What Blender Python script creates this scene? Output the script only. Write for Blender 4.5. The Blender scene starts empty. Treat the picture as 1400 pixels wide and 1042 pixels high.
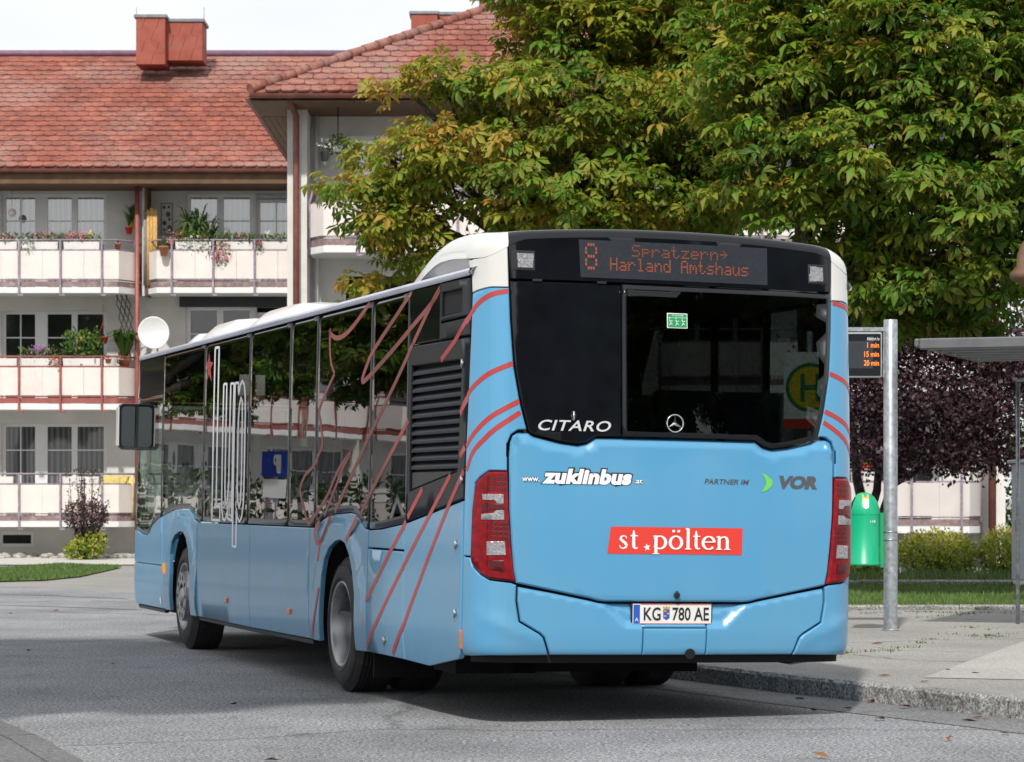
import bpy, math, random, colorsys
import numpy as np
from mathutils import Vector, Matrix
from mathutils.geometry import delaunay_2d_cdt

random.seed(7)
RNG = np.random.default_rng(7)
R = math.radians
SCN = bpy.context.scene
COL = SCN.collection

# ------------------------------------------------------------------ camera, sky, sun, exposure
FPX, EYE, HOR = 3748.1, 1.394, 679.0          # focal length in photo pixels, eye height, horizon row
cam_d = bpy.data.cameras.new('camera')
cam = bpy.data.objects.new('camera', cam_d)
COL.objects.link(cam)
cam.location = (0, 0, EYE)
cam.rotation_euler = (R(90), 0, 0)
cam_d.sensor_width = 36.0
cam_d.lens = 36.0 * FPX / 1400.0
cam_d.shift_y = (HOR - 521.0) / 1400.0
cam_d.clip_start = 0.1
cam_d.clip_end = 3000
cam_d.dof.use_dof = True
cam_d.dof.focus_distance = 18.5
cam_d.dof.aperture_fstop = 9.0
SCN.camera = cam

SUN_EL, SUN_ROT = R(46), R(190)
world = bpy.data.worlds.new('World')
SCN.world = world
world.use_nodes = True
wn, wl = world.node_tree.nodes, world.node_tree.links
wn.clear()
w_out = wn.new('ShaderNodeOutputWorld')
w_bg = wn.new('ShaderNodeBackground')
w_bg.inputs['Strength'].default_value = 0.098
w_sky = wn.new('ShaderNodeTexSky')
w_sky.sky_type = 'NISHITA'
w_sky.sun_disc = False
w_sky.sun_elevation = SUN_EL
w_sky.sun_rotation = SUN_ROT
w_sky.dust_density = 2.0
w_tc = wn.new('ShaderNodeTexCoord')
w_map = wn.new('ShaderNodeMapping')
w_map.inputs['Scale'].default_value = (1, 1, 3.2)
w_noise = wn.new('ShaderNodeTexNoise')
w_noise.inputs['Scale'].default_value = 2.6
w_noise.inputs['Detail'].default_value = 6
w_ramp = wn.new('ShaderNodeValToRGB')
w_ramp.color_ramp.elements[0].position = 0.30
w_ramp.color_ramp.elements[0].color = (0.70, 0.70, 0.70, 1)
w_ramp.color_ramp.elements[1].position = 0.62
w_ramp.color_ramp.elements[1].color = (0.97, 0.97, 0.97, 1)
w_cl = wn.new('ShaderNodeValToRGB')           # the thin white cloud sheet itself
w_cl.color_ramp.elements[0].position = 0.3
w_cl.color_ramp.elements[0].color = (9.0, 9.25, 9.6, 1)
w_cl.color_ramp.elements[1].position = 0.7
w_cl.color_ramp.elements[1].color = (10.6, 10.7, 10.8, 1)
w_mix = wn.new('ShaderNodeMixRGB')
wl.new(w_tc.outputs['Generated'], w_map.inputs['Vector'])
wl.new(w_map.outputs[0], w_noise.inputs['Vector'])
wl.new(w_noise.outputs['Fac'], w_ramp.inputs[0])
wl.new(w_noise.outputs['Fac'], w_cl.inputs[0])
wl.new(w_ramp.outputs[0], w_mix.inputs[0])
wl.new(w_sky.outputs[0], w_mix.inputs[1])
wl.new(w_cl.outputs[0], w_mix.inputs[2])
wl.new(w_mix.outputs[0], w_bg.inputs['Color'])
wl.new(w_bg.outputs[0], w_out.inputs['Surface'])

sun_d = bpy.data.lights.new('sun', 'SUN')
sun_d.energy = 3.6
sun_d.angle = R(2.0)
sun_d.color = (1.0, 0.95, 0.87)
sun = bpy.data.objects.new('sun', sun_d)
COL.objects.link(sun)
_sd = Vector((math.sin(SUN_ROT) * math.cos(SUN_EL), math.cos(SUN_ROT) * math.cos(SUN_EL), math.sin(SUN_EL)))
sun.rotation_euler = (-_sd).to_track_quat('-Z', 'Y').to_euler()
sun.location = (0, 0, 40)

SCN.view_settings.view_transform = 'Standard'
SCN.view_settings.look = 'None'
SCN.view_settings.exposure = 0.12
SCN.view_settings.gamma = 1.0
SCN.view_settings.use_curve_mapping = False
SCN.render.engine = 'CYCLES'
SCN.cycles.use_denoising = True
SCN.cycles.max_bounces = 8
SCN.cycles.transparent_max_bounces = 12
SCN.cycles.caustics_reflective = False
SCN.cycles.caustics_refractive = False
SCN.cycles.sample_clamp_indirect = 6.0

# ------------------------------------------------------------------ helpers: objects
def tag(o, label=None, cat=None, group=None, kind=None):
    if label: o['label'] = label
    if cat: o['category'] = cat
    if group: o['group'] = group
    if kind: o['kind'] = kind
    return o

def empty(name, loc=(0, 0, 0), rot=(0, 0, 0), label=None, cat=None, group=None):
    o = bpy.data.objects.new(name, None)
    o.empty_display_size = 0.2
    COL.objects.link(o)
    o.location = loc
    o.rotation_euler = rot
    return tag(o, label, cat, group)

def link(name, me, parent=None, loc=None, rot=None):
    o = bpy.data.objects.new(name, me)
    COL.objects.link(o)
    if parent is not None: o.parent = parent
    if loc is not None: o.location = loc
    if rot is not None: o.rotation_euler = rot
    return o

def mesh_from(name, verts, faces, mat=None, smooth=False, mats=None, mi=None):
    me = bpy.data.meshes.new(name)
    me.from_pydata([tuple(v) for v in verts], [], faces)
    if mat is not None: me.materials.append(mat)
    if mats:
        for m in mats: me.materials.append(m)
        if mi is not None: me.polygons.foreach_set('material_index', mi)
    if smooth: me.polygons.foreach_set('use_smooth', [True] * len(me.polygons))
    me.update()
    return me

class MB:
    """collects shapes, builds ONE mesh object"""
    def __init__(s): s.v, s.f, s.sm = [], [], []
    def add(s, vs, fs, smooth=False):
        b = len(s.v); s.v += [tuple(p) for p in vs]
        s.f += [tuple(b + i for i in f) for f in fs]; s.sm += [smooth] * len(fs)
        return s
    def box(s, c, d, rz=0.0, ry=0.0, rx=0.0):
        h = [x / 2 for x in d]
        vs = [Vector((x * h[0], y * h[1], z * h[2])) for x in (-1, 1) for y in (-1, 1) for z in (-1, 1)]
        if rz or ry or rx:
            m = Matrix.Rotation(rz, 3, 'Z') @ Matrix.Rotation(ry, 3, 'Y') @ Matrix.Rotation(rx, 3, 'X')
            vs = [m @ v for v in vs]
        c = Vector(c)
        return s.add([v + c for v in vs], [(0, 1, 3, 2), (4, 6, 7, 5), (0, 4, 5, 1), (2, 3, 7, 6), (0, 2, 6, 4), (1, 5, 7, 3)])
    def bbox(s, x0, x1, y0, y1, z0, z1):
        return s.box(((x0 + x1) / 2, (y0 + y1) / 2, (z0 + z1) / 2), (abs(x1 - x0), abs(y1 - y0), abs(z1 - z0)))
    def cbox(s, x0, x1, y0, y1, z0, z1, b=0.01):
        """box with chamfered edges"""
        xs = (x0, x1); ys = (y0, y1); zs = (z0, z1)
        vs, idx = [], {}
        for i in (0, 1):
            for j in (0, 1):
                for k in (0, 1):
                    sx, sy, sz = (1 - 2 * i) * b, (1 - 2 * j) * b, (1 - 2 * k) * b
                    for t, p in enumerate(((xs[i], ys[j] + sy, zs[k] + sz), (xs[i] + sx, ys[j], zs[k] + sz), (xs[i] + sx, ys[j] + sy, zs[k]))):
                        idx[i, j, k, t] = len(vs); vs.append(p)
        fs = []
        def q(a): fs.append(tuple(a))
        for i in (0, 1):
            a = [idx[i, j, k, 0] for j, k in ((0, 0), (1, 0), (1, 1), (0, 1))]; q(a if i else a[::-1])
            a = [idx[j, i, k, 1] for j, k in ((0, 0), (1, 0), (1, 1), (0, 1))]; q(a[::-1] if i else a)
            a = [idx[j, k, i, 2] for j, k in ((0, 0), (1, 0), (1, 1), (0, 1))]; q(a if i else a[::-1])
            for j in (0, 1):
                a = [idx[i, j, 0, 0], idx[i, j, 1, 0], idx[i, j, 1, 1], idx[i, j, 0, 1]]; q(a if (i ^ j) else a[::-1])
                a = [idx[i, 0, j, 0], idx[i, 1, j, 0], idx[i, 1, j, 2], idx[i, 0, j, 2]]; q(a[::-1] if (i ^ j) else a)
                a = [idx[0, i, j, 1], idx[1, i, j, 1], idx[1, i, j, 2], idx[0, i, j, 2]]; q(a if (i ^ j) else a[::-1])
                for k in (0, 1):
                    a = [idx[i, j, k, 0], idx[i, j, k, 1], idx[i, j, k, 2]]; q(a if (i + j + k) % 2 else a[::-1])
        return s.add(vs, fs)
    def tube(s, pts, r, n=8, cap=True, smooth=True):
        pts = [Vector(p) for p in pts]
        rs = r if isinstance(r, (list, tuple)) else [r] * len(pts)
        vs, fs = [], []
        up = None
        for i, p in enumerate(pts):
            a = pts[max(0, i - 1)]; c = pts[min(len(pts) - 1, i + 1)]
            t = (c - a).normalized() if (c - a).length > 1e-9 else Vector((0, 0, 1))
            if up is None: up = Vector((0, 0, 1)) if abs(t.z) < 0.9 else Vector((1, 0, 0))
            u = (up - t * up.dot(t)); u = u.normalized() if u.length > 1e-6 else t.orthogonal().normalized()
            up = u; w = t.cross(u)
            for k in range(n):
                g = 2 * math.pi * k / n
                vs.append(p + (u * math.cos(g) + w * math.sin(g)) * rs[i])
        for i in range(len(pts) - 1):
            for k in range(n):
                fs.append((i * n + k, i * n + (k + 1) % n, (i + 1) * n + (k + 1) % n, (i + 1) * n + k))
        s.add(vs, fs, smooth)
        if cap:
            b = len(s.v) - len(vs)
            s.f.append(tuple(b + k for k in range(n))[::-1]); s.sm.append(False)
            e = b + (len(pts) - 1) * n
            s.f.append(tuple(e + k for k in range(n))); s.sm.append(False)
        return s
    def lathe(s, prof, n=32, axis='z', c=(0, 0, 0), smooth=True):
        """prof: list of (radius, height) revolved about axis through c"""
        vs, fs = [], []
        for r, h in prof:
            for k in range(n):
                g = 2 * math.pi * k / n
                a, b = r * math.cos(g), r * math.sin(g)
                p = (a, b, h) if axis == 'z' else ((h, a, b) if axis == 'x' else (b, h, a))
                vs.append((p[0] + c[0], p[1] + c[1], p[2] + c[2]))
        for i in range(len(prof) - 1):
            for k in range(n):
                fs.append((i * n + k, i * n + (k + 1) % n, (i + 1) * n + (k + 1) % n, (i + 1) * n + k))
        return s.add(vs, fs, smooth)
    def prism(s, poly, y0, y1):
        """polygon in (x,z) extruded along y"""
        n = len(poly)
        ar = sum(poly[i][0] * poly[(i + 1) % n][1] - poly[(i + 1) % n][0] * poly[i][1] for i in range(n))
        if ar < 0: poly = poly[::-1]
        vs = [(x, y0, z) for x, z in poly] + [(x, y1, z) for x, z in poly]
        fs = [tuple(range(n)), tuple(range(2 * n - 1, n - 1, -1))]
        fs += [(i, i + n, (i + 1) % n + n, (i + 1) % n) for i in range(n)]
        return s.add(vs, fs)
    def mesh(s, name, mat):
        me = mesh_from(name, s.v, s.f, mat)
        me.polygons.foreach_set('use_smooth', s.sm)
        return me
    def build(s, name, mat, parent=None, loc=None, rot=None):
        return link(name, s.mesh(name, mat), parent, loc, rot)

def pip(p, poly):
    x, y = p; c = False; j = len(poly) - 1
    for i in range(len(poly)):
        xi, yi = poly[i]; xj, yj = poly[j]
        if (yi > y) != (yj > y) and x < (xj - xi) * (y - yi) / (yj - yi) + xi: c = not c
        j = i
    return c

def area2(p): return sum(p[i][0] * p[(i + 1) % len(p)][1] - p[(i + 1) % len(p)][0] * p[i][1] for i in range(len(p)))

def densify(pts, h, closed=True):
    out = []
    n = len(pts)
    for i in range(n if closed else n - 1):
        a, b = pts[i], pts[(i + 1) % n]
        d = math.hypot(b[0] - a[0], b[1] - a[1]); k = max(1, int(math.ceil(d / h)))
        for j in range(k): out.append((a[0] + (b[0] - a[0]) * j / k, a[1] + (b[1] - a[1]) * j / k))
    if not closed: out.append(tuple(pts[-1]))
    return out

def inset(poly, e):
    n = len(poly); out = []
    for i in range(n):
        a, b, c = poly[i - 1], poly[i], poly[(i + 1) % n]
        d1 = (b[0] - a[0], b[1] - a[1]); d2 = (c[0] - b[0], c[1] - b[1])
        l1 = math.hypot(*d1) or 1e-9; l2 = math.hypot(*d2) or 1e-9
        n1 = (-d1[1] / l1, d1[0] / l1); n2 = (-d2[1] / l2, d2[0] / l2)
        m = (n1[0] + n2[0], n1[1] + n2[1]); k = max(0.35, (1 + n1[0] * n2[0] + n1[1] * n2[1]))
        out.append((b[0] + m[0] / k * e, b[1] + m[1] / k * e))
    return out

def fill2d(outline, holes=(), pts=()):
    vs, es = [], []
    for lp in [outline] + list(holes):
        b = len(vs); vs += [Vector(p) for p in lp]
        es += [(b + i, b + (i + 1) % len(lp)) for i in range(len(lp))]
    vs += [Vector(p) for p in pts]
    r = delaunay_2d_cdt(vs, es, [], 0, 1e-5)
    ov = [(v.x, v.y) for v in r[0]]
    fs = []
    for f in r[2]:
        cx = sum(ov[i][0] for i in f) / len(f); cy = sum(ov[i][1] for i in f) / len(f)
        if pip((cx, cy), outline) and not any(pip((cx, cy), h) for h in holes):
            fs.append(tuple(f) if area2([ov[i] for i in f]) > 0 else tuple(f)[::-1])
    return ov, fs

def grid_in(poly, h, holes=(), m=0.4):
    x0 = min(p[0] for p in poly); x1 = max(p[0] for p in poly); y0 = min(p[1] for p in poly); y1 = max(p[1] for p in poly)
    ins = inset(poly, h * m); out = []
    for i in range(1, int((x1 - x0) / h) + 1):
        for j in range(1, int((y1 - y0) / h) + 1):
            p = (x0 + i * h + (j % 2) * h * .13, y0 + j * h)
            if pip(p, ins) and not any(pip(p, q) for q in holes): out.append(p)
    return out

# ------------------------------------------------------------------ helpers: materials
def new_mat(name):
    m = bpy.data.materials.new(name); m.use_nodes = True
    nt = m.node_tree
    return m, nt.nodes, nt.links, nt.nodes['Principled BSDF']

def setp(b, **k):
    for a, v in k.items():
        nm = a.replace('_', ' ')
        if nm in b.inputs: b.inputs[nm].default_value = v

def mat(name, col, rough=.6, metal=0.0, var=0.12, vscale=6.0, bump=0.0, bscale=60.0, coat=0.0, spec=.5, emit=None, estr=1.0, dirt=None, detail=4.0):
    """procedural principled material: noise-varied colour, optional fine bump and a dirt tint"""
    m, N, L, b = new_mat(name)
    c = (col[0], col[1], col[2], 1)
    tc = N.new('ShaderNodeTexCoord')
    nz = N.new('ShaderNodeTexNoise'); nz.inputs['Scale'].default_value = vscale; nz.inputs['Detail'].default_value = detail
    L.new(tc.outputs['Object'], nz.inputs['Vector'])
    rp = N.new('ShaderNodeValToRGB')
    rp.color_ramp.elements[0].position = .3; rp.color_ramp.elements[1].position = .7
    rp.color_ramp.elements[0].color = (c[0] * (1 - var), c[1] * (1 - var), c[2] * (1 - var), 1)
    rp.color_ramp.elements[1].color = (min(1, c[0] * (1 + var)), min(1, c[1] * (1 + var)), min(1, c[2] * (1 + var)), 1)
    L.new(nz.outputs['Fac'], rp.inputs[0])
    out = rp.outputs[0]
    if dirt:
        dc, ds, lo, hi = dirt
        n2 = N.new('ShaderNodeTexNoise'); n2.inputs['Scale'].default_value = ds; n2.inputs['Detail'].default_value = 8; n2.inputs['Roughness'].default_value = .65
        L.new(tc.outputs['Object'], n2.inputs['Vector'])
        r2 = N.new('ShaderNodeMapRange'); r2.inputs['From Min'].default_value = lo; r2.inputs['From Max'].default_value = hi
        L.new(n2.outputs['Fac'], r2.inputs['Value'])
        mx = N.new('ShaderNodeMixRGB'); mx.inputs[2].default_value = (*dc, 1)
        L.new(r2.outputs[0], mx.inputs[0]); L.new(out, mx.inputs[1]); out = mx.outputs[0]
    L.new(out, b.inputs['Base Color'])
    setp(b, Roughness=rough, Metallic=metal)
    b.inputs['Specular IOR Level'].default_value = spec
    b.inputs['Coat Weight'].default_value = coat; b.inputs['Coat Roughness'].default_value = .06
    if bump:
        n3 = N.new('ShaderNodeTexNoise'); n3.inputs['Scale'].default_value = bscale; n3.inputs['Detail'].default_value = 5
        L.new(tc.outputs['Object'], n3.inputs['Vector'])
        bp = N.new('ShaderNodeBump'); bp.inputs['Strength'].default_value = bump; bp.inputs['Distance'].default_value = .02
        L.new(n3.outputs['Fac'], bp.inputs['Height']); L.new(bp.outputs[0], b.inputs['Normal'])
    if emit:
        b.inputs['Emission Color'].default_value = (*emit, 1); b.inputs['Emission Strength'].default_value = estr
    return m

def glass_mat(name, tint, wav=0.0, rough=.0, wscale=1.6, ior=1.5):
    """tinted pane: transparent tint under a Fresnel reflection, slightly wavy"""
    m, N, L, b = new_mat(name)
    N.remove(b)
    out = N['Material Output']
    tr = N.new('ShaderNodeBsdfTransparent'); tr.inputs[0].default_value = (*tint, 1)
    gl = N.new('ShaderNodeBsdfGlossy'); gl.inputs['Roughness'].default_value = rough; gl.inputs['Color'].default_value = (.95, .97, 1, 1)
    fr = N.new('ShaderNodeFresnel')
    ge = N.new('ShaderNodeNewGeometry'); io = N.new('ShaderNodeMath'); io.operation = 'MULTIPLY_ADD'       # a thin pane mirrors alike from both sides
    io.inputs[1].default_value = 1 / ior - ior; io.inputs[2].default_value = ior; L.new(ge.outputs['Backfacing'], io.inputs[0]); L.new(io.outputs[0], fr.inputs['IOR'])
    mx = N.new('ShaderNodeMixShader')
    L.new(fr.outputs[0], mx.inputs[0]); L.new(tr.outputs[0], mx.inputs[1]); L.new(gl.outputs[0], mx.inputs[2]); L.new(mx.outputs[0], out.inputs['Surface'])
    if wav:
        tc = N.new('ShaderNodeTexCoord'); nz = N.new('ShaderNodeTexNoise'); nz.inputs['Scale'].default_value = wscale; nz.inputs['Detail'].default_value = 1.5
        L.new(tc.outputs['Object'], nz.inputs['Vector'])
        bp = N.new('ShaderNodeBump'); bp.inputs['Strength'].default_value = wav; bp.inputs['Distance'].default_value = .02
        L.new(nz.outputs['Fac'], bp.inputs['Height']); L.new(bp.outputs[0], gl.inputs['Normal']); L.new(bp.outputs[0], fr.inputs['Normal'])
    return m

M = {}
def bus_paint():
    m, N, L, b = new_mat('bus_paint')
    tc = N.new('ShaderNodeTexCoord')
    nz = N.new('ShaderNodeTexNoise'); nz.inputs['Scale'].default_value = 1.4; nz.inputs['Detail'].default_value = 7; nz.inputs['Roughness'].default_value = .6
    L.new(tc.outputs['Object'], nz.inputs['Vector'])
    sx = N.new('ShaderNodeSeparateXYZ'); L.new(tc.outputs['Object'], sx.inputs[0])
    # road film: thickest on the lower skirts near the road, patchy
    mr = N.new('ShaderNodeMapRange'); mr.inputs['From Min'].default_value = 1.15; mr.inputs['From Max'].default_value = .25
    mr.inputs['To Max'].default_value = .55
    L.new(sx.outputs['Z'], mr.inputs['Value'])
    side = N.new('ShaderNodeMapRange'); side.inputs['From Min'].default_value = .1; side.inputs['From Max'].default_value = .6; side.inputs['To Min'].default_value = .25
    L.new(sx.outputs['Y'], side.inputs['Value'])
    mu = N.new('ShaderNodeMath'); mu.operation = 'MULTIPLY'; L.new(mr.outputs[0], mu.inputs[0])
    n2 = N.new('ShaderNodeMapRange'); n2.inputs['From Min'].default_value = .3; n2.inputs['From Max'].default_value = .7
    L.new(nz.outputs['Fac'], n2.inputs['Value']); L.new(n2.outputs[0], mu.inputs[1])
    m2 = N.new('ShaderNodeMath'); m2.operation = 'MULTIPLY'; L.new(mu.outputs[0], m2.inputs[0]); L.new(side.outputs[0], m2.inputs[1])
    film = N.new('ShaderNodeMixRGB'); film.inputs[1].default_value = (.080, .305, .53, 1); film.inputs[2].default_value = (.125, .31, .47, 1)
    nf = N.new('ShaderNodeTexNoise'); nf.inputs['Scale'].default_value = 2.6; nf.inputs['Detail'].default_value = 9; nf.inputs['Roughness'].default_value = .7
    mp = N.new('ShaderNodeMapping'); mp.inputs['Scale'].default_value = (1, 1, .3); L.new(tc.outputs['Object'], mp.inputs['Vector']); L.new(mp.outputs[0], nf.inputs['Vector'])
    nm = N.new('ShaderNodeMapRange'); nm.inputs['From Min'].default_value = .4; nm.inputs['From Max'].default_value = .75; nm.inputs['To Max'].default_value = .6; L.new(nf.outputs['Fac'], nm.inputs['Value']); L.new(nm.outputs[0], film.inputs[0])
    mx = N.new('ShaderNodeMixRGB'); L.new(film.outputs[0], mx.inputs[1]); mx.inputs[2].default_value = (.20, .27, .33, 1)
    L.new(m2.outputs[0], mx.inputs[0]); L.new(mx.outputs[0], b.inputs['Base Color'])
    rr = N.new('ShaderNodeMapRange'); rr.inputs['To Min'].default_value = .30; rr.inputs['To Max'].default_value = .55
    L.new(m2.outputs[0], rr.inputs['Value']); L.new(rr.outputs[0], b.inputs['Roughness'])
    b.inputs['Coat Weight'].default_value = .5; b.inputs['Coat Roughness'].default_value = .08
    bp = N.new('ShaderNodeBump'); bp.inputs['Strength'].default_value = .018; bp.inputs['Distance'].default_value = .02
    n3 = N.new('ShaderNodeTexNoise'); n3.inputs['Scale'].default_value = 1.7; L.new(tc.outputs['Object'], n3.inputs['Vector'])
    L.new(n3.outputs['Fac'], bp.inputs['Height']); L.new(bp.outputs[0], b.inputs['Normal']); L.new(bp.outputs[0], b.inputs['Coat Normal'])
    return m
M['paint'] = bus_paint()
M['bwhite'] = mat('bus_white', (.63, .63, .62), .32, var=.03, vscale=2, coat=.4)
M['bblack'] = mat('bus_black', (.007, .008, .011), .34, var=.2, spec=.2)
M['bgloss'] = mat('bus_black_glass', (.006, .007, .010), .06, var=.2, spec=.5)
M['satin'] = mat('satin_black', (.012, .013, .016), .42, var=.2)
M['under'] = mat('underbody', (.004, .004, .005), .9, var=.4)
M['rubber'] = mat('tyre_rubber', (.018, .018, .02), .75, var=.25, vscale=9, dirt=((.07, .068, .065), 5, .5, .8))
M['rim'] = mat('wheel_steel', (.33, .34, .36), .38, .75, var=.15, dirt=((.16, .15, .14), 8, .52, .75))
M['chrome'] = mat('chrome', (.75, .76, .78), .12, 1.0, var=.05)
M['stripe'] = mat('red_stripe', (.40, .035, .035), .4, var=.05, coat=.2)
M['stripe_glass'] = mat('red_film', (.27, .055, .045), .45, var=.05)
M['lettw'] = mat('white_film', (.80, .81, .83), .45, var=.02)
M['lettk'] = mat('black_film', (.012, .012, .02), .5, var=.1)
M['lettg'] = mat('grey_film', (.075, .085, .10), .5, var=.05)
M['silver'] = mat('silver_film', (.62, .64, .66), .4, .2, var=.03)
M['green'] = mat('green_film', (.14, .56, .09), .5, var=.03)
M['banner'] = mat('red_banner', (.68, .045, .03), .45, var=.02)
M['redlens'] = mat('red_lens', (.20, .003, .007), .16, var=.35, vscale=22, coat=.05, spec=.25)
M['darkred'] = mat('dark_red_lens', (.075, .002, .004), .2, var=.3, vscale=40)
M['clear'] = mat('clear_lens', (.32, .32, .34), .15, .35, var=.35, vscale=60, bump=.35, bscale=90, coat=.5)
M['amber'] = mat('amber_lens', (.62, .16, .03), .3, var=.15, vscale=40, coat=.5)
M['amberlit'] = mat('amber_lamp', (.9, .33, .02), .25, var=.1, coat=.5)
M['plate'] = mat('number_plate', (.70, .70, .68), .45, var=.04)
M['plateblue'] = mat('plate_blue', (.02, .09, .45), .45, var=.05)
M['led'] = mat('led_dots', (.20, .05, .02), .5, var=.1, emit=(1.0, .20, .03), estr=.10)
M['leddim'] = mat('led_dots_dim', (.2, .05, .02), .5, var=.1, emit=(1.0, .16, .03), estr=.08)
M['ledbg'] = mat('led_board', (.022, .027, .036), .3, var=.15, vscale=60)
M['glass_side'] = glass_mat('side_glass', (.13, .145, .145), wav=.045, wscale=1.5)
M['glass_rear'] = glass_mat('rear_glass', (.072, .082, .086), wav=.02)
M['glass_drv'] = glass_mat('driver_glass', (.5, .58, .55), wav=.06)
M['seat'] = mat('seat_fabric', (.03, .05, .11), .9, var=.3)
M['inner'] = mat('bus_lining', (.06, .065, .07), .8, var=.1)
M['yellow'] = mat('yellow_bar', (.55, .33, .02), .5)

# ------------------------------------------------------------------ place of photo pixels in the world
def at(px, py, Y): return Vector(((px - 700) * Y / FPX, Y, EYE + (HOR - py) * Y / FPX))

# ------------------------------------------------------------------ ground materials
def asphalt(name, c0, c1, c2, big=.35, crack=0.0, bump=.5, cmin=.45):
    m, N, L, b = new_mat(name)
    tc = N.new('ShaderNodeTexCoord')
    def noise(sc, det=3, rough=.6):
        n = N.new('ShaderNodeTexNoise'); n.inputs['Scale'].default_value = sc; n.inputs['Detail'].default_value = det; n.inputs['Roughness'].default_value = rough
        L.new(tc.outputs['Object'], n.inputs['Vector']); return n
    fine = noise(46, 5, .8)
    rp = N.new('ShaderNodeValToRGB'); e = rp.color_ramp.elements
    e[0].position = .40; e[0].color = (*c0, 1); e[1].position = .60; e[1].color = (*c2, 1)
    k = e.new(.5); k.color = (*c1, 1)
    L.new(fine.outputs['Fac'], rp.inputs[0])
    vo = N.new('ShaderNodeTexVoronoi'); vo.inputs['Scale'].default_value = 70
    L.new(tc.outputs['Object'], vo.inputs['Vector'])
    vr = N.new('ShaderNodeMapRange'); vr.inputs['From Min'].default_value = .0; vr.inputs['From Max'].default_value = 1; vr.inputs['To Min'].default_value = .78; vr.inputs['To Max'].default_value = 1.22
    sp = N.new('ShaderNodeSeparateColor'); L.new(vo.outputs['Color'], sp.inputs[0]); L.new(sp.outputs[0], vr.inputs['Value'])
    m1 = N.new('ShaderNodeMixRGB'); m1.blend_type = 'MULTIPLY'; m1.inputs[0].default_value = 1
    L.new(rp.outputs[0], m1.inputs[1]); L.new(vr.outputs[0], m1.inputs[2])
    lo = noise(.55, 5, .6)
    lr = N.new('ShaderNodeMapRange'); lr.inputs['From Min'].default_value = .3; lr.inputs['From Max'].default_value = .7; lr.inputs['To Min'].default_value = 1 - big; lr.inputs['To Max'].default_value = 1 + big * .4
    L.new(lo.outputs['Fac'], lr.inputs['Value'])
    m2 = N.new('ShaderNodeMixRGB'); m2.blend_type = 'MULTIPLY'; m2.inputs[0].default_value = 1
    L.new(m1.outputs[0], m2.inputs[1]); L.new(lr.outputs[0], m2.inputs[2])
    out = m2.outputs[0]
    if cmin == .62:          # drips and old stains
        st_ = noise(1.9, 6, .7); sr = N.new('ShaderNodeMapRange'); sr.inputs['From Min'].default_value = .56; sr.inputs['From Max'].default_value = .70; sr.inputs['To Min'].default_value = 1; sr.inputs['To Max'].default_value = .72
        L.new(st_.outputs['Fac'], sr.inputs['Value']); m4 = N.new('ShaderNodeMixRGB'); m4.blend_type = 'MULTIPLY'; m4.inputs[0].default_value = 1
        L.new(out, m4.inputs[1]); L.new(sr.outputs[0], m4.inputs[2]); out = m4.outputs[0]
    if crack:
        wp = noise(1.3, 3); ad = N.new('ShaderNodeMixRGB'); ad.inputs[0].default_value = .35
        L.new(tc.outputs['Object'], ad.inputs[1]); L.new(wp.outputs['Color'], ad.inputs[2])
        vc = N.new('ShaderNodeTexVoronoi'); vc.feature = 'DISTANCE_TO_EDGE'; vc.inputs['Scale'].default_value = crack
        L.new(ad.outputs[0], vc.inputs['Vector'])
        cr = N.new('ShaderNodeMapRange'); cr.inputs['From Min'].default_value = 0; cr.inputs['From Max'].default_value = .006; cr.inputs['To Min'].default_value = cmin
        L.new(vc.outputs['Distance'], cr.inputs['Value'])
        m3 = N.new('ShaderNodeMixRGB'); m3.blend_type = 'MULTIPLY'; m3.inputs[0].default_value = 1
        L.new(out, m3.inputs[1]); L.new(cr.outputs[0], m3.inputs[2]); out = m3.outputs[0]
    L.new(out, b.inputs['Base Color'])
    b.inputs['Roughness'].default_value = .85
    b.inputs['Specular IOR Level'].default_value = .3
    bp = N.new('ShaderNodeBump'); bp.inputs['Strength'].default_value = bump; bp.inputs['Distance'].default_value = .012
    L.new(fine.outputs['Fac'], bp.inputs['Height']); L.new(bp.outputs[0], b.inputs['Normal'])
    return m
M['road'] = asphalt('road_asphalt', (.050, .055, .068), (.232, .241, .258), (.50, .508, .515), big=.34, crack=.16, cmin=.62)
M['gutter'] = asphalt('smooth_asphalt', (.10, .103, .11), (.185, .187, .195), (.28, .28, .28), big=.25, bump=.25, crack=.3, cmin=.7)
M['walk'] = asphalt('pavement_asphalt', (.21, .205, .195), (.30, .29, .28), (.38, .37, .355), big=.22, crack=.33, bump=.3)
M['slab'] = asphalt('concrete_slabs', (.30, .295, .28), (.37, .36, .345), (.43, .42, .40), big=.12, bump=.2)
M['path'] = asphalt('flush_paving', (.09, .092, .098), (.15, .15, .155), (.21, .21, .21), big=.2, bump=.3)
M['granite'] = asphalt('granite', (.13, .13, .13), (.36, .355, .345), (.62, .61, .59), big=.5, bump=1.0)
M['grass'] = mat('grass_blades', (.085, .15, .03), .7, var=.35, vscale=3)
M['soil'] = mat('soil', (.10, .09, .06), .95, var=.3)
M['gnd'] = asphalt('yard_ground', (.20, .195, .185), (.28, .275, .26), (.36, .35, .34), big=.2, bump=.2)

def sheet(name, pts, z, m, kind='structure', parent=None, thick=None):
    """flat polygon in (X,Y) at height z"""
    if area2(pts) < 0: pts = pts[::-1]
    ov, fs = fill2d(pts)
    me = mesh_from(name, [(x, y, z) for x, y in ov], fs, m)
    o = link(name, me, parent)
    if parent is None: tag(o, kind=kind)
    return o

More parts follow.
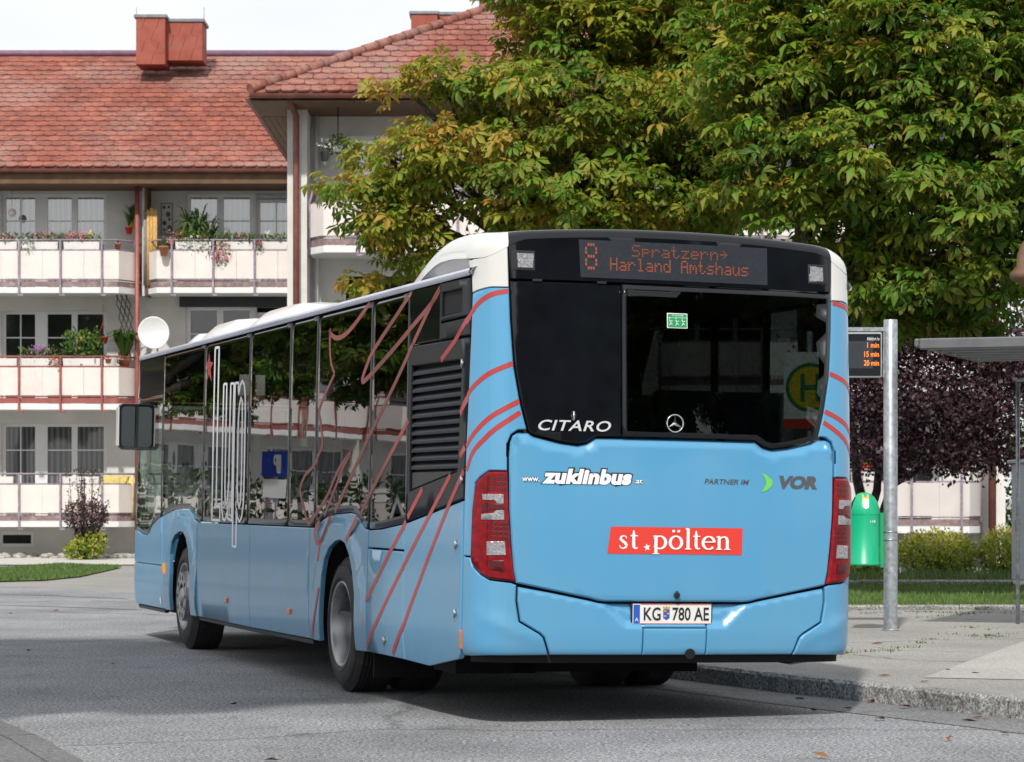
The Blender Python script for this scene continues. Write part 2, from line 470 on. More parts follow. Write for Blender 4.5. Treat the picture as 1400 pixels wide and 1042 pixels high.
sheet('ground', [(-600, -120), (600, -120), (600, 1500), (-600, 1500)], -.02, M['gnd'])
KERB = [(5.3, 13.0), (4.2, 15.1), (3.19, 17.07), (2.31, 18.76), (1.954, 19.38), (1.308, 20.77), (.72, 22.1), (.2, 23.55), (-.62, 26.0), (-1.9, 29.9), (-2.9, 33.0)]
road = sheet('road', [(-90, -30), (9, -30), (8.5, 6.5)] + KERB + [(-4.0, 36.5), (-6.2, 41.2), (-9, 43.4), (-14, 44.3), (-90, 45.5)], 0.0, M['road'])
KW = .15
def offset_line(pl, d):
    out = []
    for i, p in enumerate(pl):
        a = pl[max(0, i - 1)]; c = pl[min(len(pl) - 1, i + 1)]
        t = Vector((c[0] - a[0], c[1] - a[1])).normalized()
        out.append((p[0] + t.y * d, p[1] - t.x * d))
    return out
walk = sheet('pavement', offset_line(KERB, KW - .004) + [(2.0, 30.62), (30, 30.62), (30, 6)], .13, M['walk'])
# concrete slabs let into the pavement
def gz(px, py, z=.13):
    Y = FPX * (EYE - z) / (py - HOR); return ((px - 700) * Y / FPX, Y)
sl = [gz(1262, 927), gz(1345, 897), gz(1400, 877), gz(1490, 850), gz(1560, 905), gz(1450, 931)]
sheet('slab_paving', sl, .134, M['slab'])
# darker mended strip of asphalt along the kerb, and old seams across the road
gl = offset_line(KERB[:7], -.004); gr = offset_line(KERB[:7], -.62)
sheet('gutter', gl + [(x + random.uniform(-.05, .05), y) for x, y in gr[::-1]], .004, M['gutter'])
for pts in (((-40, 826), (60, 829), (120, 831), (190, 834)), ((-40, 812), (60, 814), (175, 819))):
    q = [gz(x, y, 0) for x, y in pts]; sheet('tar_seam', q + [(x, y - .10) for x, y in q[::-1]], .004, M['gutter'])
# granite kerb, stone by stone
kerb = empty('kerb'); tag(kerb, kind='structure')
def stones(parent, name, line, width, z0, z1, length, m, jitter=.006, gap=.008):
    cl = densify(line, .25, closed=False)
    acc, seg, out = 0, [cl[0]], []
    for a, b in zip(cl, cl[1:]):
        d = math.hypot(b[0] - a[0], b[1] - a[1]); acc += d; seg.append(b)
        if acc > length: out.append(seg); seg = [b]; acc = 0
    if len(seg) > 1: out.append(seg)
    for sg in out:
        # shorten the ends for the joints
        a, b = Vector(sg[0]), Vector(sg[1]); sg[0] = tuple(a + (b - a).normalized() * gap / 2)
        a, b = Vector(sg[-1]), Vector(sg[-2]); sg[-1] = tuple(a + (b - a).normalized() * gap / 2)
        sg = densify(sg, .06, closed=False)
        jz, jx = random.uniform(-jitter, jitter) * .5, random.uniform(-jitter, jitter)
        prof = [(0, z0), (.004, z0 + .5 * (z1 - z0)), (.002, z1 - .022), (.022, z1), (width, z1), (width, z0)]
        vs, fs = [], []
        lines = [offset_line(sg, q + jx) for q, _ in prof]
        n = len(prof)
        for i in range(len(sg)):
            for k in range(n):
                r = random.uniform(-.006, .006) if k in (1, 2, 3) else 0
                x, y = lines[k][i]; vs.append((x + r, y + r * .5, prof[k][1] + jz + (random.uniform(-.003, .003) if k in (2, 3) else 0)))
        for i in range(len(sg) - 1):
            for k in range(n - 1): fs.append((i * n + k, i * n + k + 1, (i + 1) * n + k + 1, (i + 1) * n + k))
        fs.append(tuple(range(n))[::-1]); fs.append(tuple((len(sg) - 1) * n + k for k in range(n)))
        link(name, mesh_from(name, vs, fs, m), parent)
stones(kerb, 'kerb_stone', KERB, KW, -.06, .132, 1.1, M['granite'])
# the flush gutter stones and the footpath in the near corner
edge_line = [gz(-40, 972, 0), gz(0, 989, 0), gz(53.6, 1012, 0), gz(103.6, 1041, 0), gz(160, 1075, 0), gz(240, 1130, 0)]
sheet('footpath', [(x - .005, y - .01) for x, y in edge_line] + [(-2, 8), (-14, 8), (-14, 17.6)], .004, M['path'])
edging = empty('edging'); tag(edging, kind='structure')
stones(edging, 'edging_stone', edge_line[::-1], -.16, -.05, .012, .8, M['path'], jitter=.002)
# edge stones, lawn strips and yard path behind the pavement
edge2 = empty('lawn_edging'); tag(edge2, kind='structure')
stones(edge2, 'edging_stone', [(30, 30.62), (2.0, 30.62)], .09, .0, .185, 1.0, M['granite'], jitter=.01)
sheet('lawn_soil', [(1.5, 30.7), (30, 30.7), (30, 39.2), (1.5, 39.2)], .12, M['soil'])
edge3 = empty('bed_edging'); tag(edge3, kind='structure')
stones(edge3, 'edging_stone', [(30, 39.2), (1.5, 39.2)], .12, .0, .20, 1.0, M['granite'], jitter=.01)
sheet('bed_soil', [(1.5, 39.35), (30, 39.35), (30, 44.6), (1.5, 44.6)], .13, M['soil'])
sheet('yard_path', [(-2, 44.6), (30, 44.6), (30, 48.6), (-2, 48.6)], .135, M['slab'])
sheet('lawn_soil', [gz(-60, 796, 0), gz(60, 793, 0), gz(110, 788, 0), gz(166, 775.5, 0), gz(80, 772.5, 0), gz(-60, 783, 0)], .0, M['soil'])
M['pale'] = asphalt('pale_paving', (.44, .43, .41), (.52, .51, .49), (.60, .59, .57), big=.12, bump=.2)
sheet('house_path', [(-40, 56.2), (-3, 56.2), (-3, 63.7), (-40, 63.7)], .0, M['pale'])

def grass(name, poly, z, n, h0, h1, m, label, lean=.5, w=.012):
    x0 = min(p[0] for p in poly); x1 = max(p[0] for p in poly); y0 = min(p[1] for p in poly); y1 = max(p[1] for p in poly)
    P = np.column_stack([RNG.uniform(x0, x1, n), RNG.uniform(y0, y1, n)])
    P = P[[pip(p, poly) for p in P]]
    n = len(P)
    a = RNG.uniform(0, 2 * np.pi, n); h = RNG.uniform(h0, h1, n); le = RNG.uniform(0, lean, n) * h; b = RNG.uniform(0, 2 * np.pi, n)
    ww = w * RNG.uniform(.6, 1.5, n)
    V = np.zeros((n, 3, 3))
    V[:, 0, 0] = P[:, 0] - np.cos(a) * ww; V[:, 0, 1] = P[:, 1] - np.sin(a) * ww; V[:, 0, 2] = z
    V[:, 1, 0] = P[:, 0] + np.cos(a) * ww; V[:, 1, 1] = P[:, 1] + np.sin(a) * ww; V[:, 1, 2] = z
    V[:, 2, 0] = P[:, 0] + np.cos(b) * le; V[:, 2, 1] = P[:, 1] + np.sin(b) * le; V[:, 2, 2] = z + h
    o = np_mesh(name, V.reshape(-1, 3), np.arange(n * 3).reshape(-1, 3), m)
    return tag(o, label, 'grass', kind='stuff')

def np_mesh(name, V, T, m, parent=None, col=None, smooth=False):
    """big triangle mesh straight from arrays; col = per-vertex rgb attribute 'tint'"""
    me = bpy.data.meshes.new(name)
    nv, nt = len(V), len(T)
    me.vertices.add(nv); me.vertices.foreach_set('co', np.ascontiguousarray(V, dtype=np.float32).ravel())
    me.loops.add(nt * 3); me.loops.foreach_set('vertex_index', np.ascontiguousarray(T, dtype=np.int32).ravel())
    me.polygons.add(nt); me.polygons.foreach_set('loop_start', np.arange(0, nt * 3, 3, dtype=np.int32))
    try: me.polygons.foreach_set('loop_total', np.full(nt, 3, dtype=np.int32))
    except Exception: pass
    me.update(calc_edges=True)
    if smooth: me.polygons.foreach_set('use_smooth', np.ones(nt, dtype=bool))
    if col is not None:
        at_ = me.attributes.new('tint', 'FLOAT_VECTOR', 'POINT')
        at_.data.foreach_set('vector', np.ascontiguousarray(col, dtype=np.float32).ravel())
    me.materials.append(m)
    me.validate()
    return link(name, me, parent)

grass('lawn', [(1.5, 30.75), (12, 30.75), (12, 39.15), (1.5, 39.15)], .12, 42000, .03, .09, M['grass'], 'mown green lawn strip between the pavement and the shrub bed')
grass('lawn', [gz(-60, 796, 0), gz(60, 793, 0), gz(110, 788, 0), gz(166, 775.5, 0), gz(80, 772.5, 0), gz(-60, 783, 0)], .0, 22000, .03, .08, M['grass'], 'small green lawn before the balconied house', w=.016)
grass('weedy_grass', [(1.5, 39.4), (12, 39.4), (12, 44.5), (1.5, 44.5)], .13, 9000, .04, .22, M['grass'], 'rough grass growing round the yellow green shrubs', w=.012)
# weeds in the joints of the pavement
def weeds():
    poly = []
    for (x0, y0, x1, y1, n) in ((1096, 902, 1240, 885, 7), (1240, 885, 1300, 868, 5), (1345, 872, 1396, 866, 3), (1180, 838, 1395, 838, 12), (1255, 845, 1330, 838, 4), (1300, 858, 1360, 862, 3), (1330, 870, 1352, 868, 3)):
        for i in range(n):
            u = (i + random.random() * .8) / n
            poly.append(gz(x0 + (x1 - x0) * u, y0 + (y1 - y0) * u + random.uniform(-1.5, 1.5)))
    V = []
    for x, y in poly:
        for k in range(random.randint(8, 22)):
            a, b = random.uniform(0, 6.28), random.uniform(0, 6.28); r = abs(random.gauss(0, .06)); h = random.uniform(.008, .03); l = random.uniform(.01, .035); w = .006
            cx, cy = x + math.cos(a) * r * 1.6, y + math.sin(a) * r
            V += [(cx - math.cos(b) * w, cy - math.sin(b) * w, .13), (cx + math.cos(b) * w, cy + math.sin(b) * w, .13), (cx + math.sin(b) * l, cy - math.cos(b) * l, .13 + h)]
    o = np_mesh('weeds', np.array(V), np.arange(len(V)).reshape(-1, 3), M['grass'])
    tag(o, 'low green weeds sprouting in cracks of the grey pavement', 'weeds', kind='stuff')
weeds()

# ================================================================== THE BUS
# The skin is one surface F(s, z): s runs round the plan (0 = middle of the rear, negative = near side), z is height.
W, XC, YC, YS, YF = 1.275, 1.02, .045, .34, 11.4
def _bez(p0, p1, p2, p3, n):
    o = []
    for i in range(n + 1):
        u = i / n; a = (1 - u) ** 3; b = 3 * u * (1 - u) ** 2; c = 3 * u * u * (1 - u); d = u ** 3
        o.append((a * p0[0] + b * p1[0] + c * p2[0] + d * p3[0], a * p0[1] + b * p1[1] + c * p2[1] + d * p3[1]))
    return o
PL = [(XC * i / 24, YC * (i / 24) ** 2) for i in range(24)]
PL += _bez((XC, YC), (XC + .15, YC + .15 * 2 * YC / XC), (W, YS - .19), (W, YS), 24)
SC = sum(math.hypot(b[0] - a[0], b[1] - a[1]) for a, b in zip(PL, PL[1:]))
PL += _bez((W, YF), (W, YF + .38), (.95, 12.03), (.5, 12.09), 24) + [(0, 12.11)]
SL = [0.0]
for _a, _b in zip(PL, PL[1:]): SL.append(SL[-1] + math.hypot(_b[0] - _a[0], _b[1] - _a[1]))
SE = SL[-1]
def plan(s):
    q = min(abs(s), SE - 1e-6); g = 1 if s >= 0 else -1
    lo, hi = 0, len(SL) - 1
    while hi - lo > 1:
        m = (lo + hi) // 2
        if SL[m] <= q: lo = m
        else: hi = m
    u = (q - SL[lo]) / (SL[hi] - SL[lo])
    return g * (PL[lo][0] + u * (PL[hi][0] - PL[lo][0])), PL[lo][1] + u * (PL[hi][1] - PL[lo][1])
def SY(y): return -(SC + y - YS)                        # s of a point of the near side at distance y from the rear
def tumble(z):
    r = 0.0
    if z > 1.5: r += .006 * ((z - 1.5) / 1.2) ** 2
    if z < .55: r += .03 * ((.55 - z) / .3) ** 2
    return r
def lean(z):
    r = 0.0
    if z > 1.2: r += .10 * ((z - 1.2) / 1.8) ** 1.5
    if z < .6: r += .04 * ((.6 - z) / .3) ** 2
    return r
def F(s, z):
    x, y = plan(s); k = (W - tumble(z)) / W
    yy = y + lean(z) * max(0, 1 - y / 2)
    if y > YF: yy -= (y - YF) * .12 * max(0, z - 1.0)
    return Vector((x * k, yy, z))
def FN(s, z):
    e = 2e-3
    n = (F(s + e, z) - F(s - e, z)).cross(F(s, z + e) - F(s, z - e))
    return n.normalized()
def FO(s, z, off): return F(s, z) + FN(s, z) * off

TH, ROLL = math.atan(1223 / FPX), .01621
bus = empty('city_bus', (.99511, 16.8074, 0), (0, ROLL, TH), 'pale blue low-floor city bus with dark windows and red line graphics standing at the kerb', 'bus')

def panel(name, outline, m, parent=None, off=0.0, h=.12, edge=.008, drop=.008, thick=.03, holes=(), dfun=None, mirror=False, smooth=True):
    """a skin panel cut to an outline in (s,z), its rim rolled in and returned behind the skin"""
    parent = parent or bus
    if mirror: outline = [(-s, z) for s, z in outline]; holes = [[(-s, z) for s, z in q] for q in holes]
    df = dfun if dfun is None or not mirror else (lambda s, z: dfun(-s, z))
    outline = list(outline)
    if area2(outline) < 0: outline = outline[::-1]
    out = densify(outline, h)
    hls = []
    for q in holes:
        q = densify(q, h); hls.append(q if area2(q) < 0 else q[::-1])
    if thick <= .0012:          # thin film: a bare sheet on the skin
        ov, fs = fill2d(out, hls, grid_in(out, h, hls))
        return link(name, mesh_from(name, [FO(s, z, off + (df(s, z) if df else 0)) for s, z in ov], [f for f in fs if abs(area2([ov[i] for i in f])) > 2e-6], m, False), parent)
    inn = inset(out, edge); hin = [inset(q, edge) for q in hls]
    gp = grid_in(inn, h, hin)
    ov, fs = fill2d(inn, hin, gp)
    def pos(s, z, o):
        d = df(s, z) if df else 0.0
        return FO(s, z, o + d)
    vs = [pos(s, z, off) for s, z in ov]
    sm = [smooth] * len(fs)
    key = {(round(p[0], 4), round(p[1], 4)): i for i, p in enumerate(ov)}
    for lo_, li_ in [(out, inn)] + list(zip(hls, hin)):
        n = len(lo_); b = len(vs)
        vs += [pos(s, z, off - drop) for s, z in lo_]
        b2 = len(vs)
        vs += [pos(s, z, off - drop) for s, z in lo_]
        vs += [pos(s, z, off - drop - thick) for s, z in lo_]
        ii = [key.get((round(p[0], 4), round(p[1], 4))) for p in li_]
        for i in range(n):
            j = (i + 1) % n
            if ii[i] is not None and ii[j] is not None:
                fs.append((b + i, b + j, ii[j], ii[i])); sm.append(False)
            fs.append((b2 + n + i, b2 + n + j, b2 + j, b2 + i)); sm.append(False)
    me = mesh_from(name, vs, fs, m)
    me.polygons.foreach_set('use_smooth', [True] * len(fs))
    e = 3e-3
    vn = [(pos(s + e, z, off) - pos(s - e, z, off)).cross(pos(s, z + e, off) - pos(s, z - e, off)).normalized() for s, z in ov]
    ln = []
    for p, k in zip(me.polygons, sm):
        for v in p.vertices: ln.append(vn[v] if k and v < len(vn) else p.normal.copy())
    me.normals_split_custom_set(ln)
    return link(name, me, parent)

def ribbon(name, pts, w, m, parent=None, off=.004, h=.04, mirror=False, ws=None):
    if mirror: pts = [(-s, z) for s, z in pts]
    pts = densify(pts, h, closed=False)
    vs, fs = [], []
    for i, p in enumerate(pts):
        a = pts[max(0, i - 1)]; c = pts[min(len(pts) - 1, i + 1)]
        t = Vector((c[0] - a[0], c[1] - a[1])).normalized(); n = Vector((-t.y * (ws or w), t.x * w)) / 2
        vs += [FO(p[0] - n.x, p[1] - n.y, off), FO(p[0] + n.x, p[1] + n.y, off)]
    for i in range(len(pts) - 1): fs.append((2 * i, 2 * i + 2, 2 * i + 3, 2 * i + 1))
    return link(name, mesh_from(name, vs, fs, m, True), parent or bus)

def smoothline(pts, n=6):
    """Catmull-Rom through the points"""
    o = []
    for i in range(len(pts) - 1):
        p0, p1, p2, p3 = pts[max(0, i - 1)], pts[i], pts[i + 1], pts[min(len(pts) - 1, i + 2)]
        for k in range(n):
            t = k / n
            o.append(tuple(.5 * (2 * p1[q] + (p2[q] - p0[q]) * t + (2 * p0[q] - 5 * p1[q] + 4 * p2[q] - p3[q]) * t * t + (3 * p1[q] - p0[q] - 3 * p2[q] + p3[q]) * t ** 3) for q in (0, 1)))
    o.append(tuple(pts[-1]))
    return o

# ---- lettering
def text2d(body, bold=0.0, space=1.0):
    """flat lettering as 2-D triangles, normalised to x 0..1 over its width, y 0..1 over its height"""
    cu = bpy.data.curves.new('lettering', 'FONT'); cu.body = body; cu.offset = bold; cu.space_character = space; cu.resolution_u = 4
    o = bpy.data.objects.new('lettering', cu); COL.objects.link(o)
    dg = bpy.context.evaluated_depsgraph_get(); ev = o.evaluated_get(dg); me = ev.to_mesh()
    vs = [(v.co.x, v.co.y) for v in me.vertices]; fs = [tuple(p.vertices) for p in me.polygons]
    ev.to_mesh_clear(); bpy.data.objects.remove(o); bpy.data.curves.remove(cu)
    x0 = min(v[0] for v in vs); x1 = max(v[0] for v in vs); y0 = min(v[1] for v in vs); y1 = max(v[1] for v in vs)
    fs = [f if area2([vs[i] for i in f]) > 0 else f[::-1] for f in fs]
    return [((x - x0) / (x1 - x0), (y - y0) / (y1 - y0)) for x, y in vs], fs
def skin_text(name, body, s0, s1, z0, z1, m, parent=None, off=.004, bold=0.0, shear=0.0, space=1.0):
    v, f = text2d(body, bold, space)
    H = z1 - z0
    vs = [FO(s0 + x * (s1 - s0 - shear * H) + shear * y * H, z0 + y * H, off) for x, y in v]
    return link(name, mesh_from(name, vs, f, m), parent or bus)
def flat_text(name, body, x0, x1, z0, z1, y, m, parent, bold=0.0, shear=0.0, space=1.0):
    """lettering on a plane y = const facing -y"""
    v, f = text2d(body, bold, space)
    return link(name, mesh_from(name, [(x0 + p[0] * (x1 - x0) + shear * p[1] * (z1 - z0), y, z0 + p[1] * (z1 - z0)) for p in v], f, m), parent)

FONT57 = {'8': '0E11110E11110E', 'S': '0F10100E01011E', 'p': '00001E111E1010', 'r': '00001619101010', 'a': '00000E010F110F', 't': '08081C08080906',
          'z': '00001F0204081F', 'e': '00000E111F100E', 'n': '00001619111111', 'H': '1111111F111111', 'l': '0C04040404040E', 'd': '01010D1311110F',
          'A': '0E11111F111111', 'm': '00001A15151111', 's': '00000F100E011E', 'h': '10101619111111', 'u': '0000111111130D', '>': '0004021F020400', ' ': '00000000000000'}
def led(name, body, s0, s1, z0, z1, m, parent, bold=False, dot=.72):
    cols = len(body) * 6 - 1; ps = (s1 - s0) / cols; pz = (z1 - z0) / 7
    vs, fs = [], []
    for i, ch in enumerate(body):
        b = bytes.fromhex(FONT57[ch])
        for r in range(7):
            for c in range(5):
                on = b[r] >> (4 - c) & 1
                if on:
                    s = s0 + (i * 6 + c + .5) * ps; z = z1 - (r + .5) * pz; a = ps * dot / 2 * (1.25 if bold else 1); d = pz * dot / 2
                    k = len(vs); vs += [FO(s - a, z - d, .0065), FO(s + a, z - d, .0065), FO(s + a, z + d, .0065), FO(s - a, z + d, .0065)]; fs.append((k, k + 1, k + 2, k + 3))
    return link(name, mesh_from(name, vs, fs, m), parent)

# ---- roof and inner shell
ROOF_Z = 2.735
def roof():
    prof = [(W - .012, 2.728), (W - .006, 2.745), (W - .02, 2.77), (W - .06, 2.785), (W - .2, 2.825), (W - .5, 2.875), (0, 2.905)]
    full = [(-x, z) for x, z in prof] + [(x, z) for x, z in prof[-2::-1]]
    ys = [.25, .5, 1, 2, 4, 6, 8, 10, 11.0, 11.4, 11.7, 11.9]
    vs, fs = [], []
    n = len(full)
    for y in ys:
        k = 1.0 if y <= 11.4 else 1 - ((y - 11.4) / .5) ** 2 * .30
        dz = 0 if y <= 11.0 else -((y - 11.0) / .9) ** 2 * .10
        for x, z in full: vs.append((x * k, y, z + (dz if z > 2.74 else 0)))
    for i in range(len(ys) - 1):
        for k in range(n - 1): fs.append((i * n + k, (i + 1) * n + k, (i + 1) * n + k + 1, i * n + k + 1))
    fs.append(tuple((len(ys) - 1) * n + k for k in range(n)))
    fs = [f[::-1] for f in fs]
    r = link('roof', mesh_from('roof', vs, fs, M['bwhite'], True), bus)
    for g in (-1, 1):       # the rain rail along the roof edge
        mb = MB(); pr = [(W - .002, 2.722), (W + .006, 2.735), (W + .002, 2.766), (W - .03, 2.772)]
        v, f = [], []
        for y in ((.26 if g < 0 else .7), 3, 6, 9, 11.35):
            for x, z in pr: v.append((g * x, y, z))
        for i in range(4):
            for k in range(3):
                q = (i * 4 + k, (i + 1) * 4 + k, (i + 1) * 4 + k + 1, i * 4 + k + 1); f.append(q[::-1] if g < 0 else q)
        mb.add(v, f, True); mb.build('roof_rail', M['rail'], r)
    return r
M['rail'] = mat('roof_rail_paint', (.52, .56, .70), .25, .2, var=.04, coat=.4)
the_roof = roof()
def pod(name, x0, x1, y0, y1, z0, z1, slope0, slope1):
    sec = []
    for y, k in ((y0, 0), (y0 + slope0 * .5, .62), (y0 + slope0, .95), (y0 + slope0 * 1.35, 1), (y1 - slope1 * 1.35, 1), (y1 - slope1, .95), (y1 - slope1 * .5, .62), (y1, 0)):
        t = z0 + (z1 - z0) * k; w = .82 + .18 * (1 - k * .6)
        sec.append([(x, y, z) for x, z in ((x0, z0), (x0 + .05 * 1, z0 + (t - z0) * .5), (x0 + .14, z0 + (t - z0) * .92), (x0 + .3, t), (x1 - .3, t), (x1 - .14, z0 + (t - z0) * .92), (x1 - .05, z0 + (t - z0) * .5), (x1, z0))])
    vs = [p for s_ in sec for p in s_]; n = 8
    fs = [(i * n + k, i * n + k + 1, (i + 1) * n + k + 1, (i + 1) * n + k) for i in range(len(sec) - 1) for k in range(n - 1)]
    link(name, mesh_from(name, vs, fs, M['bwhite'], True), the_roof)
pod('roof_unit', -.95, .95, 5.6, 8.35, 2.82, 3.01, .9, .5)
pod('roof_unit', -.95, .95, 8.4, 10.45, 2.82, 3.02, .45, .5)
pod('roof_unit', -.9, .9, 10.6, 11.75, 2.78, 3.00, .25, .6)

def fairing():
    """raised rear end of the roof: rolled edge round the rear corners, sinking into the roof further forward"""
    def RRf(s):
        t = min(1, max(0, (abs(s) - .95) / .3)); return .055 + .095 * t * t * (3 - 2 * t)
    def top(x, y):
        a = min(1, max(0, y / .7)); d = min(1, max(0, (y - .85) / .85))
        return 3.035 + .035 * a * a * (3 - 2 * a) - .05 * (abs(x) / 1.1) ** 2.2 - .20 * d ** 1.6
    S0 = SC + 1.62 - YS
    ss_ = [i * S0 / 90 for i in range(-90, 91)]
    ss_ = sorted(set([round(s, 4) for s in ss_ if abs(s) > 1.5] + [round(i * 1.5 / 50, 4) for i in range(-50, 51)]))
    rings = [0, .04, .13, .3, .5, .73, 1.0]
    V, idx = [], []
    for s in ss_:
        row = []
        x, y = plan(s)
        RR = RRf(s); base = F(s, top(x, 0) - RR if y < .34 else 2.85); n = FN(s, 2.6); n.z = 0; n.normalize()
        for d in [q * RR for q in rings]:
            p = base - n * d
            fil = RR - math.sqrt(max(0, RR * RR - (RR - d) ** 2))
            z = top(p.x, max(0, y)) - fil
            row.append(len(V)); V.append((p.x, p.y, z))
        idx.append(row)
    fw, fb = [], []
    for i in range(len(ss_) - 1):
        for k in range(len(rings) - 1):
            f = (idx[i][k], idx[i + 1][k], idx[i + 1][k + 1], idx[i][k + 1])
            (fb if abs((ss_[i] + ss_[i + 1]) / 2) < 1.085 and k < 5 else fw).append(f)
    for i in range(len(ss_) - 1):           # recessed wall under the overhanging edge
        ya, yb = plan(ss_[i])[1], plan(ss_[i + 1])[1]
        if min(ya, yb) > .30:
            b = len(V)
            for j in (i, i + 1):
                p = V[idx[j][0]]; g = 1 if p[0] > 0 else -1
                V.append((p[0] - g * .035, p[1], p[2] - .004)); V.append((p[0] - g * .05, p[1], 2.77))
            f1 = (idx[i][0], b, b + 2, idx[i + 1][0]); f2 = (b, b + 1, b + 3, b + 2); fw += [f1[::-1], f2[::-1]]
    # top surface inside the rolled edge
    inner = [V[r[-1]] for r in idx]
    poly = [(p[0], p[1]) for p in inner]
    gp = grid_in(poly[::-1] if area2(poly) < 0 else poly, .14)
    ov, tf = fill2d(poly if area2(poly) > 0 else poly[::-1], (), gp)
    b = len(V)
    zz = {(round(p[0], 3), round(p[1], 3)): p[2] for p in inner}
    for x, y in ov:
        z = zz.get((round(x, 3), round(y, 3)))
        V.append((x, y, z if z is not None else top(x, y - .09)))
    fw += [tuple(b + i for i in f) for f in tf]
    link('roof_fairing', mesh_from('roof_fairing', V, fw, M['bwhite'], True), bus)
    link('rear_roof_lip', mesh_from('rear_roof_lip', V, fb, M['bgloss'], True), bus)
    return top, RRf
_top, _RRf = fairing()
def ztop(s): x, y = plan(s); return _top(x, 0) - _RRf(s)

# dark frame right behind the skin, so that joints read dark and no light leaks through
def shell():
    for nm, s0, s1, z0, z1, nn in (('rear_frame', -1.42, 1.42, .36, 1.73, 60), ('pillar_frame', -1.44, -1.0, 1.6, 2.9, 12), ('pillar_frame', 1.0, 1.44, 1.6, 2.9, 12)):
        vs, fs = [], []
        for i in range(nn + 1):
            for z in (z0, .5 * (z0 + z1), z1): vs.append(FO(s0 + (s1 - s0) * i / nn, z, -.05))
        for i in range(nn):
            for k in range(2): fs.append((i * 3 + k, (i + 1) * 3 + k, (i + 1) * 3 + k + 1, i * 3 + k + 1))
        link(nm, mesh_from(nm, vs, fs, M['under'], True), bus)
shell()

# ---- rear end
GB = [(0, 1.757), (.525, 1.755), (.585, 1.718), (.64, 1.706), (.75, 1.719), (.915, 1.757), (.95, 1.777)]      # lower edge of the rear window
GS = [(.995, 1.945), (1.036, 2.17), (1.056, 2.44), (1.067, 2.685)]                                              # its side
full_l = [(-s, z) for s, z in GB[::-1]] + GB[1:]
# near-side half: opaque black cover of the engine tower, off-side: tinted glass
lp = [(-.366, 1.757)] + [(-s, z) for s, z in GB[1:]] + [(-s, z) for s, z in GS] + [(-.366, 2.688)]
panel('rear_cover', lp, M['bgloss'], h=.06, off=.002)
rp = [(-.358, 1.757)] + GB + GS + [(-.358, 2.688)]
def glass_panel(name, outline, m, off=.0, h=.08, mirror=False, rim=.03):
    """a pane: clear tinted field with a black painted border"""
    if mirror: outline = [(-s, z) for s, z in outline]
    if area2(outline) < 0: outline = outline[::-1]
    out = densify(outline, h); inn = inset(out, rim)
    ov, fs = fill2d(inn, (), grid_in(inn, h))
    g = link(name, mesh_from(name, [FO(s, z, off) for s, z in ov], fs, m, True), bus)
    n = len(out)
    vs = [FO(s, z, off) for s, z in out] + [FO(s, z, off) for s, z in inn] + [FO(s, z, off - .03) for s, z in out]
    fs = [(i, (i + 1) % n, n + (i + 1) % n, n + i) for i in range(n)] + [(2 * n + i, 2 * n + (i + 1) % n, (i + 1) % n, i) for i in range(n)]
    link('border', mesh_from('border', vs, fs, M['bgloss'], True), g)
    return g
rear_glass = glass_panel('rear_window', rp, M['glass_rear'], off=.002)
tops = [(1.08 - i * 2.16 / 24, 0) for i in range(25)]
up = [(-1.068, 2.697), (1.068, 2.697), (1.076, 2.78)] + [(s, ztop(s) + .004) for s, _ in tops] + [(-1.076, 2.78)]
disp = panel('display_panel', up, M['bgloss'], h=.05, off=.002, edge=.004)
dsp = panel('led_board', [(-.625, 2.722), (.617, 2.722), (.619, 2.953), (-.635, 2.953)], M['ledbg'], disp, off=.0045, h=.05, edge=.002, drop=.001, thick=.001)
led('route_number', '8', -.598, -.517, 2.768, 2.936, M['led'], disp)
tag(led('led_line', 'Spratzern>', -.294, .345, 2.860, 2.934, M['leddim'], disp), kind='stuff')
tag(led('led_line', 'Harland Amtshaus', -.436, .484, 2.770, 2.850, M['led'], disp, bold=True), kind='stuff')
for s0, s1, z0, z1 in ((-1.027, -.922, 2.764, 2.859), (.915, 1.014, 2.758, 2.855)):
    q = panel('marker_lamp', [(s0 - .03, z0 - .012), (s1 + .008, z0 - .012), (s1 + .008, z1 + .012), (s0 - .03, z1 + .012)] if s0 < 0 else [(s0 - .008, z0 - .012), (s1 + .03, z0 - .012), (s1 + .03, z1 + .012), (s0 - .008, z1 + .012)], M['satin'], off=.0045, h=.05, edge=.004, drop=.002, thick=.002)
    panel('clear_lens', [(s0, z0), (s1, z0), (s1, z1), (s0, z1)], M['clear'], q, off=.008, h=.03, edge=.004, drop=.003, thick=.003)
for s0 in (-.93, -.52): panel('hinge', [(s0, 2.684), (s0 + .06, 2.684), (s0 + .06, 2.70), (s0, 2.70)], M['satin'], rear_glass, off=.012, h=.05, edge=.003, drop=.003, thick=.01)
# lettering and marks on the window
skin_text('lettering', 'CITARO', -.904, -.424, 1.781, 1.846, M['silver'], off=.006, bold=.012, shear=.35, space=1.08)
cs, cz, rr = -.021, 1.842, .053
mb = MB(); ring = [(cs + math.cos(a) * rr, cz + math.sin(a) * rr) for a in [2 * math.pi * i / 40 for i in range(41)]]
mb.tube([FO(s, z, .012) for s, z in ring], .005, 6, cap=False)
vs, fs = [FO(cs, cz, .022)], []
for k in range(3):
    a = math.pi / 2 + k * 2 * math.pi / 3
    b = len(vs); vs += [FO(cs + math.cos(a - math.pi / 3) * .012, cz + math.sin(a - math.pi / 3) * .012, .010), FO(cs + math.cos(a) * rr * .97, cz + math.sin(a) * rr * .97, .012), FO(cs + math.cos(a + math.pi / 3) * .012, cz + math.sin(a + math.pi / 3) * .012, .010)]
    fs += [(0, b, b + 1), (0, b + 1, b + 2)]
mb.add(vs, fs); mb.build('star_emblem', M['chrome'], bus)
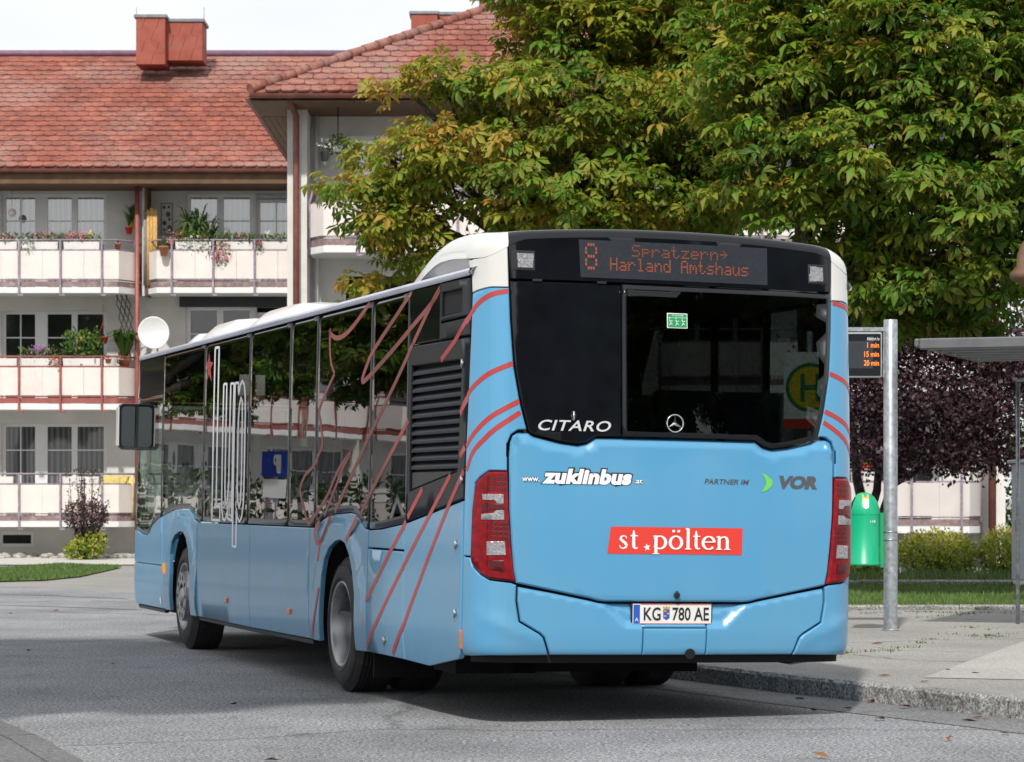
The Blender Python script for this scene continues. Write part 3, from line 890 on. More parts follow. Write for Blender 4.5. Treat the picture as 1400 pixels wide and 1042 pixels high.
mb = MB(); mb.tube([FO(-.674, 1.873, .0), FO(-.674, 1.873, .02)], .016, 10); mb.tube([FO(-.674, 1.90, .014), FO(-.674, 1.845, .014)], .008, 6); mb.build('lock', M['chrome'], bus)
M['stk'] = mat('sticker_green', (.01, .30, .10), .5, var=.05)
st = panel('sticker', [(-.067, 2.430), (.068, 2.430), (.068, 2.522), (-.067, 2.522)], M['lettw'], off=.005, h=.08, edge=.002, drop=.001, thick=.001)
panel('sticker_field', [(-.062, 2.435), (.063, 2.435), (.063, 2.494), (-.062, 2.494)], M['stk'], st, off=.007, h=.08, edge=.001, drop=.0005, thick=.0005)
panel('sticker_field', [(-.062, 2.498), (.063, 2.498), (.063, 2.517), (-.062, 2.517)], M['stk'], st, off=.007, h=.08, edge=.001, drop=.0005, thick=.0005)
skin_text('lettering', 'Notausstieg', -.035, .04, 2.501, 2.514, M['lettw'], st, off=.009)
for i in range(3):
    s0 = -.055 + i * .041
    mb = MB()
    for (a, b) in (((.004, .044), (.012, .024)), ((.012, .024), (.026, .010)), ((.012, .024), (.002, .006)), ((.008, .034), (.026, .036))):
        mb.tube([FO(s0 + a[0], 2.437 + a[1], .008), FO(s0 + b[0], 2.437 + b[1], .008)], .0022, 4)
    mb.tube([FO(s0 + .004, 2.437 + .049, .008), FO(s0 + .006, 2.437 + .053, .008)], .004, 5); mb.build('pictogram', M['lettw'], st)

# corner pillars (blue), white corner caps
PIL = [(1.43, 1.014), (1.341, 1.014), (1.330, 1.29), (1.306, 1.454), (1.264, 1.492), (1.197, 1.533), (1.085, 1.533), (1.085, 1.70), (1.063, 1.752), (1.02, 1.782), (.966, 1.786), (1.008, 1.945), (1.048, 2.165), (1.068, 2.44), (1.076, 2.641), (1.185, 2.642), (1.224, 2.636), (1.289, 2.623), (1.334, 2.610), (1.345, 2.40), (1.375, 1.98), (1.40, 1.69), (1.42, 1.36)]
CAP = [(1.334, 2.616), (1.289, 2.629), (1.224, 2.642), (1.185, 2.648), (1.078, 2.647), (1.081, 2.76)] + [(s, ztop(s) + .003) for s in (1.085, 1.13, 1.18, 1.23, 1.28, 1.33, 1.38)] + [(1.37, 2.78), (1.345, 2.74), (1.338, 2.68)]
for mir in (True, False):
    panel('corner_pillar', PIL, M['paint'], h=.045, mirror=mir, edge=.006, drop=.006)
    panel('corner_cap', CAP, M['bwhite'], h=.035, mirror=mir, edge=.004, drop=.004)
for pts in ([(-1.437, 2.431), (-1.319, 2.514), (-1.227, 2.58), (-1.154, 2.609), (-1.08, 2.622)], [(-1.43, 1.955), (-1.364, 2.008), (-1.259, 2.081), (-1.181, 2.128), (-1.052, 2.183)],
            [(-1.43, 1.678), (-1.361, 1.714), (-1.257, 1.802), (-1.166, 1.87), (-1.012, 1.955)], [(-1.43, 1.53), (-1.324, 1.639), (-1.24, 1.713), (-1.152, 1.788), (-1.004, 1.887)]):
    ribbon('red_line', smoothline([(min(-s, 1.395) * -1, z) for s, z in pts]), .030, M['stripe'], h=.025, off=.0015)
for pts in ([(1.08, 2.632), (1.24, 2.605), (1.34, 2.55)], [(1.05, 2.183), (1.215, 2.125), (1.36, 2.03)], [(1.01, 1.945), (1.205, 1.86), (1.37, 1.75)], [(1.0, 1.876), (1.205, 1.752), (1.38, 1.60)]):
    ribbon('red_line', smoothline(pts), .030, M['stripe'], h=.025, off=.0015)

# engine flap with its folded upper edge
def dist_gb(s, z):
    a = abs(s)
    for (s0, z0), (s1, z1) in zip(GB, GB[1:]):
        if s0 <= a <= s1: return z0 + (z1 - z0) * (a - s0) / (s1 - s0) - z
    return GB[-1][1] - z
def hatch_d(s, z):
    d = dist_gb(s, z)
    t = min(1, max(0, d / .075)) if abs(s) < 1.02 else 1
    r = -.035 * (1 - t) ** 1.4
    # side flanks roll in slightly and the lower edge tucks under
    r -= .012 * max(0, 1 - (z - .745) / .05) if z < .795 else 0
    return r
hs = [(1.066, 1.70), (1.072, 1.62), (1.071, 1.52), (1.068, 1.30), (1.052, 1.09), (1.035, .93), (1.018, .856)]
hb = [(.79, .812), (.56, .768), (.50, .753), (.46, .749)]
hatch_o = [(0, .749)] + [(s, z) for s, z in hb[::-1]] + hs[::-1] + [(1.05, 1.744), (1.01, 1.768)] + [(s, z - .012) for s, z in GB[::-1]]
hatch_o = hatch_o + [(-s, z) for s, z in hatch_o[::-1] if s > 0]
hatch = panel('engine_flap', hatch_o, M['paint'], h=.04, dfun=hatch_d, off=.002, edge=.010, drop=.010)
mb = MB(); mb.tube([FO(.0, .79, 0), FO(0, .79, .022)], .018, 10); mb.tube([FO(0, .815, .014), FO(0, .768, .014)], .009, 6); mb.build('lock', M['satin'], hatch)

# tail lamps
LL = [(1.200, 1.527), (1.082, 1.527), (1.073, 1.293), (1.057, 1.08), (1.03, .886), (1.024, .862), (1.186, .878), (1.251, .912), (1.310, .96), (1.334, 1.0), (1.324, 1.29), (1.299, 1.447), (1.260, 1.485)]
def lamp_d(s, z): return .012
for mir in (True, False):
    g = -1 if mir else 1
    tl = panel('tail_lamp', LL, M['redlens'], h=.035, mirror=mir, off=.012, edge=.014, drop=.014)
    def bit(nm, pl, m, off): panel(nm, [(abs(s), z) for s, z in pl], m, tl, off=off, h=.03, edge=.002, drop=.001, thick=.004, mirror=mir)
    bit('clear_lens', [(-1.233, 1.389), (-1.105, 1.391), (-1.104, 1.333), (-1.14, 1.333), (-1.155, 1.353), (-1.228, 1.356)], M['clear'], .0175)
    bit('clear_lens', [(-1.147, 1.292), (-1.101, 1.293), (-1.1, 1.235), (-1.237, 1.236), (-1.237, 1.269), (-1.169, 1.275)], M['clear'], .0175)
    bit('clear_lens', [(-1.2, 1.104), (-1.094, 1.106), (-1.088, 1.024), (-1.199, 1.022)], M['clear'], .0175)
    bit('dark_lens', [(-1.187, .989), (-1.099, .991), (-1.095, .925), (-1.187, .935)], M['darkred'], .0165)
    bit('dark_lens', [(-1.237, 1.335), (-1.10, 1.328), (-1.10, 1.298), (-1.175, 1.296), (-1.237, 1.275)], M['darkred'], .0155)
    for r_ in range(4):       # LED cells
        for c_ in range(4):
            s0, z0 = -1.19 + c_ * .03, 1.118 + r_ * .028
            bit('lamp_cell', [(s0, z0), (s0 + .023, z0), (s0 + .023, z0 + .021), (s0, z0 + .021)], M['darkred'], .0132)
    for c_ in range(4):
        for r_ in range(3):
            s0, z0 = -1.205 + c_ * .03, 1.41 + r_ * .032
            bit('lamp_cell', [(s0, z0), (s0 + .022, z0), (s0 + .022, z0 + .024), (s0, z0 + .024)], M['darkred'], .0132)

# bumper: corner pieces, wings, plate panel, towing cover
BC = [(1.445, .402), (1.35, .404), (1.195, .412), (.812, .418), (.848, .524), (.872, .546), (1.0, .619), (1.022, .747), (1.019, .842), (1.05, .854), (1.186, .868), (1.253, .902), (1.314, .952), (1.340, 1.004), (1.43, 1.004), (1.43, .7)]
def corner_d(s, z):
    # soft ridge running from the wing up to the lamp
    a = abs(s); L = .60 + (a - .99) * .34
    r = .009 * math.exp(-((z - L + .04) / .05) ** 2) * min(1, max(0, (a - .8) / .1)) * min(1, max(0, (1.3 - a) / .2)) if a > .8 else 0
    if z < .46: r -= .02 * ((.46 - z) / .06) ** 2
    return r
def poly_depth(s, z, poly):
    """signed distance to a convex polygon, positive inside"""
    d = 1e9
    for i in range(len(poly)):
        a, b = poly[i], poly[(i + 1) % len(poly)]
        e = Vector((b[0] - a[0], b[1] - a[1])); l = e.length
        d = min(d, (e.x * (z - a[1]) - e.y * (s - a[0])) / l)
    return d
REC = [(-.372, .592), (.372, .592), (.415, .625), (.45, .705), (.53, .78), (-.53, .78), (-.45, .705), (-.415, .625)]
def wing_d(s, z):
    d = poly_depth(s, z, REC)
    t = min(1, max(0, (d + .02) / .07)); r = -.034 * t * t * (3 - 2 * t)
    if z < .46: r -= .02 * ((.46 - z) / .06) ** 2
    tz = .84 - max(0, (1.02 - abs(s))) * .185
    if z > tz - .03: r -= .012 * min(1, (z - tz + .03) / .03)
    return r
WI = [(1.006, .832), (.79, .795), (.56, .751), (.50, .737), (.46, .733), (.212, .733), (.212, .42), (.80, .42), (.836, .527), (.862, .552), (.988, .625), (1.009, .747)]
for mir in (True, False):
    panel('bumper_corner', BC, M['paint'], h=.04, mirror=mir, dfun=corner_d)
    panel('bumper_wing', WI, M['paint'], h=.018, mirror=mir, dfun=wing_d)
panel('plate_panel', [(-.206, .590), (.206, .590), (.206, .733), (-.206, .733)], M['paint'], h=.03, dfun=wing_d)
panel('towing_cover', [(-.206, .42), (.206, .42), (.206, .584), (-.206, .584)], M['paint'], h=.04, dfun=wing_d)
mb = MB(); mb.tube([FO(.10, .43, .0), FO(.10, .43, .012)], .032, 14); mb.build('towing_hole', M['under'], bus)
# number plate on the recessed panel
pl = panel('number_plate', [(-.285, .592), (.252, .592), (.252, .742), (-.285, .742)], M['satin'], off=-.022, h=.1, edge=.006, drop=.006, thick=.03)
pw = panel('plate_field', [(-.275, .612), (.242, .612), (.242, .734), (-.275, .734)], M['plate'], pl, off=-.017, h=.1, edge=.002, drop=.002, thick=.002)
panel('blue_band', [(-.272, .616), (-.230, .616), (-.230, .730), (-.272, .730)], M['plateblue'], pl, off=-.015, h=.1, edge=.001, drop=.001, thick=.001)
for z in (.7305, .613): panel('red_rule', [(-.228, z), (.241, z), (.241, z + .003), (-.228, z + .003)], M['banner'], pl, off=-.0145, h=.2, edge=.0003, drop=.0005, thick=.0005)
skin_text('lettering', 'A', -.262, -.240, .628, .650, M['lettw'], pl, off=-.013)
skin_text('lettering', 'KG', -.205, -.095, .634, .714, M['lettk'], pl, off=-.0135, bold=.012)
skin_text('lettering', '780', -.018, .102, .634, .714, M['lettk'], pl, off=-.0135, bold=.012)
skin_text('lettering', 'AE', .125, .225, .634, .714, M['lettk'], pl, off=-.0135, bold=.012)
cr = panel('crest', [(-.078, .65), (-.057, .636), (-.036, .65), (-.036, .70), (-.078, .70)], M['plateblue'], pl, off=-.0145, h=.1, edge=.001, drop=.001, thick=.001)
panel('crown', [(-.076, .703), (-.038, .703), (-.034, .722), (-.048, .713), (-.057, .724), (-.066, .713), (-.080, .722)], M['yellow'], cr, off=-.0145, h=.1, edge=.001, drop=.001, thick=.001)
for k in range(3): panel('eagle', [(-.074 + (k % 2) * .02, .655 + k * .015), (-.058 + (k % 2) * .02, .655 + k * .015), (-.058 + (k % 2) * .02, .666 + k * .015), (-.074 + (k % 2) * .02, .666 + k * .015)], M['yellow'], cr, off=-.0125, h=.1, edge=.001, drop=.0005, thick=.0005)
panel('plate_rim', [(-.23, .597), (.19, .597), (.19, .606), (-.23, .606)], M['plate'], pl, off=-.018, h=.2, edge=.001, drop=.001, thick=.001)

# lettering on the flap
skin_text('lettering', 'www.', -.993, -.886, 1.467, 1.497, M['lettk'], off=.0045, bold=.09); skin_text('lettering', 'www.', -.993, -.886, 1.470, 1.495, M['lettw'], off=.006, bold=.02)
skin_text('lettering', 'zuklinbus', -.882, -.280, 1.448, 1.560, M['lettk'], off=.0045, bold=.105, shear=.22, space=1.0)
skin_text('lettering', 'zuklinbus', -.870, -.290, 1.458, 1.552, M['lettw'], off=.0065, bold=.055, shear=.22, space=1.06)
skin_text('lettering', '.at', -.285, -.229, 1.467, 1.498, M['lettk'], off=.0045, bold=.09); skin_text('lettering', '.at', -.283, -.231, 1.470, 1.495, M['lettw'], off=.006, bold=.02)
skin_text('lettering', 'PARTNER IM', .176, .478, 1.474, 1.506, M['lettg'], off=.0045, bold=.02, shear=.25)
skin_text('lettering', 'VOR', .662, .974, 1.453, 1.536, M['lettg'], off=.0045, bold=.06, shear=.28)
chev = [(.556, 1.552), (.600, 1.535), (.637, 1.505), (.640, 1.49), (.630, 1.465), (.600, 1.442), (.559, 1.429), (.572, 1.448), (.590, 1.475), (.594, 1.495), (.585, 1.52)]
panel('green_arrow', chev, M['green'], off=.005, h=.03, edge=.001, drop=.001, thick=.001)
bn = panel('red_banner', [(-.453, 1.040), (.433, 1.040), (.435, 1.205), (-.431, 1.205)], M['banner'], off=.0045, h=.055, edge=.001, drop=.001, thick=.001)
# serif lettering of the banner, drawn stroke by stroke (x-height 1)
def strokes(name, glyphs, s0, z0, k, m, parent, off=.007, kx=1.0):
    vs, fs = [], []
    x = 0
    for adv, ss_ in glyphs:
        for pts in ss_:
            b = len(vs); n = len(pts); off += .00025
            for i, (px, pz, w) in enumerate(pts):
                a = pts[max(0, i - 1)]; c = pts[min(n - 1, i + 1)]
                t = Vector((c[0] - a[0], c[1] - a[1])).normalized(); q = Vector((-t.y, t.x)) * w / 2
                vs += [FO(s0 + (x + px - q.x) * k * kx, z0 + (pz - q.y) * k, off), FO(s0 + (x + px + q.x) * k * kx, z0 + (pz + q.y) * k, off)]
            fs += [(b + 2 * i, b + 2 * i + 2, b + 2 * i + 3, b + 2 * i + 1) for i in range(n - 1)]
        x += adv
    me = mesh_from(name, vs, fs, m)
    # all strokes face outwards
    nrm = FN(s0, z0)
    fl = [f if (Vector(vs[f[1]]) - Vector(vs[f[0]])).cross(Vector(vs[f[2]]) - Vector(vs[f[0]])).dot(nrm) > 0 else f[::-1] for f in fs]
    bpy.data.meshes.remove(me)
    return link(name, mesh_from(name, vs, fl, m), parent)
def arc(cx, cz, rx, rz, a0, a1, w0, w1, n=14):
    """elliptic arc, thick on its flanks (w1) and thin at top and bottom (w0)"""
    o = []
    for i in range(n + 1):
        a = R(a0 + (a1 - a0) * i / n); c = abs(math.cos(a)); o.append((cx + rx * math.cos(a), cz + rz * math.sin(a), w0 + (w1 - w0) * c))
    return o
TN, TK = .09, .19
def bar(x0, x1, z, w=.07): return [(x0, z, w), (x1, z, w)]
G_s = (.70, [[(.50, .76, .05), (.47, .90, .06), (.32, .96, TN), (.17, .88, .12), (.14, .72, .16), (.26, .58, TK), (.42, .44, TK), (.50, .28, .16), (.45, .10, .12), (.28, .03, TN), (.13, .10, .06), (.09, .26, .05)]])
G_t = (.58, [[(.24, 1.36, .06), (.24, 1.1, .17), (.24, .3, TK), (.27, .12, .17), (.36, .04, .12), (.50, .10, .06)], bar(.04, .50, .96, .08)])
G_p = (1.02, [[(.24, .97, TK), (.24, -.32, TK)], bar(.04, .45, -.34, .06), [(.05, .92, .06), (.24, .98, .08)], arc(.47, .49, .37, .46, 150, -150, TN, TK)])
G_o = (.98, [arc(.46, .49, .36, .46, 0, 360, TN, TK, 28)])
G_oe = (.98, G_o[1] + [[(.22, 1.32, .17), (.39, 1.32, .17)], [(.54, 1.32, .17), (.71, 1.32, .17)]])
G_l = (.50, [[(.24, 1.52, TK), (.24, .03, TK)], bar(.04, .45, .03, .07), [(.06, 1.47, .06), (.24, 1.54, .08)]])
G_e = (.90, [arc(.46, .49, .36, .46, 5, 320, TN, TK, 22), bar(.12, .80, .55, .08)])
G_n = (1.08, [[(.22, .97, TK), (.22, .03, TK)], bar(.03, .42, .03, .07), [(.04, .92, .06), (.22, .98, .08)], [(.26, .76, .07), (.42, .92, .10), (.58, .94, .14), (.70, .84, .18), (.74, .66, TK), (.74, .03, TK)], bar(.55, .94, .03, .07)])
strokes('lettering', [G_s, G_t], -.384, 1.070, .084, M['lettw'], bn, kx=1.25)
strokes('lettering', [G_p, G_oe, G_l, G_t, G_e, G_n], -.166, 1.071, .084, M['lettw'], bn, kx=1.25)
star = [(-.198 + math.cos(R(90 + 36 * i + 12)) * (.024 if i % 2 == 0 else .010), 1.081 + math.sin(R(90 + 36 * i + 12)) * (.024 if i % 2 == 0 else .010)) for i in range(10)]
panel('white_star', star, M['lettw'], bn, off=.007, h=.1, edge=.0005, drop=.0005, thick=.0005)

# underside behind the bumper
mb = MB()
mb.bbox(-1.16, 1.16, .25, 2.6, .425, .52); mb.bbox(-1.1, 1.1, 1.1, 2.6, .33, .43); mb.bbox(-.55, .75, 1.5, 2.3, .23, .34); mb.bbox(-.95, -.4, 1.5, 2.0, .22, .34)
mb.bbox(-1.12, 1.12, 4.2, 8.3, .26, .42); mb.bbox(-1.12, 1.12, 9.8, 11.7, .27, .42); mb.bbox(-.75, .75, 2.5, 4.3, .34, .5); mb.bbox(-.6, .6, 8.2, 9.9, .32, .48)
mb.build('underbody', M['under'], bus)
mb = MB(); mb.bbox(-1.17, -.72, 2.72, 2.735, .12, .40); mb.build('mud_flap', M['under'], bus)

# ---- sides: outlines in (distance from the rear, height)
def Y2(pl): return [(SY(y), z) for y, z in pl]
BELT = [(1.575, 1.206), (1.631, 1.2), (2.218, 1.157), (2.508, 1.147), (2.62, 1.153), (2.658, 1.162), (2.817, 1.229), (2.916, 1.255), (3.05, 1.262), (3.45, 1.25), (3.72, 1.229), (3.875, 1.198), (3.94, 1.168), (4.04, 1.147), (4.887, 1.145), (6.26, 1.147), (7.44, 1.147), (8.357, 1.148), (8.529, 1.174), (8.65, 1.230), (8.765, 1.258), (9.18, 1.258), (9.6, 1.242), (10.09, 1.186), (10.28, 1.158), (10.55, 1.098), (10.66, 1.036), (10.8, 1.006), (11.06, 1.008), (11.30, 1.040), (11.56, 1.045), (11.9, 1.03), (12.5, 1.0), (13.4, 1.0)]
def belt(y):
    for (a, za), (b, zb) in zip(BELT, BELT[1:]):
        if a <= y <= b: return za + (zb - za) * (y - a) / (b - a)
    return BELT[0][1] if y < BELT[0][0] else BELT[-1][1]
def belt_pts(y0, y1, dz=0.0):
    return [(y0, belt(y0) + dz)] + [(y, z + dz) for y, z in BELT if y0 + .01 < y < y1 - .01] + [(y1, belt(y1) + dz)]
ARCH_R = [(2.845, .303), (2.84, .69), (2.905, .85), (3.0, .965), (3.12, 1.044), (3.26, 1.066), (3.40, 1.054), (3.58, 1.003), (3.71, .918), (3.785, .79), (3.825, .62), (3.866, .318)]
ARCH_F = [(8.643, .309), (8.63, .73), (8.715, .895), (8.82, 1.0), (8.96, 1.048), (9.12, 1.056), (9.35, 1.018), (9.5, .948), (9.565, .84), (9.565, .64), (9.58, .316)]
SIDE = [
    ('engine_door', [(.352, .412), (.40, .377), (1.066, .296), (1.632, .304), (1.632, 1.192), (.34, 1.346)]),
    ('service_flap', [(1.642, .305), (2.57, .307), (2.535, 1.014), (1.642, 1.012)]),
    ('side_panel', [(1.640, 1.026), (2.53, 1.026)] + [(2.53, 1.140)] + [(2.218, 1.150), (1.640, 1.192)]),
    ('wheel_panel', [(2.58, .307)] + ARCH_R + [(4.212, .315)] + belt_pts(2.54, 4.205, -.006)[::-1]),
    ('side_panel', [(4.222, .316), (6.235, .307), (6.245, 1.140), (4.218, 1.140)]),
    ('side_panel', [(6.247, .307), (8.385, .309), (8.345, 1.141), (6.257, 1.141)]),
    ('wheel_panel', [(8.397, .309)] + ARCH_F + [(10.018, .314)] + belt_pts(8.36, 10.01, -.006)[::-1]),
    ('front_panel', [(10.03, .726), (12.4, .726)] + belt_pts(10.025, 12.4, -.006)[::-1]),
    ('front_panel', [(10.033, .314), (12.4, .314), (12.4, .718), (10.033, .718)]),
]
def arch_d(s, z):
    """flared lips round the wheel arches"""
    y = YS + abs(s) - SC; r = 0
    for cy in (3.35, 9.1):
        d = math.hypot((y - cy) * 1.0, (z - .46) * 1.0)
        if abs(y - cy) < .95: r = max(r, .016 * min(1, max(0, (.78 - d) / .06)))
    return r
for mir in (False, True):
    for nm, pl in SIDE:
        panel(nm, Y2(pl), M['paint'], h=.06 if nm in ('wheel_panel', 'front_panel') else .16, mirror=mir, edge=.005, drop=.005, dfun=arch_d if nm == 'wheel_panel' else None)
    # black sill strip under the panels
    for y0, y1 in ((4.2, 8.39), (10.0, 12.2)):
        panel('sill', Y2([(y0, .268), (y1, .268), (y1, .306), (y0, .306)]), M['satin'], h=.3, off=-.012, mirror=mir)
# wheel housings
for cy in (3.35, 9.1):
    for g in (-1, 1):
        mb = MB(); pr = []
        n = 20
        vs, fs = [], []
        for i in range(n + 1):
            a = math.pi * i / n; y, z = cy + math.cos(a) * .60, .42 + math.sin(a) * .66
            vs += [(g * 1.235, y, z), (g * .62, y, z)]
        fs = [(2 * i, 2 * i + 1, 2 * i + 3, 2 * i + 2) for i in range(n)]
        mb.add(vs, fs); mb.bbox(g * .60, g * .62, cy - .6, cy + .6, .2, 1.1); mb.build('wheel_housing', M['under'], bus)
# windows: one pane after another
PANES = [(1.585, 2.512), (2.525, 4.055), (4.068, 4.908), (4.921, 6.335), (6.348, 8.155), (8.17, 10.09)]
for mir in (False, True):
    for y0, y1 in PANES:
        pts = [(y0, 2.722), (y0, belt(y0) + .004)] + belt_pts(y0, y1, .004)[1:-1] + [(y1, belt(y1) + .004), (y1, 2.722)]
        glass_panel('side_window', Y2(pts), M['glass_side'], off=-.004, h=.2, mirror=mir, rim=.05)
    pts = [(10.105, 2.335), (10.105, belt(10.105) + .004)] + belt_pts(10.105, 11.42, .004)[1:-1] + [(11.42, belt(11.42) + .004), (11.42, 2.335)]
    glass_panel('driver_window', Y2(pts), M['glass_drv'], off=-.004, h=.12, mirror=mir, rim=.04)
    panel('front_header', Y2([(10.105, 2.345), (12.9, 2.345), (12.9, 2.722), (10.105, 2.722)]), M['bgloss'], off=-.004, h=.12, mirror=mir)
    for y in (2.518, 4.061, 4.914, 6.341, 8.162, 10.097):     # rubber joints
        panel('window_joint', Y2([(y - .006, belt(y) + .01), (y + .006, belt(y) + .01), (y + .006, 2.72), (y - .006, 2.72)]), M['under'], off=-.006, h=.4, edge=.002, drop=.002, mirror=mir)
glass_panel('windscreen', [(SY(11.43), 1.05), (SY(11.43), 2.335), (-SE + .001, 2.335), (-SE + .001, 1.0)], M['glass_drv'], off=-.004, h=.1, rim=.03)
glass_panel('windscreen', [(-SY(11.43), 1.05), (-SY(11.43), 2.335), (SE - .001, 2.335), (SE - .001, 1.0)], M['glass_drv'], off=-.004, h=.1, rim=.03)

# black louvre panel and small panels at the rear of the near side
LOUV = [(1.515, 2.222), (.375, 2.216), (.458, 1.528), (1.525, 1.408)]
glass_panel('side_window', [(-a, b) for a, b in Y2([(.36, 2.70), (.36, 1.36), (1.57, 1.22), (1.57, 2.70)])], M['glass_drv'], off=-.004, h=.15, rim=.04)
panel('louvre_frame', Y2([(1.572, 2.352), (.236, 2.347), (.262, 1.98), (.322, 1.362), (1.572, 1.214)]), M['bblack'], h=.10, holes=[Y2(LOUV)])
panel('vent_strip', Y2([(1.572, 2.362), (.236, 2.357), (.226, 2.470), (.86, 2.466), (.86, 2.372), (1.572, 2.372)]) if False else Y2([(.86, 2.362), (.236, 2.357), (.226, 2.468), (.86, 2.464)]), M['bblack'], h=.1)
panel('small_window', Y2([(.87, 2.364), (1.573, 2.364), (1.573, 2.722), (.87, 2.722)]), M['bgloss'], h=.12, off=-.002)
VENT = [(.82, 2.655), (.385, 2.655), (.39, 2.508), (.822, 2.508)]
vp = panel('vent_panel', Y2([(.862, 2.476), (.228, 2.480), (.228, 2.716), (.862, 2.722)]), M['bblack'], h=.08, holes=[Y2(VENT)])
panel('vent_back', Y2([(.84, 2.5), (.37, 2.5), (.37, 2.67), (.84, 2.67)]), M['under'], vp, off=-.03, h=.2)
for i in range(22):
    y = .40 + i * .0195
    panel('vent_bar', Y2([(y, 2.512), (y + .006, 2.512), (y + .006, 2.652), (y, 2.652)]), M['satin'], vp, off=-.014, h=.2, edge=.001, drop=.001, thick=.008)
panel('louvre_back', Y2([(1.56, 2.25), (.33, 2.25), (.42, 1.50), (1.56, 1.38)]), M['under'], off=-.05, h=.3)
def lx(z):      # front-rear extent of the louvre opening at height z
    t = (2.22 - z) / .69; return .375 + .083 * t + .006, 1.515 - .006
for i in range(12):
    z = 2.205 - i * .0555
    a, b = lx(z); a2, b2 = lx(z - .05)
    v = [FO(SY(b), z, -.036), FO(SY(a), z, -.036), FO(SY(a2), z - .030, -.004), FO(SY(b2), z - .030, -.004), FO(SY(a2), z - .046, -.006), FO(SY(b2), z - .046, -.006), FO(SY(a2), z - .046, -.03), FO(SY(b2), z - .046, -.03)]
    mb = MB(); mb.add(v, [(0, 3, 2, 1)[::-1], (3, 5, 4, 2)[::-1], (5, 7, 6, 4)[::-1]]); mb.build('louvre_slat', M['slat'] if 'slat' in M else M.setdefault('slat', mat('louvre_plastic', (.014, .017, .025), .45, var=.15, spec=.3)), bus)
panel('louvre_blank', Y2([(1.512, 1.535), (.456, 1.535), (.464, 1.534), (1.512, 1.416)]), M['satin'], off=-.012, h=.2)
for y, z in ((.36, 1.46),): pass

# door latches, side markers
for y, z in ((.452, 1.08), (.449, .658), (2.1, .407), (.30, 1.475), (.33, 2.19)):
    mb = MB(); s = SY(max(y, .35)) if y > .34 else SY(.345)
    mb.tube([FO(s, z, 0), FO(s, z, .012)], .016, 10); mb.tube([FO(s, z + .026, .010), FO(s, z - .03, .010)], .007, 6); mb.build('latch', M['rim'], bus)
for y, z in ((7.10, .497), (4.818, .494), (2.663, .499)):
    panel('side_marker', Y2([(y - .05, z - .022), (y + .05, z - .022), (y + .05, z + .022), (y - .05, z + .022)]), M['amber'], off=.014, h=.1, edge=.006, drop=.008, thick=.012)
panel('turn_signal', Y2([(9.79, .64), (9.89, .64), (9.89, .75), (9.79, .75)]), M['amberlit'], off=.03, h=.1, edge=.02, drop=.02, thick=.02)
panel('rear_reflector', [(-1.456, .445), (-1.428, .445), (-1.428, .56), (-1.456, .56)], M['amber'], off=.010, h=.1, edge=.004, drop=.006, thick=.012)
panel('white_sticker', Y2([(10.05, .36), (10.12, .36), (10.12, .42), (10.05, .42)]), M['lettw'], off=.004, h=.1, edge=.001, drop=.001, thick=.001)

# red line graphics of the near side
def line(pts, on_glass, w=.036, off=None, sm=True):
    p = smoothline(pts) if sm else pts
    ribbon('red_line', [(SY(y), z) for y, z in p][::-1], w, M['stripe_glass'] if on_glass else M['stripe'], off=off if off is not None else (-.0025 if on_glass else .0015), h=.06, ws=w * 1.75)
line([(2.624, 2.713), (2.879, 2.63), (3.142, 2.557), (3.337, 2.523), (3.538, 2.519), (3.706, 2.559), (3.73, 2.596)], True)
line([(3.73, 2.596), (3.716, 2.447), (3.665, 2.342), (3.563, 2.261)], True, .028)
line([(3.563, 2.261), (3.98, 2.032), (3.951, 1.92), (3.88, 1.782), (3.916, 1.724), (4.151, 1.599), (4.396, 1.532), (4.546, 1.427), (4.422, 1.291), (4.289, 1.182), (4.166, 1.203), (3.733, 1.371), (3.396, 1.567), (3.039, 1.690)], True, .030)
line([(3.039, 1.690), (3.262, 1.586), (3.79, 1.232)], True, .030, sm=False)
line([(3.85, 1.19), (3.997, 1.115), (3.911, 1.028), (3.754, 1.08), (3.54, 1.222)], False, .030, off=.0172)
line([(1.568, 2.71), (2.447, 2.396), (2.659, 2.286), (2.781, 2.174), (2.47, 2.234), (1.584, 2.467)], True)
line([(1.58, 2.468), (1.071, 2.604), (.875, 2.685)], True, off=.0005)
line([(.875, 2.69), (1.071, 2.60), (1.492, 2.37)], True, off=.0005)
line([(1.50, 2.366), (1.59, 2.318)], True, off=.0015, sm=False)
line([(1.59, 2.318), (1.925, 2.131), (2.547, 1.80), (3.483, 1.264)], True, sm=False)
line([(3.50, 1.235), (3.70, 1.11), (3.83, 1.02), (3.90, .90)], False, .028, off=.0172)
line([(1.585, 1.874), (2.522, 1.395), (2.78, 1.243)], True, sm=False)
line([(2.78, 1.235), (2.95, 1.14), (3.09, 1.058)], False, off=.0172, sm=False)
line([(.24, 2.47), (.521, 2.337), (.83, 2.232)], False, off=.0015, sm=False)
line([(.27, 1.972), (.40, 1.882)], False, off=.0015, sm=False)
line([(1.22, 1.424), (1.40, 1.325), (1.56, 1.238)], False, off=.0015, sm=False)
line([(1.595, 1.215), (1.643, 1.18), (1.988, .995), (2.508, .692), (2.83, .575)], False, sm=False)
line([(.301, 1.675), (.40, 1.62)], False, sm=False)
line([(.60, 1.508), (1.012, 1.277), (1.435, 1.038), (1.628, .923), (1.972, .721), (2.613, .326)], False, .034, sm=False)
line([(.323, 1.53), (.613, 1.332), (.808, 1.186), (1.102, .956), (1.606, .543), (1.929, .325)], False, .034, sm=False)
line([(3.845, .705), (3.96, .511), (4.084, .332)], False, .026, off=.02)

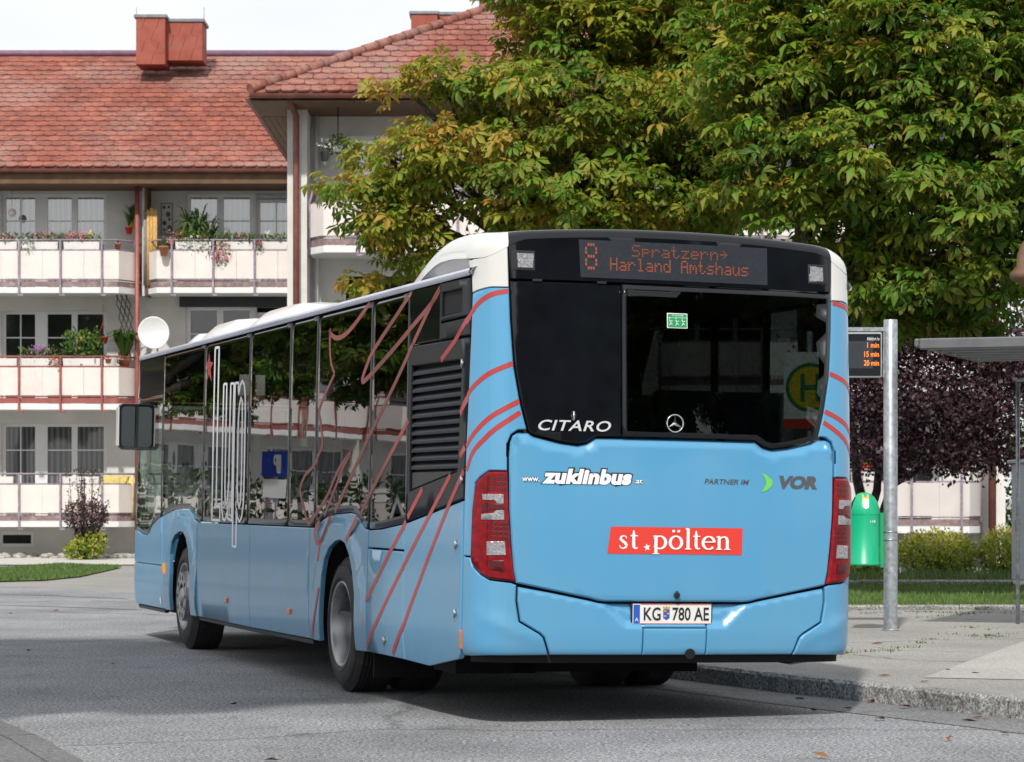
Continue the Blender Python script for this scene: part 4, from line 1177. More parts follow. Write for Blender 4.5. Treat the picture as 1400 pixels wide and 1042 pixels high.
# the tall outlined lettering and the red star on the windows
def outline_letter(pl, closed=True, w=.024):
    p = pl + [pl[0]] if closed else pl
    q = []
    for a, b in zip(p, p[1:]): q.append(a)
    q.append(p[-1])
    return [(SY(y), z) for y, z in q]
LT = []
LT.append([(7.765, 2.665), (7.60, 2.662), (7.60, 1.29), (7.44, 1.288), (7.44, 1.170), (7.765, 1.172), (7.765, 2.665)])
u_out = [(7.375, 2.335), (7.375, 1.36), (7.36, 1.25), (7.31, 1.185), (7.24, 1.172), (7.18, 1.20), (7.13, 1.27), (7.12, 1.19), (6.965, 1.172), (6.965, 2.325), (7.09, 2.328), (7.10, 1.48), (7.14, 1.33), (7.19, 1.30), (7.235, 1.36), (7.25, 1.46), (7.25, 2.332), (7.375, 2.335)]
LT.append(u_out)
p_out = [(6.90, 2.325), (6.90, .957), (6.76, .957), (6.76, 1.28), (6.72, 1.20), (6.64, 1.165), (6.56, 1.20), (6.50, 1.32), (6.485, 1.5), (6.485, 2.05), (6.50, 2.2), (6.55, 2.30), (6.63, 2.335), (6.70, 2.30), (6.755, 2.22), (6.77, 2.322), (6.90, 2.325)]
LT.append(p_out)
LT.append([(6.765, 2.02), (6.73, 2.14), (6.68, 2.20), (6.63, 2.16), (6.61, 2.0), (6.61, 1.50), (6.63, 1.33), (6.68, 1.275), (6.73, 1.33), (6.765, 1.45), (6.765, 2.02)])
for pl_ in LT: ribbon('white_outline', [(SY(y), z) for y, z in pl_], .022, M['lettw'], ws=.052, off=-.0022 if pl_ is not p_out else .0018, h=.05)
stp = [(8.0, 2.645), (7.955, 2.555), (7.82, 2.54), (7.92, 2.49), (7.87, 2.375), (8.0, 2.445), (8.07, 2.375), (8.05, 2.485), (8.14, 2.55), (8.04, 2.555)]
panel('red_star', Y2(stp), M['stripe'], off=.0015, h=.1, edge=.001, drop=.001, thick=.001)

# wheels
def wheel(y, x_out, front, g=-1):
    RT, w = .482, .285
    r = empty('wheel', (g * x_out, y, .482 + (-.0205 if g < 0 else .0205)))
    r.parent = bus
    pr = [(.30, .0), (.315, .022), (.34, .028), (.40, .018), (.44, .0), (.462, -.018), (.470, -.03)]
    for k in range(9):
        x = -.032 - k * (w - .064) / 8
        pr += [(.482, x), (.482, x - .018), (.474, x - .019), (.474, x - .023)]
    pr += [(.462, -w + .018), (.44, -w), (.30, -w)]
    mb = MB(); mb.lathe([(a, g * h) for a, h in pr], 64, 'x'); mb.build('tyre', M['rubber'], r)
    for q in (.335, .43):      # moulded rings on the side wall
        mb = MB(); mb.lathe([(q - .004, g * .012), (q - .003, g * (.030 if q < .4 else .010)), (q + .003, g * (.030 if q < .4 else .010)), (q + .004, g * .010)], 64, 'x'); mb.build('sidewall_ring', M['rubber'], r)
    if not front:
        rp_ = [(.312, .012), (.306, .022), (.292, .020), (.284, .004), (.272, -.02), (.262, -.09), (.250, -.15), (.235, -.175), (.20, -.185), (.16, -.188), (.155, -.15), (.13, -.13), (.0, -.125)]
        mb = MB(); mb.lathe([(a, g * h) for a, h in rp_], 64, 'x'); rim = mb.build('rim', M['rim'], r)
        for k in range(10):
            a = 2 * math.pi * k / 10; mb = MB(); mb.tube([(g * -.186, .185 * math.cos(a), .185 * math.sin(a)), (g * -.150, .185 * math.cos(a), .185 * math.sin(a))], .014, 6); mb.build('wheel_nut', M['rim'], rim)
    else:
        rp_ = [(.312, .012), (.306, .022), (.292, .018), (.276, -.01), (.262, -.03), (.238, -.02), (.225, .02), (.222, .045)]
        mb = MB(); mb.lathe([(a, g * h) for a, h in rp_], 64, 'x'); rim = mb.build('rim', M['rim'], r)
        ring_o = [(math.cos(2 * math.pi * i / 60) * .222, math.sin(2 * math.pi * i / 60) * .222) for i in range(60)]
        ring_i = [(math.cos(2 * math.pi * i / 40) * .118, math.sin(2 * math.pi * i / 40) * .118) for i in range(40)]
        hl = [ring_i]
        for k in range(10):
            a = 2 * math.pi * k / 10
            hl.append([(math.cos(a) * (.178 + .026 * math.cos(t)) - math.sin(a) * .021 * math.sin(t), math.sin(a) * (.178 + .026 * math.cos(t)) + math.cos(a) * .021 * math.sin(t)) for t in [2 * math.pi * i / 10 for i in range(10)]])
        ov, fs = fill2d(ring_o, hl)
        me = mesh_from('wheel_disc', [(g * .046, p[0], p[1]) for p in ov], fs, M['rim']); link('wheel_disc', me, rim)
        mb = MB(); mb.lathe([(.215, g * .03), (.215, g * .01), (.0, g * .01)], 40, 'x'); mb.build('disc_shadow_gap', M['under'], rim)
        mb = MB(); mb.lathe([(.118, g * .046), (.112, g * .02), (.09, g * .012), (.085, g * .03), (.07, g * .05), (.05, g * .056), (0, g * .058)], 32, 'x'); hub = mb.build('hub', M['rim'], rim)
        for k in range(10):
            a = 2 * math.pi * (k + .5) / 10; mb = MB(); mb.tube([(g * .012, .10 * math.cos(a), .10 * math.sin(a)), (g * .04, .10 * math.cos(a), .10 * math.sin(a))], .009, 6); mb.build('wheel_nut', M['under'], hub)
wheel(3.36, 1.225, False); wheel(9.13, 1.215, True)
wheel(3.36, 1.225, False, 1); wheel(9.13, 1.215, True, 1)
for g in (-1, 1): mb = MB(); mb.lathe([(.30, 0), (.47, -.0), (.482, g * .02), (.482, g * .26), (.46, g * .28), (.30, g * .28)], 48, 'x', (g * .58, 3.36, .482 + g * .01)); mb.build('inner_tyre', M['rubber'], bus)

# outside mirror on its arm
mr = empty('outside_mirror', (-1.30, 11.55, 2.08)); mr.parent = bus
mb = MB()
def rrect(x0, x1, z0, z1, r, n=5):
    o = []
    for cx, cz, a0 in ((x1 - r, z0 + r, -90), (x1 - r, z1 - r, 0), (x0 + r, z1 - r, 90), (x0 + r, z0 + r, 180)):
        for i in range(n + 1): a = R(a0 + 90 * i / n); o.append((cx + r * math.cos(a), cz + r * math.sin(a)))
    return o
sec = []
for y, k in ((-.065, 1.0), (-.03, 1.03), (.03, 1.0), (.09, .86), (.12, .6)):
    sec.append([(x * k, y, z * k) for x, z in rrect(-.145, .255, -.235, .215, .05)])
n = len(sec[0])
for a, b in zip(sec, sec[1:]): mb.add(a + b, [(i, (i + 1) % n, n + (i + 1) % n, n + i) for i in range(n)], True)
mb.add(sec[-1], [tuple(range(n))[::-1]])
inn_ = [(x, -.06, z) for x, z in rrect(-.125, .235, -.215, .195, .04)]
mb.add(sec[0] + inn_, [(i, n + i, n + (i + 1) % n, (i + 1) % n) for i in range(n)])
mb.build('mirror_housing', M['satin'], mr)
M['mglass'] = mat('mirror_glass', (.16, .18, .18), .03, 1.0, var=.02)
mb = MB(); mb.add([(x, -.058, z) for x, z in rrect(-.122, .232, -.212, .192, .04)], [tuple(range(n))]); mb.build('mirror_glass', M['mglass'], mr)
mb = MB(); mb.bbox(.035, .045, -.061, -.057, -.21, .19); mb.build('mirror_divider', M['satin'], mr)
mb = MB(); mb.add([(x - .156 if i < 99 else x, y, z) for i, (x, y, z) in enumerate([(0, -.06, -.2), (0, .06, -.2), (0, .06, .18), (0, -.06, .18), (.012, -.06, -.2), (.012, .06, -.2), (.012, .06, .18), (.012, -.06, .18)])], [(0, 1, 2, 3), (0, 4, 5, 1), (3, 2, 6, 7), (0, 3, 7, 4), (1, 5, 6, 2)]); mb.build('mirror_cap', M['bwhite'], mr)
mb = MB(); mb.tube([(.1, .08, .2), (.18, .16, .42), (.3, .26, .52), (.42, .30, .50)], .022, 8); mb.build('mirror_arm', M['satin'], mr)

# inside: floor, ceiling, engine tower, seats and poles seen dimly through the glass
mb = MB(); mb.bbox(-1.2, 1.2, .3, 11.6, .52, .55); mb.build('cabin_floor', M['inner'], bus)
mb = MB(); mb.bbox(-1.2, 1.2, .3, 11.5, 2.68, 2.71); mb.build('cabin_ceiling', M['inner'], bus)
mb = MB(); mb.bbox(-1.2, -.42, .2, 1.55, .5, 2.66); mb.bbox(-1.2, 1.2, .2, 1.2, .5, 1.15); mb.build('engine_tower', M['inner'], bus)
def seat_mesh():
    mb = MB(); mb.cbox(-.22, .22, -.2, .24, .40, .50, .03); mb.cbox(-.22, .22, -.26, -.18, .48, 1.15, .03); mb.bbox(-.04, .04, -.1, .1, 0, .42)
    return mb.mesh('seat', M['seat'])
smesh = seat_mesh()
for y in (1.05, 1.9, 2.75, 3.6, 4.45, 5.4, 7.0, 7.9):
    for x in (-.95, -.48, .48, .95):
        if y < 1.7 and x < -.3: continue
        link('seat', smesh, bus, (x, y + .3, .95 if y < 4 else .62))
for y in (2.3, 4.0, 5.9, 7.5):
    for x in (-.3, .3):
        mb = MB(); mb.tube([(x, y, .5), (x, y, 2.7)], .018, 8); mb.build('grab_pole', M['yellow'], bus)

# ================================================================== BUILDINGS
M['stucco'] = mat('stucco', (.66, .65, .62), .95, var=.10, vscale=1.3, bump=.5, bscale=40, dirt=((.50, .49, .45), 1.1, .52, .8))
M['plinth'] = mat('plinth_stucco', (.66, .67, .69), .95, var=.10, vscale=1.5, bump=.5, bscale=30)
M['cream'] = mat('cream_panel', (.72, .665, .635), .6, var=.05, vscale=2, dirt=((.58, .53, .49), 2.2, .54, .85))
M['slabw'] = mat('slab_paint', (.72, .72, .72), .7, var=.06, vscale=3, dirt=((.45, .44, .42), 4, .62, .85))
M['lilac'] = mat('weathered_steel', (.27, .22, .27), .55, .2, var=.25, vscale=14, dirt=((.45, .42, .46), 7, .55, .7))
M['rust'] = mat('red_brown_steel', (.28, .085, .075), .5, .1, var=.15, vscale=8)
M['woodbeam'] = mat('weathered_wood', (.24, .17, .17), .8, var=.3, vscale=9, dirt=((.42, .36, .36), 5, .55, .75))
M['woodred'] = mat('red_wood', (.30, .09, .08), .7, var=.15, vscale=9)
M['pvc'] = mat('white_window_frame', (.76, .77, .78), .4, var=.03)
M['soffit'] = mat('soffit_boards', (.12, .065, .03), .7, var=.25, vscale=5)
M['copper'] = mat('red_copper', (.20, .075, .06), .5, .3, var=.25, vscale=5)
M['chim'] = mat('chimney_slate', (.30, .072, .045), .75, var=.2, vscale=3, dirt=((.22, .10, .085), 3, .5, .8))
M['lead'] = mat('chimney_cap', (.20, .21, .24), .5, .4, var=.2)
M['curtain'] = mat('curtain', (.34, .35, .37), .9, var=.12, vscale=5)
M['dark'] = mat('dark_room', (.015, .016, .018), .9, var=.3)
M['terra'] = mat('terracotta', (.42, .17, .08), .8, var=.15)
def win_glass(name, ior, col):
    m = mat(name, col, .03, var=.3, vscale=.9)
    b = m.node_tree.nodes['Principled BSDF']; b.inputs['IOR'].default_value = ior; b.inputs['Specular IOR Level'].default_value = .5
    return m
M['pane'] = win_glass('window_pane', 1.9, (.02, .022, .026))
M['pane_sky'] = win_glass('window_pane_bright', 3.4, (.05, .06, .07))
M['pane_cur'] = win_glass('window_pane_curtain', 1.7, (.10, .105, .115))
def folds(m, lo, hi):
    N, L = m.node_tree.nodes, m.node_tree.links; b = N['Principled BSDF']; tc = N.new('ShaderNodeTexCoord')
    wv = N.new('ShaderNodeTexWave'); wv.inputs['Scale'].default_value = 2.6; wv.inputs['Distortion'].default_value = 5; wv.inputs['Detail'].default_value = 2; wv.inputs['Detail Scale'].default_value = .6
    mp = N.new('ShaderNodeMapping'); mp.inputs['Scale'].default_value = (1, 1, .12); L.new(tc.outputs['Object'], mp.inputs['Vector']); L.new(mp.outputs[0], wv.inputs['Vector'])
    rp = N.new('ShaderNodeValToRGB'); rp.color_ramp.elements[0].color = (*lo, 1); rp.color_ramp.elements[1].color = (*hi, 1); L.new(wv.outputs['Fac'], rp.inputs[0]); L.new(rp.outputs[0], b.inputs['Base Color'])
folds(M['pane_cur'], (.045, .048, .055), (.15, .155, .165)); folds(M['pane_sky'], (.10, .115, .13), (.28, .30, .32))
def tile_mat():
    m, N, L, b = new_mat('roof_tile')
    ge = N.new('ShaderNodeNewGeometry')
    vo = N.new('ShaderNodeTexVoronoi'); vo.inputs['Scale'].default_value = 3.3; L.new(ge.outputs['Position'], vo.inputs['Vector'])
    sc = N.new('ShaderNodeSeparateColor'); L.new(vo.outputs['Color'], sc.inputs[0])
    r1 = N.new('ShaderNodeValToRGB'); e = r1.color_ramp.elements
    e[0].position = 0; e[0].color = (.17, .048, .033, 1); e[1].position = 1; e[1].color = (.30, .094, .060, 1)
    k = e.new(.5); k.color = (.215, .062, .041, 1)
    L.new(sc.outputs[0], r1.inputs[0])
    nz = N.new('ShaderNodeTexNoise'); nz.inputs['Scale'].default_value = 7; nz.inputs['Detail'].default_value = 9; nz.inputs['Roughness'].default_value = .75; L.new(ge.outputs['Position'], nz.inputs['Vector'])
    big = N.new('ShaderNodeTexNoise'); big.inputs['Scale'].default_value = .35; L.new(ge.outputs['Position'], big.inputs['Vector'])
    ad = N.new('ShaderNodeMath'); ad.operation = 'MULTIPLY_ADD'; ad.inputs[1].default_value = .9; L.new(big.outputs['Fac'], ad.inputs[0]); L.new(nz.outputs['Fac'], ad.inputs[2])
    mr = N.new('ShaderNodeMapRange'); mr.inputs['From Min'].default_value = .90; mr.inputs['From Max'].default_value = 1.12; mr.inputs['To Max'].default_value = .6; L.new(ad.outputs[0], mr.inputs['Value'])
    mx = N.new('ShaderNodeMixRGB'); mx.inputs[2].default_value = (.30, .205, .18, 1); L.new(mr.outputs[0], mx.inputs[0]); L.new(r1.outputs[0], mx.inputs[1])
    L.new(mx.outputs[0], b.inputs['Base Color']); b.inputs['Roughness'].default_value = .85
    return m
M['tile'] = tile_mat()

def window(parent, X0, X1, Z0, Z1, Yw, sashes, pane, depth=.10, sill=True):
    """frame set in a wall opening; sashes = list of (x0, x1, vertical bars, horizontal bars) of glass"""
    mb = MB(); outer = [(X0, Z0), (X1, Z0), (X1, Z1), (X0, Z1)]
    holes = [[(a, Z0 + .07), (b, Z0 + .07), (b, Z1 - .075), (a, Z1 - .075)] for a, b, _, _ in sashes]
    ov, fs = fill2d(outer, holes)
    yf = Yw + depth
    vs = [(x, yf, z) for x, z in ov]
    for h_ in holes:
        n = len(vs); vs += [(x, yf, z) for x, z in h_] + [(x, yf + .06, z) for x, z in h_]
        fs += [(n + i, n + (i + 1) % 4, n + 4 + (i + 1) % 4, n + 4 + i) for i in range(4)]
    w = link('window', mesh_from('window', vs, fs, M['pvc']), parent)
    for (a, b, nv, hs_) in sashes:
        mb = MB(); mb.add([(a, yf + .045, Z0 + .07), (b, yf + .045, Z0 + .07), (b, yf + .045, Z1 - .075), (a, yf + .045, Z1 - .075)], [(0, 1, 2, 3)]); mb.build('pane', pane, w)
        for i in range(nv):
            x = a + (b - a) * (i + 1) / (nv + 1); mb = MB(); mb.bbox(x - .014, x + .014, yf + .02, yf + .044, Z0 + .07, Z1 - .075); mb.build('glazing_bar', M['pvc'], w)
        for z in hs_:
            mb = MB(); mb.bbox(a, b, yf + .018, yf + .043, z - .014, z + .014); mb.build('glazing_bar', M['pvc'], w)
    if sill:
        mb = MB(); mb.bbox(X0 - .05, X1 + .05, Yw - .06, yf, Z0 - .04, Z0 - .003); mb.build('sill', M['slabw'], w)
    return w

def balcony(parent, path, zb, steel, beam, post_at, Yw, panel_m=None):
    """path = plan polyline of the balustrade from wall to wall; post_at = positions along the front"""
    pm = panel_m or M['cream']
    mb = MB(); poly = list(path); n = len(poly)
    if area2(poly) < 0: poly = poly[::-1]
    vs = [(x, y, zb) for x, y in poly] + [(x, y, zb + .13) for x, y in poly]
    mb.add(vs, [tuple(range(n))[::-1], tuple(range(n, 2 * n))] + [(i, (i + 1) % n, n + (i + 1) % n, n + i) for i in range(n)])
    b = mb.build('balcony', M['slabw'], parent)
    cx = sum(p[0] for p in path) / len(path)
    pi = [(x + (.03 if x < cx else -.03), y + .03) for x, y in path]
    for (z0, z1, m, nm) in ((.145, .265, beam, 'beam'), (.285, .315, steel, 'rail'), (.965, .995, steel, 'rail')):
        mb = MB()
        for a, c in zip(pi, pi[1:]):
            d = Vector((c[0] - a[0], c[1] - a[1])); mb.box(((a[0] + c[0]) / 2, (a[1] + c[1]) / 2, zb + (z0 + z1) / 2), (d.length, .04, z1 - z0), rz=math.atan2(d.y, d.x))
        mb.build(nm, m, b)
    mb = MB(); top = [(x, y) for x, y in pi]
    mb.tube([(x, y, zb + 1.21) for x, y in top], .022, 8); mb.build('rail', steel, b)
    # posts with bent feet and panels between them
    a, c = path[1], path[-2]
    yf = min(p[1] for p in path)
    for x in post_at:
        mb = MB(); mb.bbox(x - .022, x + .022, yf - .06, yf - .015, zb - .03, zb + 1.21); mb.bbox(x - .022, x + .10, yf - .055, yf + .02, zb - .07, zb - .032); mb.build('post', steel, b)
    for k in range(1, len(path) - 1):
        x, y = path[k]
        if abs(y - yf) > .05:
            mb = MB(); mb.tube([(x, y - .02, zb - .03), (x, y - .03, zb + 1.0), (x + (.06 if x < cx else -.06), y - .02, zb + 1.21)], .024, 6); mb.build('post', steel, b)
    segs = list(zip(path, path[1:]))
    for (p, q) in segs:
        if abs(p[1] - q[1]) < .02:
            xs = sorted([min(p[0], q[0])] + [x for x in post_at if min(p[0], q[0]) + .12 < x < max(p[0], q[0]) - .12] + [max(p[0], q[0])])
            for x0, x1 in zip(xs, xs[1:]):
                mid = x0 + (x1 - x0) * .56
                for u, v in ((x0, mid), (mid, x1)) if x1 - x0 > .8 else ((x0, x1),):
                    mb = MB(); mb.bbox(u + .003, v - .003, p[1], p[1] + .018, zb + .325, zb + .96); mb.build('panel', pm, b)
        else:
            d = Vector((q[0] - p[0], q[1] - p[1])); mb = MB(); mb.box(((p[0] + q[0]) / 2, (p[1] + q[1]) / 2, zb + .6425), (d.length, .018, .635), rz=math.atan2(d.y, d.x)); mb.build('panel', pm, b)
    return b

def pipe(parent, name, pts, r, m): mb = MB(); mb.tube(pts, r, 10); return mb.build(name, m, parent)

TW, TC = .285, .335
def tile_mesh():
    w, l, t = TW - .008, TC + .075, .022
    def sl(b, n): return n
    poly = [(0, .05), (.05, 0), (w - .09, -.012), (w, .035), (w, l), (0, l)]      # (a along eave, b up slope)
    vs, n = [], len(poly)
    for a, b in poly: vs.append((a, b, .052 - b * .085 + (.010 if a < .03 else 0)))
    for a, b in poly: vs.append((a, b, .052 - b * .085 - t - (.012 if b < .1 else 0)))
    fs = [tuple(range(n))] + [(i, n + i, n + (i + 1) % n, (i + 1) % n) for i in range(n)]
    return vs, fs
T_V, T_F = tile_mesh()
T_ME = mesh_from('tile', T_V, T_F, M['tile'])
def tiled_slope(parent, corner, e, u, poly, visible, limit):
    """roof slope: corner = point of the eave, e = unit along eave, u = unit up the slope, poly in (a,b); the tiles seen best are pieces, the rest one mass"""
    e, u, corner = Vector(e), Vector(u), Vector(corner)
    nrm = e.cross(u).normalized()
    base = link('roof', mesh_from('roof', [corner + e * a + u * b for a, b in poly] + [corner + e * a + u * b - nrm * .12 for a, b in poly], [tuple(range(len(poly))), tuple(range(2 * len(poly) - 1, len(poly) - 1, -1))] + [(i, i + len(poly), (i + 1) % len(poly) + len(poly), (i + 1) % len(poly)) for i in range(len(poly))], M['tile']), parent)
    b1 = max(p[1] for p in poly); a0 = min(p[0] for p in poly); a1 = max(p[0] for p in poly)
    spots = []
    for r in range(int(b1 / TC)):
        off = (r % 2) * TW * .5
        for c in range(int((a1 - a0) / TW) + 1):
            a, b = a0 + c * TW + off, r * TC - .03
            if all(pip(q, poly) for q in ((a + .02, max(b, .0) + .04), (a + TW - .03, max(b, .0) + .04), (a + TW / 2, min(b + TC * .9, b1 - .001)))): spots.append((a, b))
    rot = Matrix((e, u, nrm)).transposed()
    scored = []
    for a, b in spots:
        p = corner + e * (a + .14) + u * (b + .17)
        px = 700 + FPX * p.x / p.y; py = HOR - FPX * (p.z - EYE) / p.y
        scored.append((not visible(px, py), b, random.random(), a))
    scored.sort()
    V, Fc = [], []
    for k, (hid, b, _, a) in enumerate(scored):
        p = corner + e * a + u * b + nrm * random.uniform(0, .008)
        if k < limit and not hid:
            o = link('tile', T_ME, base); o.matrix_local = Matrix.Translation(p) @ (rot @ Matrix.Rotation(random.gauss(0, .012), 3, 'Z')).to_4x4()
        else:
            n = len(V); m3 = rot @ Matrix.Rotation(random.gauss(0, .012), 3, 'Z')
            V += [m3 @ Vector(v) + p for v in T_V]; Fc += [tuple(n + i for i in f) for f in T_F]
    if V: tag(link('tile_field', mesh_from('tile_field', V, Fc, M['tile']), base), kind='stuff')
    return base
def caps(parent, p0, p1, r=.10):
    """half-round ridge caps"""
    p0, p1 = Vector(p0), Vector(p1); L_ = (p1 - p0).length; n = int(L_ / .38); d = (p1 - p0) / n
    for i in range(n):
        mb = MB(); mb.tube([p0 + d * i, p0 + d * (i + 1.06)], [r * 1.08, r * .92], 8); mb.build('ridge_cap', M['tile'], parent)

PITCH = R(27.5); CP, SP = math.cos(PITCH), math.sin(PITCH)
# ------------------------------------------------------------------ long house behind
YB, YW = 62.5, 63.75
def bx(px, Y=YB): return (px - 700) * Y / FPX
def bz(py, Y=YB): return EYE + (HOR - py) * Y / FPX
house = empty('apartment_building', (0, 0, 0), label='long pale apartment house with red tiled roof and rows of cream balconies', cat='building')
EAVE_Y, EAVE_Z = 62.2, EYE + (HOR - 229) * 62.2 / FPX
HX0, HX1 = -40.0, -1.0
FLOORS = [bz(400.5), bz(560), bz(720.5)]          # undersides of the three balcony slabs
def bay_windows(fl, dx=0.0):
    """openings of one flat (photo columns shifted by dx metres)"""
    z = FLOORS[fl]
    q = lambda px: bx(px, YW) + dx
    top = EYE + (HOR - (265, 425, 579)[fl]) * YW / FPX
    return (q(2), q(146), z + .16, top, [(q(7), q(47), 1, [top - .62]), (q(64), q(97), 0, [top - .62]), (q(105), q(141), 0, [top - .62])])
openings, wins = [], []
PIT = (183 + 230 + 15) * YB / FPX
for fl in range(3):
    for k in range(4):
        X0, X1, Z0, Z1, sa = bay_windows(fl, -k * PIT)
        openings.append((X0, X1, Z0, Z1)); wins.append((X0, X1, Z0, Z1, sa, fl, k))
        if k or True:
            sh = -3.45 - k * PIT
            X0, X1, Z0, Z1, sa = bay_windows(fl, sh)
            openings.append((X0, X1, Z0, Z1)); wins.append((X0, X1, Z0, Z1, sa, fl, k))
    q = lambda px: bx(px, YW)
    z = FLOORS[fl]; top = EYE + (HOR - (265, 420, 579)[fl]) * YW / FPX
    openings.append((q(254), q(348), z + .16, top)); wins.append((q(254), q(348), z + .16, top, [(q(260), q(296), 0, [top - .62]), (q(305), q(341), 0, [top - .62])], fl, 9))
    openings.append((q(351), q(402), z + .16, top)); wins.append((q(351), q(402), z + .16, top - .12, [(q(355), q(399), 1, [top - .62])], fl, 9))
base_op = []
for k in range(6):
    for px0 in (-1, 103):
        X0 = bx(px0, YW) - k * 4.3
        if X0 > HX0 + 1: base_op.append((X0, X0 + .80, bz(747.5, YW), bz(727, YW)))
ov, fs = fill2d([(HX0, -.25), (HX1, -.25), (HX1, 9.0), (HX0, 9.0)], [[(a, c), (b, c), (b, d), (a, d)] for a, b, c, d in openings + base_op])
vs = [(x, YW, z) for x, z in ov]
for a, b, c, d in openings + base_op:
    n = len(vs); lp_ = [(a, c), (b, c), (b, d), (a, d)]
    vs += [(x, YW, z) for x, z in lp_] + [(x, YW + .22, z) for x, z in lp_]
    fs += [(n + i, n + (i + 1) % 4, n + 4 + (i + 1) % 4, n + 4 + i) for i in range(4)]
wall = link('wall', mesh_from('wall', vs, fs, M['stucco']), house)
mb = MB(); mb.bbox(HX0, HX1, YW + .25, 75.5, -.2, 8.9); mb.build('house_core', M['dark'], house)
for (X0, X1, Z0, Z1, sa, fl, k) in wins:
    window(house, X0, X1, Z0, Z1, YW, sa, (M['pane_sky'], M['pane'], M['pane_cur'])[fl], sill=False)
for a, b, c, d in base_op:
    window(house, a, b, c, d, YW, [(a + .07, b - .07, 0, [])], M['dark'], depth=.05, sill=False)
# roller shutter boxes over the right-hand windows
for fl, h_ in ((0, .10), (1, .24)):
    top = EYE + (HOR - (265, 420)[fl]) * YW / FPX
    mb = MB(); mb.bbox(bx(246 if fl else 351, YW), bx(402, YW), YW - (.10 if fl else .02), YW + .05, top - (.0 if fl else .11), top + (h_ if fl else 0)); mb.build('shutter_box', M['satin'] if fl else M['rim'], house)
# balconies
for fl in range(3):
    zb = FLOORS[fl]
    steel = M['rust'] if fl == 1 else M['lilac']; beam = M['woodred'] if fl == 1 else M['woodbeam']
    for k in range(4):
        X0, X1 = bx(-230) - k * PIT, bx(183) - k * PIT
        path = [(X0, YW), (X0, YB + .55), (X0 + .35, YB), (X1 - .35, YB), (X1, YB + .55), (X1, YW)]
        balcony(house, path, zb, steel, beam, [bx(139.5 - 56.6 * i) - k * PIT for i in range(7)], YW)
    X0, X1 = bx(198), bx(420)
    balcony(house, [(X0, YW), (X0, YB + .5), (X0 + .27, YB), (X1, YB), (X1 + .01, YW)], zb, steel, beam, [bx(235 + 56.6 * i) for i in range(4)], YW)
# party column: downpipe, side boards of the top floor
pipe(house, 'downpipe', [(bx(187.5, 62.9), 62.9, bz(243)), (bx(187.5, 62.9), 62.9, .0)], .055, M['rust'])
mb = MB(); mb.bbox(bx(193.5), bx(197), 63.0, YW, bz(402), bz(240)); mb.build('side_board', M['soffit'], house)
mb = MB(); mb.bbox(bx(189.5), bx(193.5), 63.1, 63.2, bz(402), bz(240)); mb.build('side_board', M['cream'], house)
# roof
rl = (EYE + (HOR - 65) * 69.3 / FPX - EAVE_Z) / SP
rl = 7.95
front_slope = tiled_slope(house, (HX0, EAVE_Y, EAVE_Z), (1, 0, 0), (0, CP, SP), [(0, 0), (HX1 - HX0, 0), (HX1 - HX0, rl), (0, rl)], lambda x, y: -6 < x < 405, 300)
RY, RZ = EAVE_Y + rl * CP, EAVE_Z + rl * SP
mb = MB(); mb.add([(HX0, RY, RZ), (HX1, RY, RZ), (HX1, RY + rl * CP, EAVE_Z), (HX0, RY + rl * CP, EAVE_Z)], [(0, 1, 2, 3)]); mb.build('roof', M['tile'], house)
mb = MB(); mb.add([(HX0 + .01, EAVE_Y + .3, EAVE_Z), (HX0 + .01, RY + rl * CP - .3, EAVE_Z), (HX0 + .01, RY, RZ - .1)], [(0, 1, 2)]); mb.build('gable', M['stucco'], house)
M['ridge'] = mat('ridge_metal', (.22, .13, .19), .5, .3, var=.15)
mb = MB(); mb.tube([(HX0, RY, RZ + .05), (HX1, RY, RZ + .05)], .09, 8); mb.build('ridge', M['ridge'], house)
mb = MB(); mb.bbox(HX0, HX1, EAVE_Y + .04, YW, EAVE_Z - .36, EAVE_Z - .12); mb.build('soffit', M['soffit'], house)
mb = MB()
gut = [(math.cos(a) * .085, math.sin(a) * .085) for a in [math.pi + math.pi * i / 8 for i in range(9)]]
mb.add([(X, EAVE_Y - .06 + p[0], EAVE_Z - .04 + p[1]) for X in (HX0, HX1) for p in gut], [(i, i + 1, 10 + i, 9 + i) for i in range(8)], True); mb.build('gutter', M['copper'], house)
# chimney stack, two flues of different height, clad in slates
def chimney(parent, X0, X1, Y0, Y1, z0, z1, cols, rows):
    mb = MB(); mb.bbox(X0, X1, Y0, Y1, z0, z1); c = mb.build('chimney', M['chim'], parent)
    w, h_ = (X1 - X0) / cols, (z1 - z0 - .02) / rows
    for r_ in range(rows):
        for k in range(-1, cols + 1):
            a, b = X0 + (k + .35 * (r_ % 2)) * w, X0 + (k + 1 + .35 * (r_ % 2)) * w
            a2, b2 = max(a, X0), min(b, X1)
            if b2 - a2 < .05: continue
            sk = .10; zt, zb_ = z0 + (r_ + 1) * h_, z0 + r_ * h_
            mb = MB(); mb.prism([(a2 + .004, zb_), (b2 - .004, zb_), (min(b2 + sk, X1) - .004, zt + .03), (min(a2 + sk, X1 - .02) + .004 if a2 > X0 else a2 + .004, zt + .03)], Y0 - .028 + random.uniform(0, .006), Y0 - .002); mb.build('slate', M['chim'], c)
    mb = MB(); mb.cbox(X0 - .05, X1 + .05, Y0 - .06, Y1 + .05, z1 + .002, z1 + .09, .015); mb.build('chimney_cap', M['lead'], c)
    return c
YC1 = 67.0
chimney(house, bx(186, YC1), bx(226, YC1), YC1, YC1 + .9, bz(88, YC1), bz(25, YC1), 2, 4)
chimney(house, bx(227, YC1 + .3), bx(277, YC1 + .3), YC1 + .3, YC1 + 1.2, bz(80, YC1), bz(28, YC1), 3, 3)
YC2 = 73.0
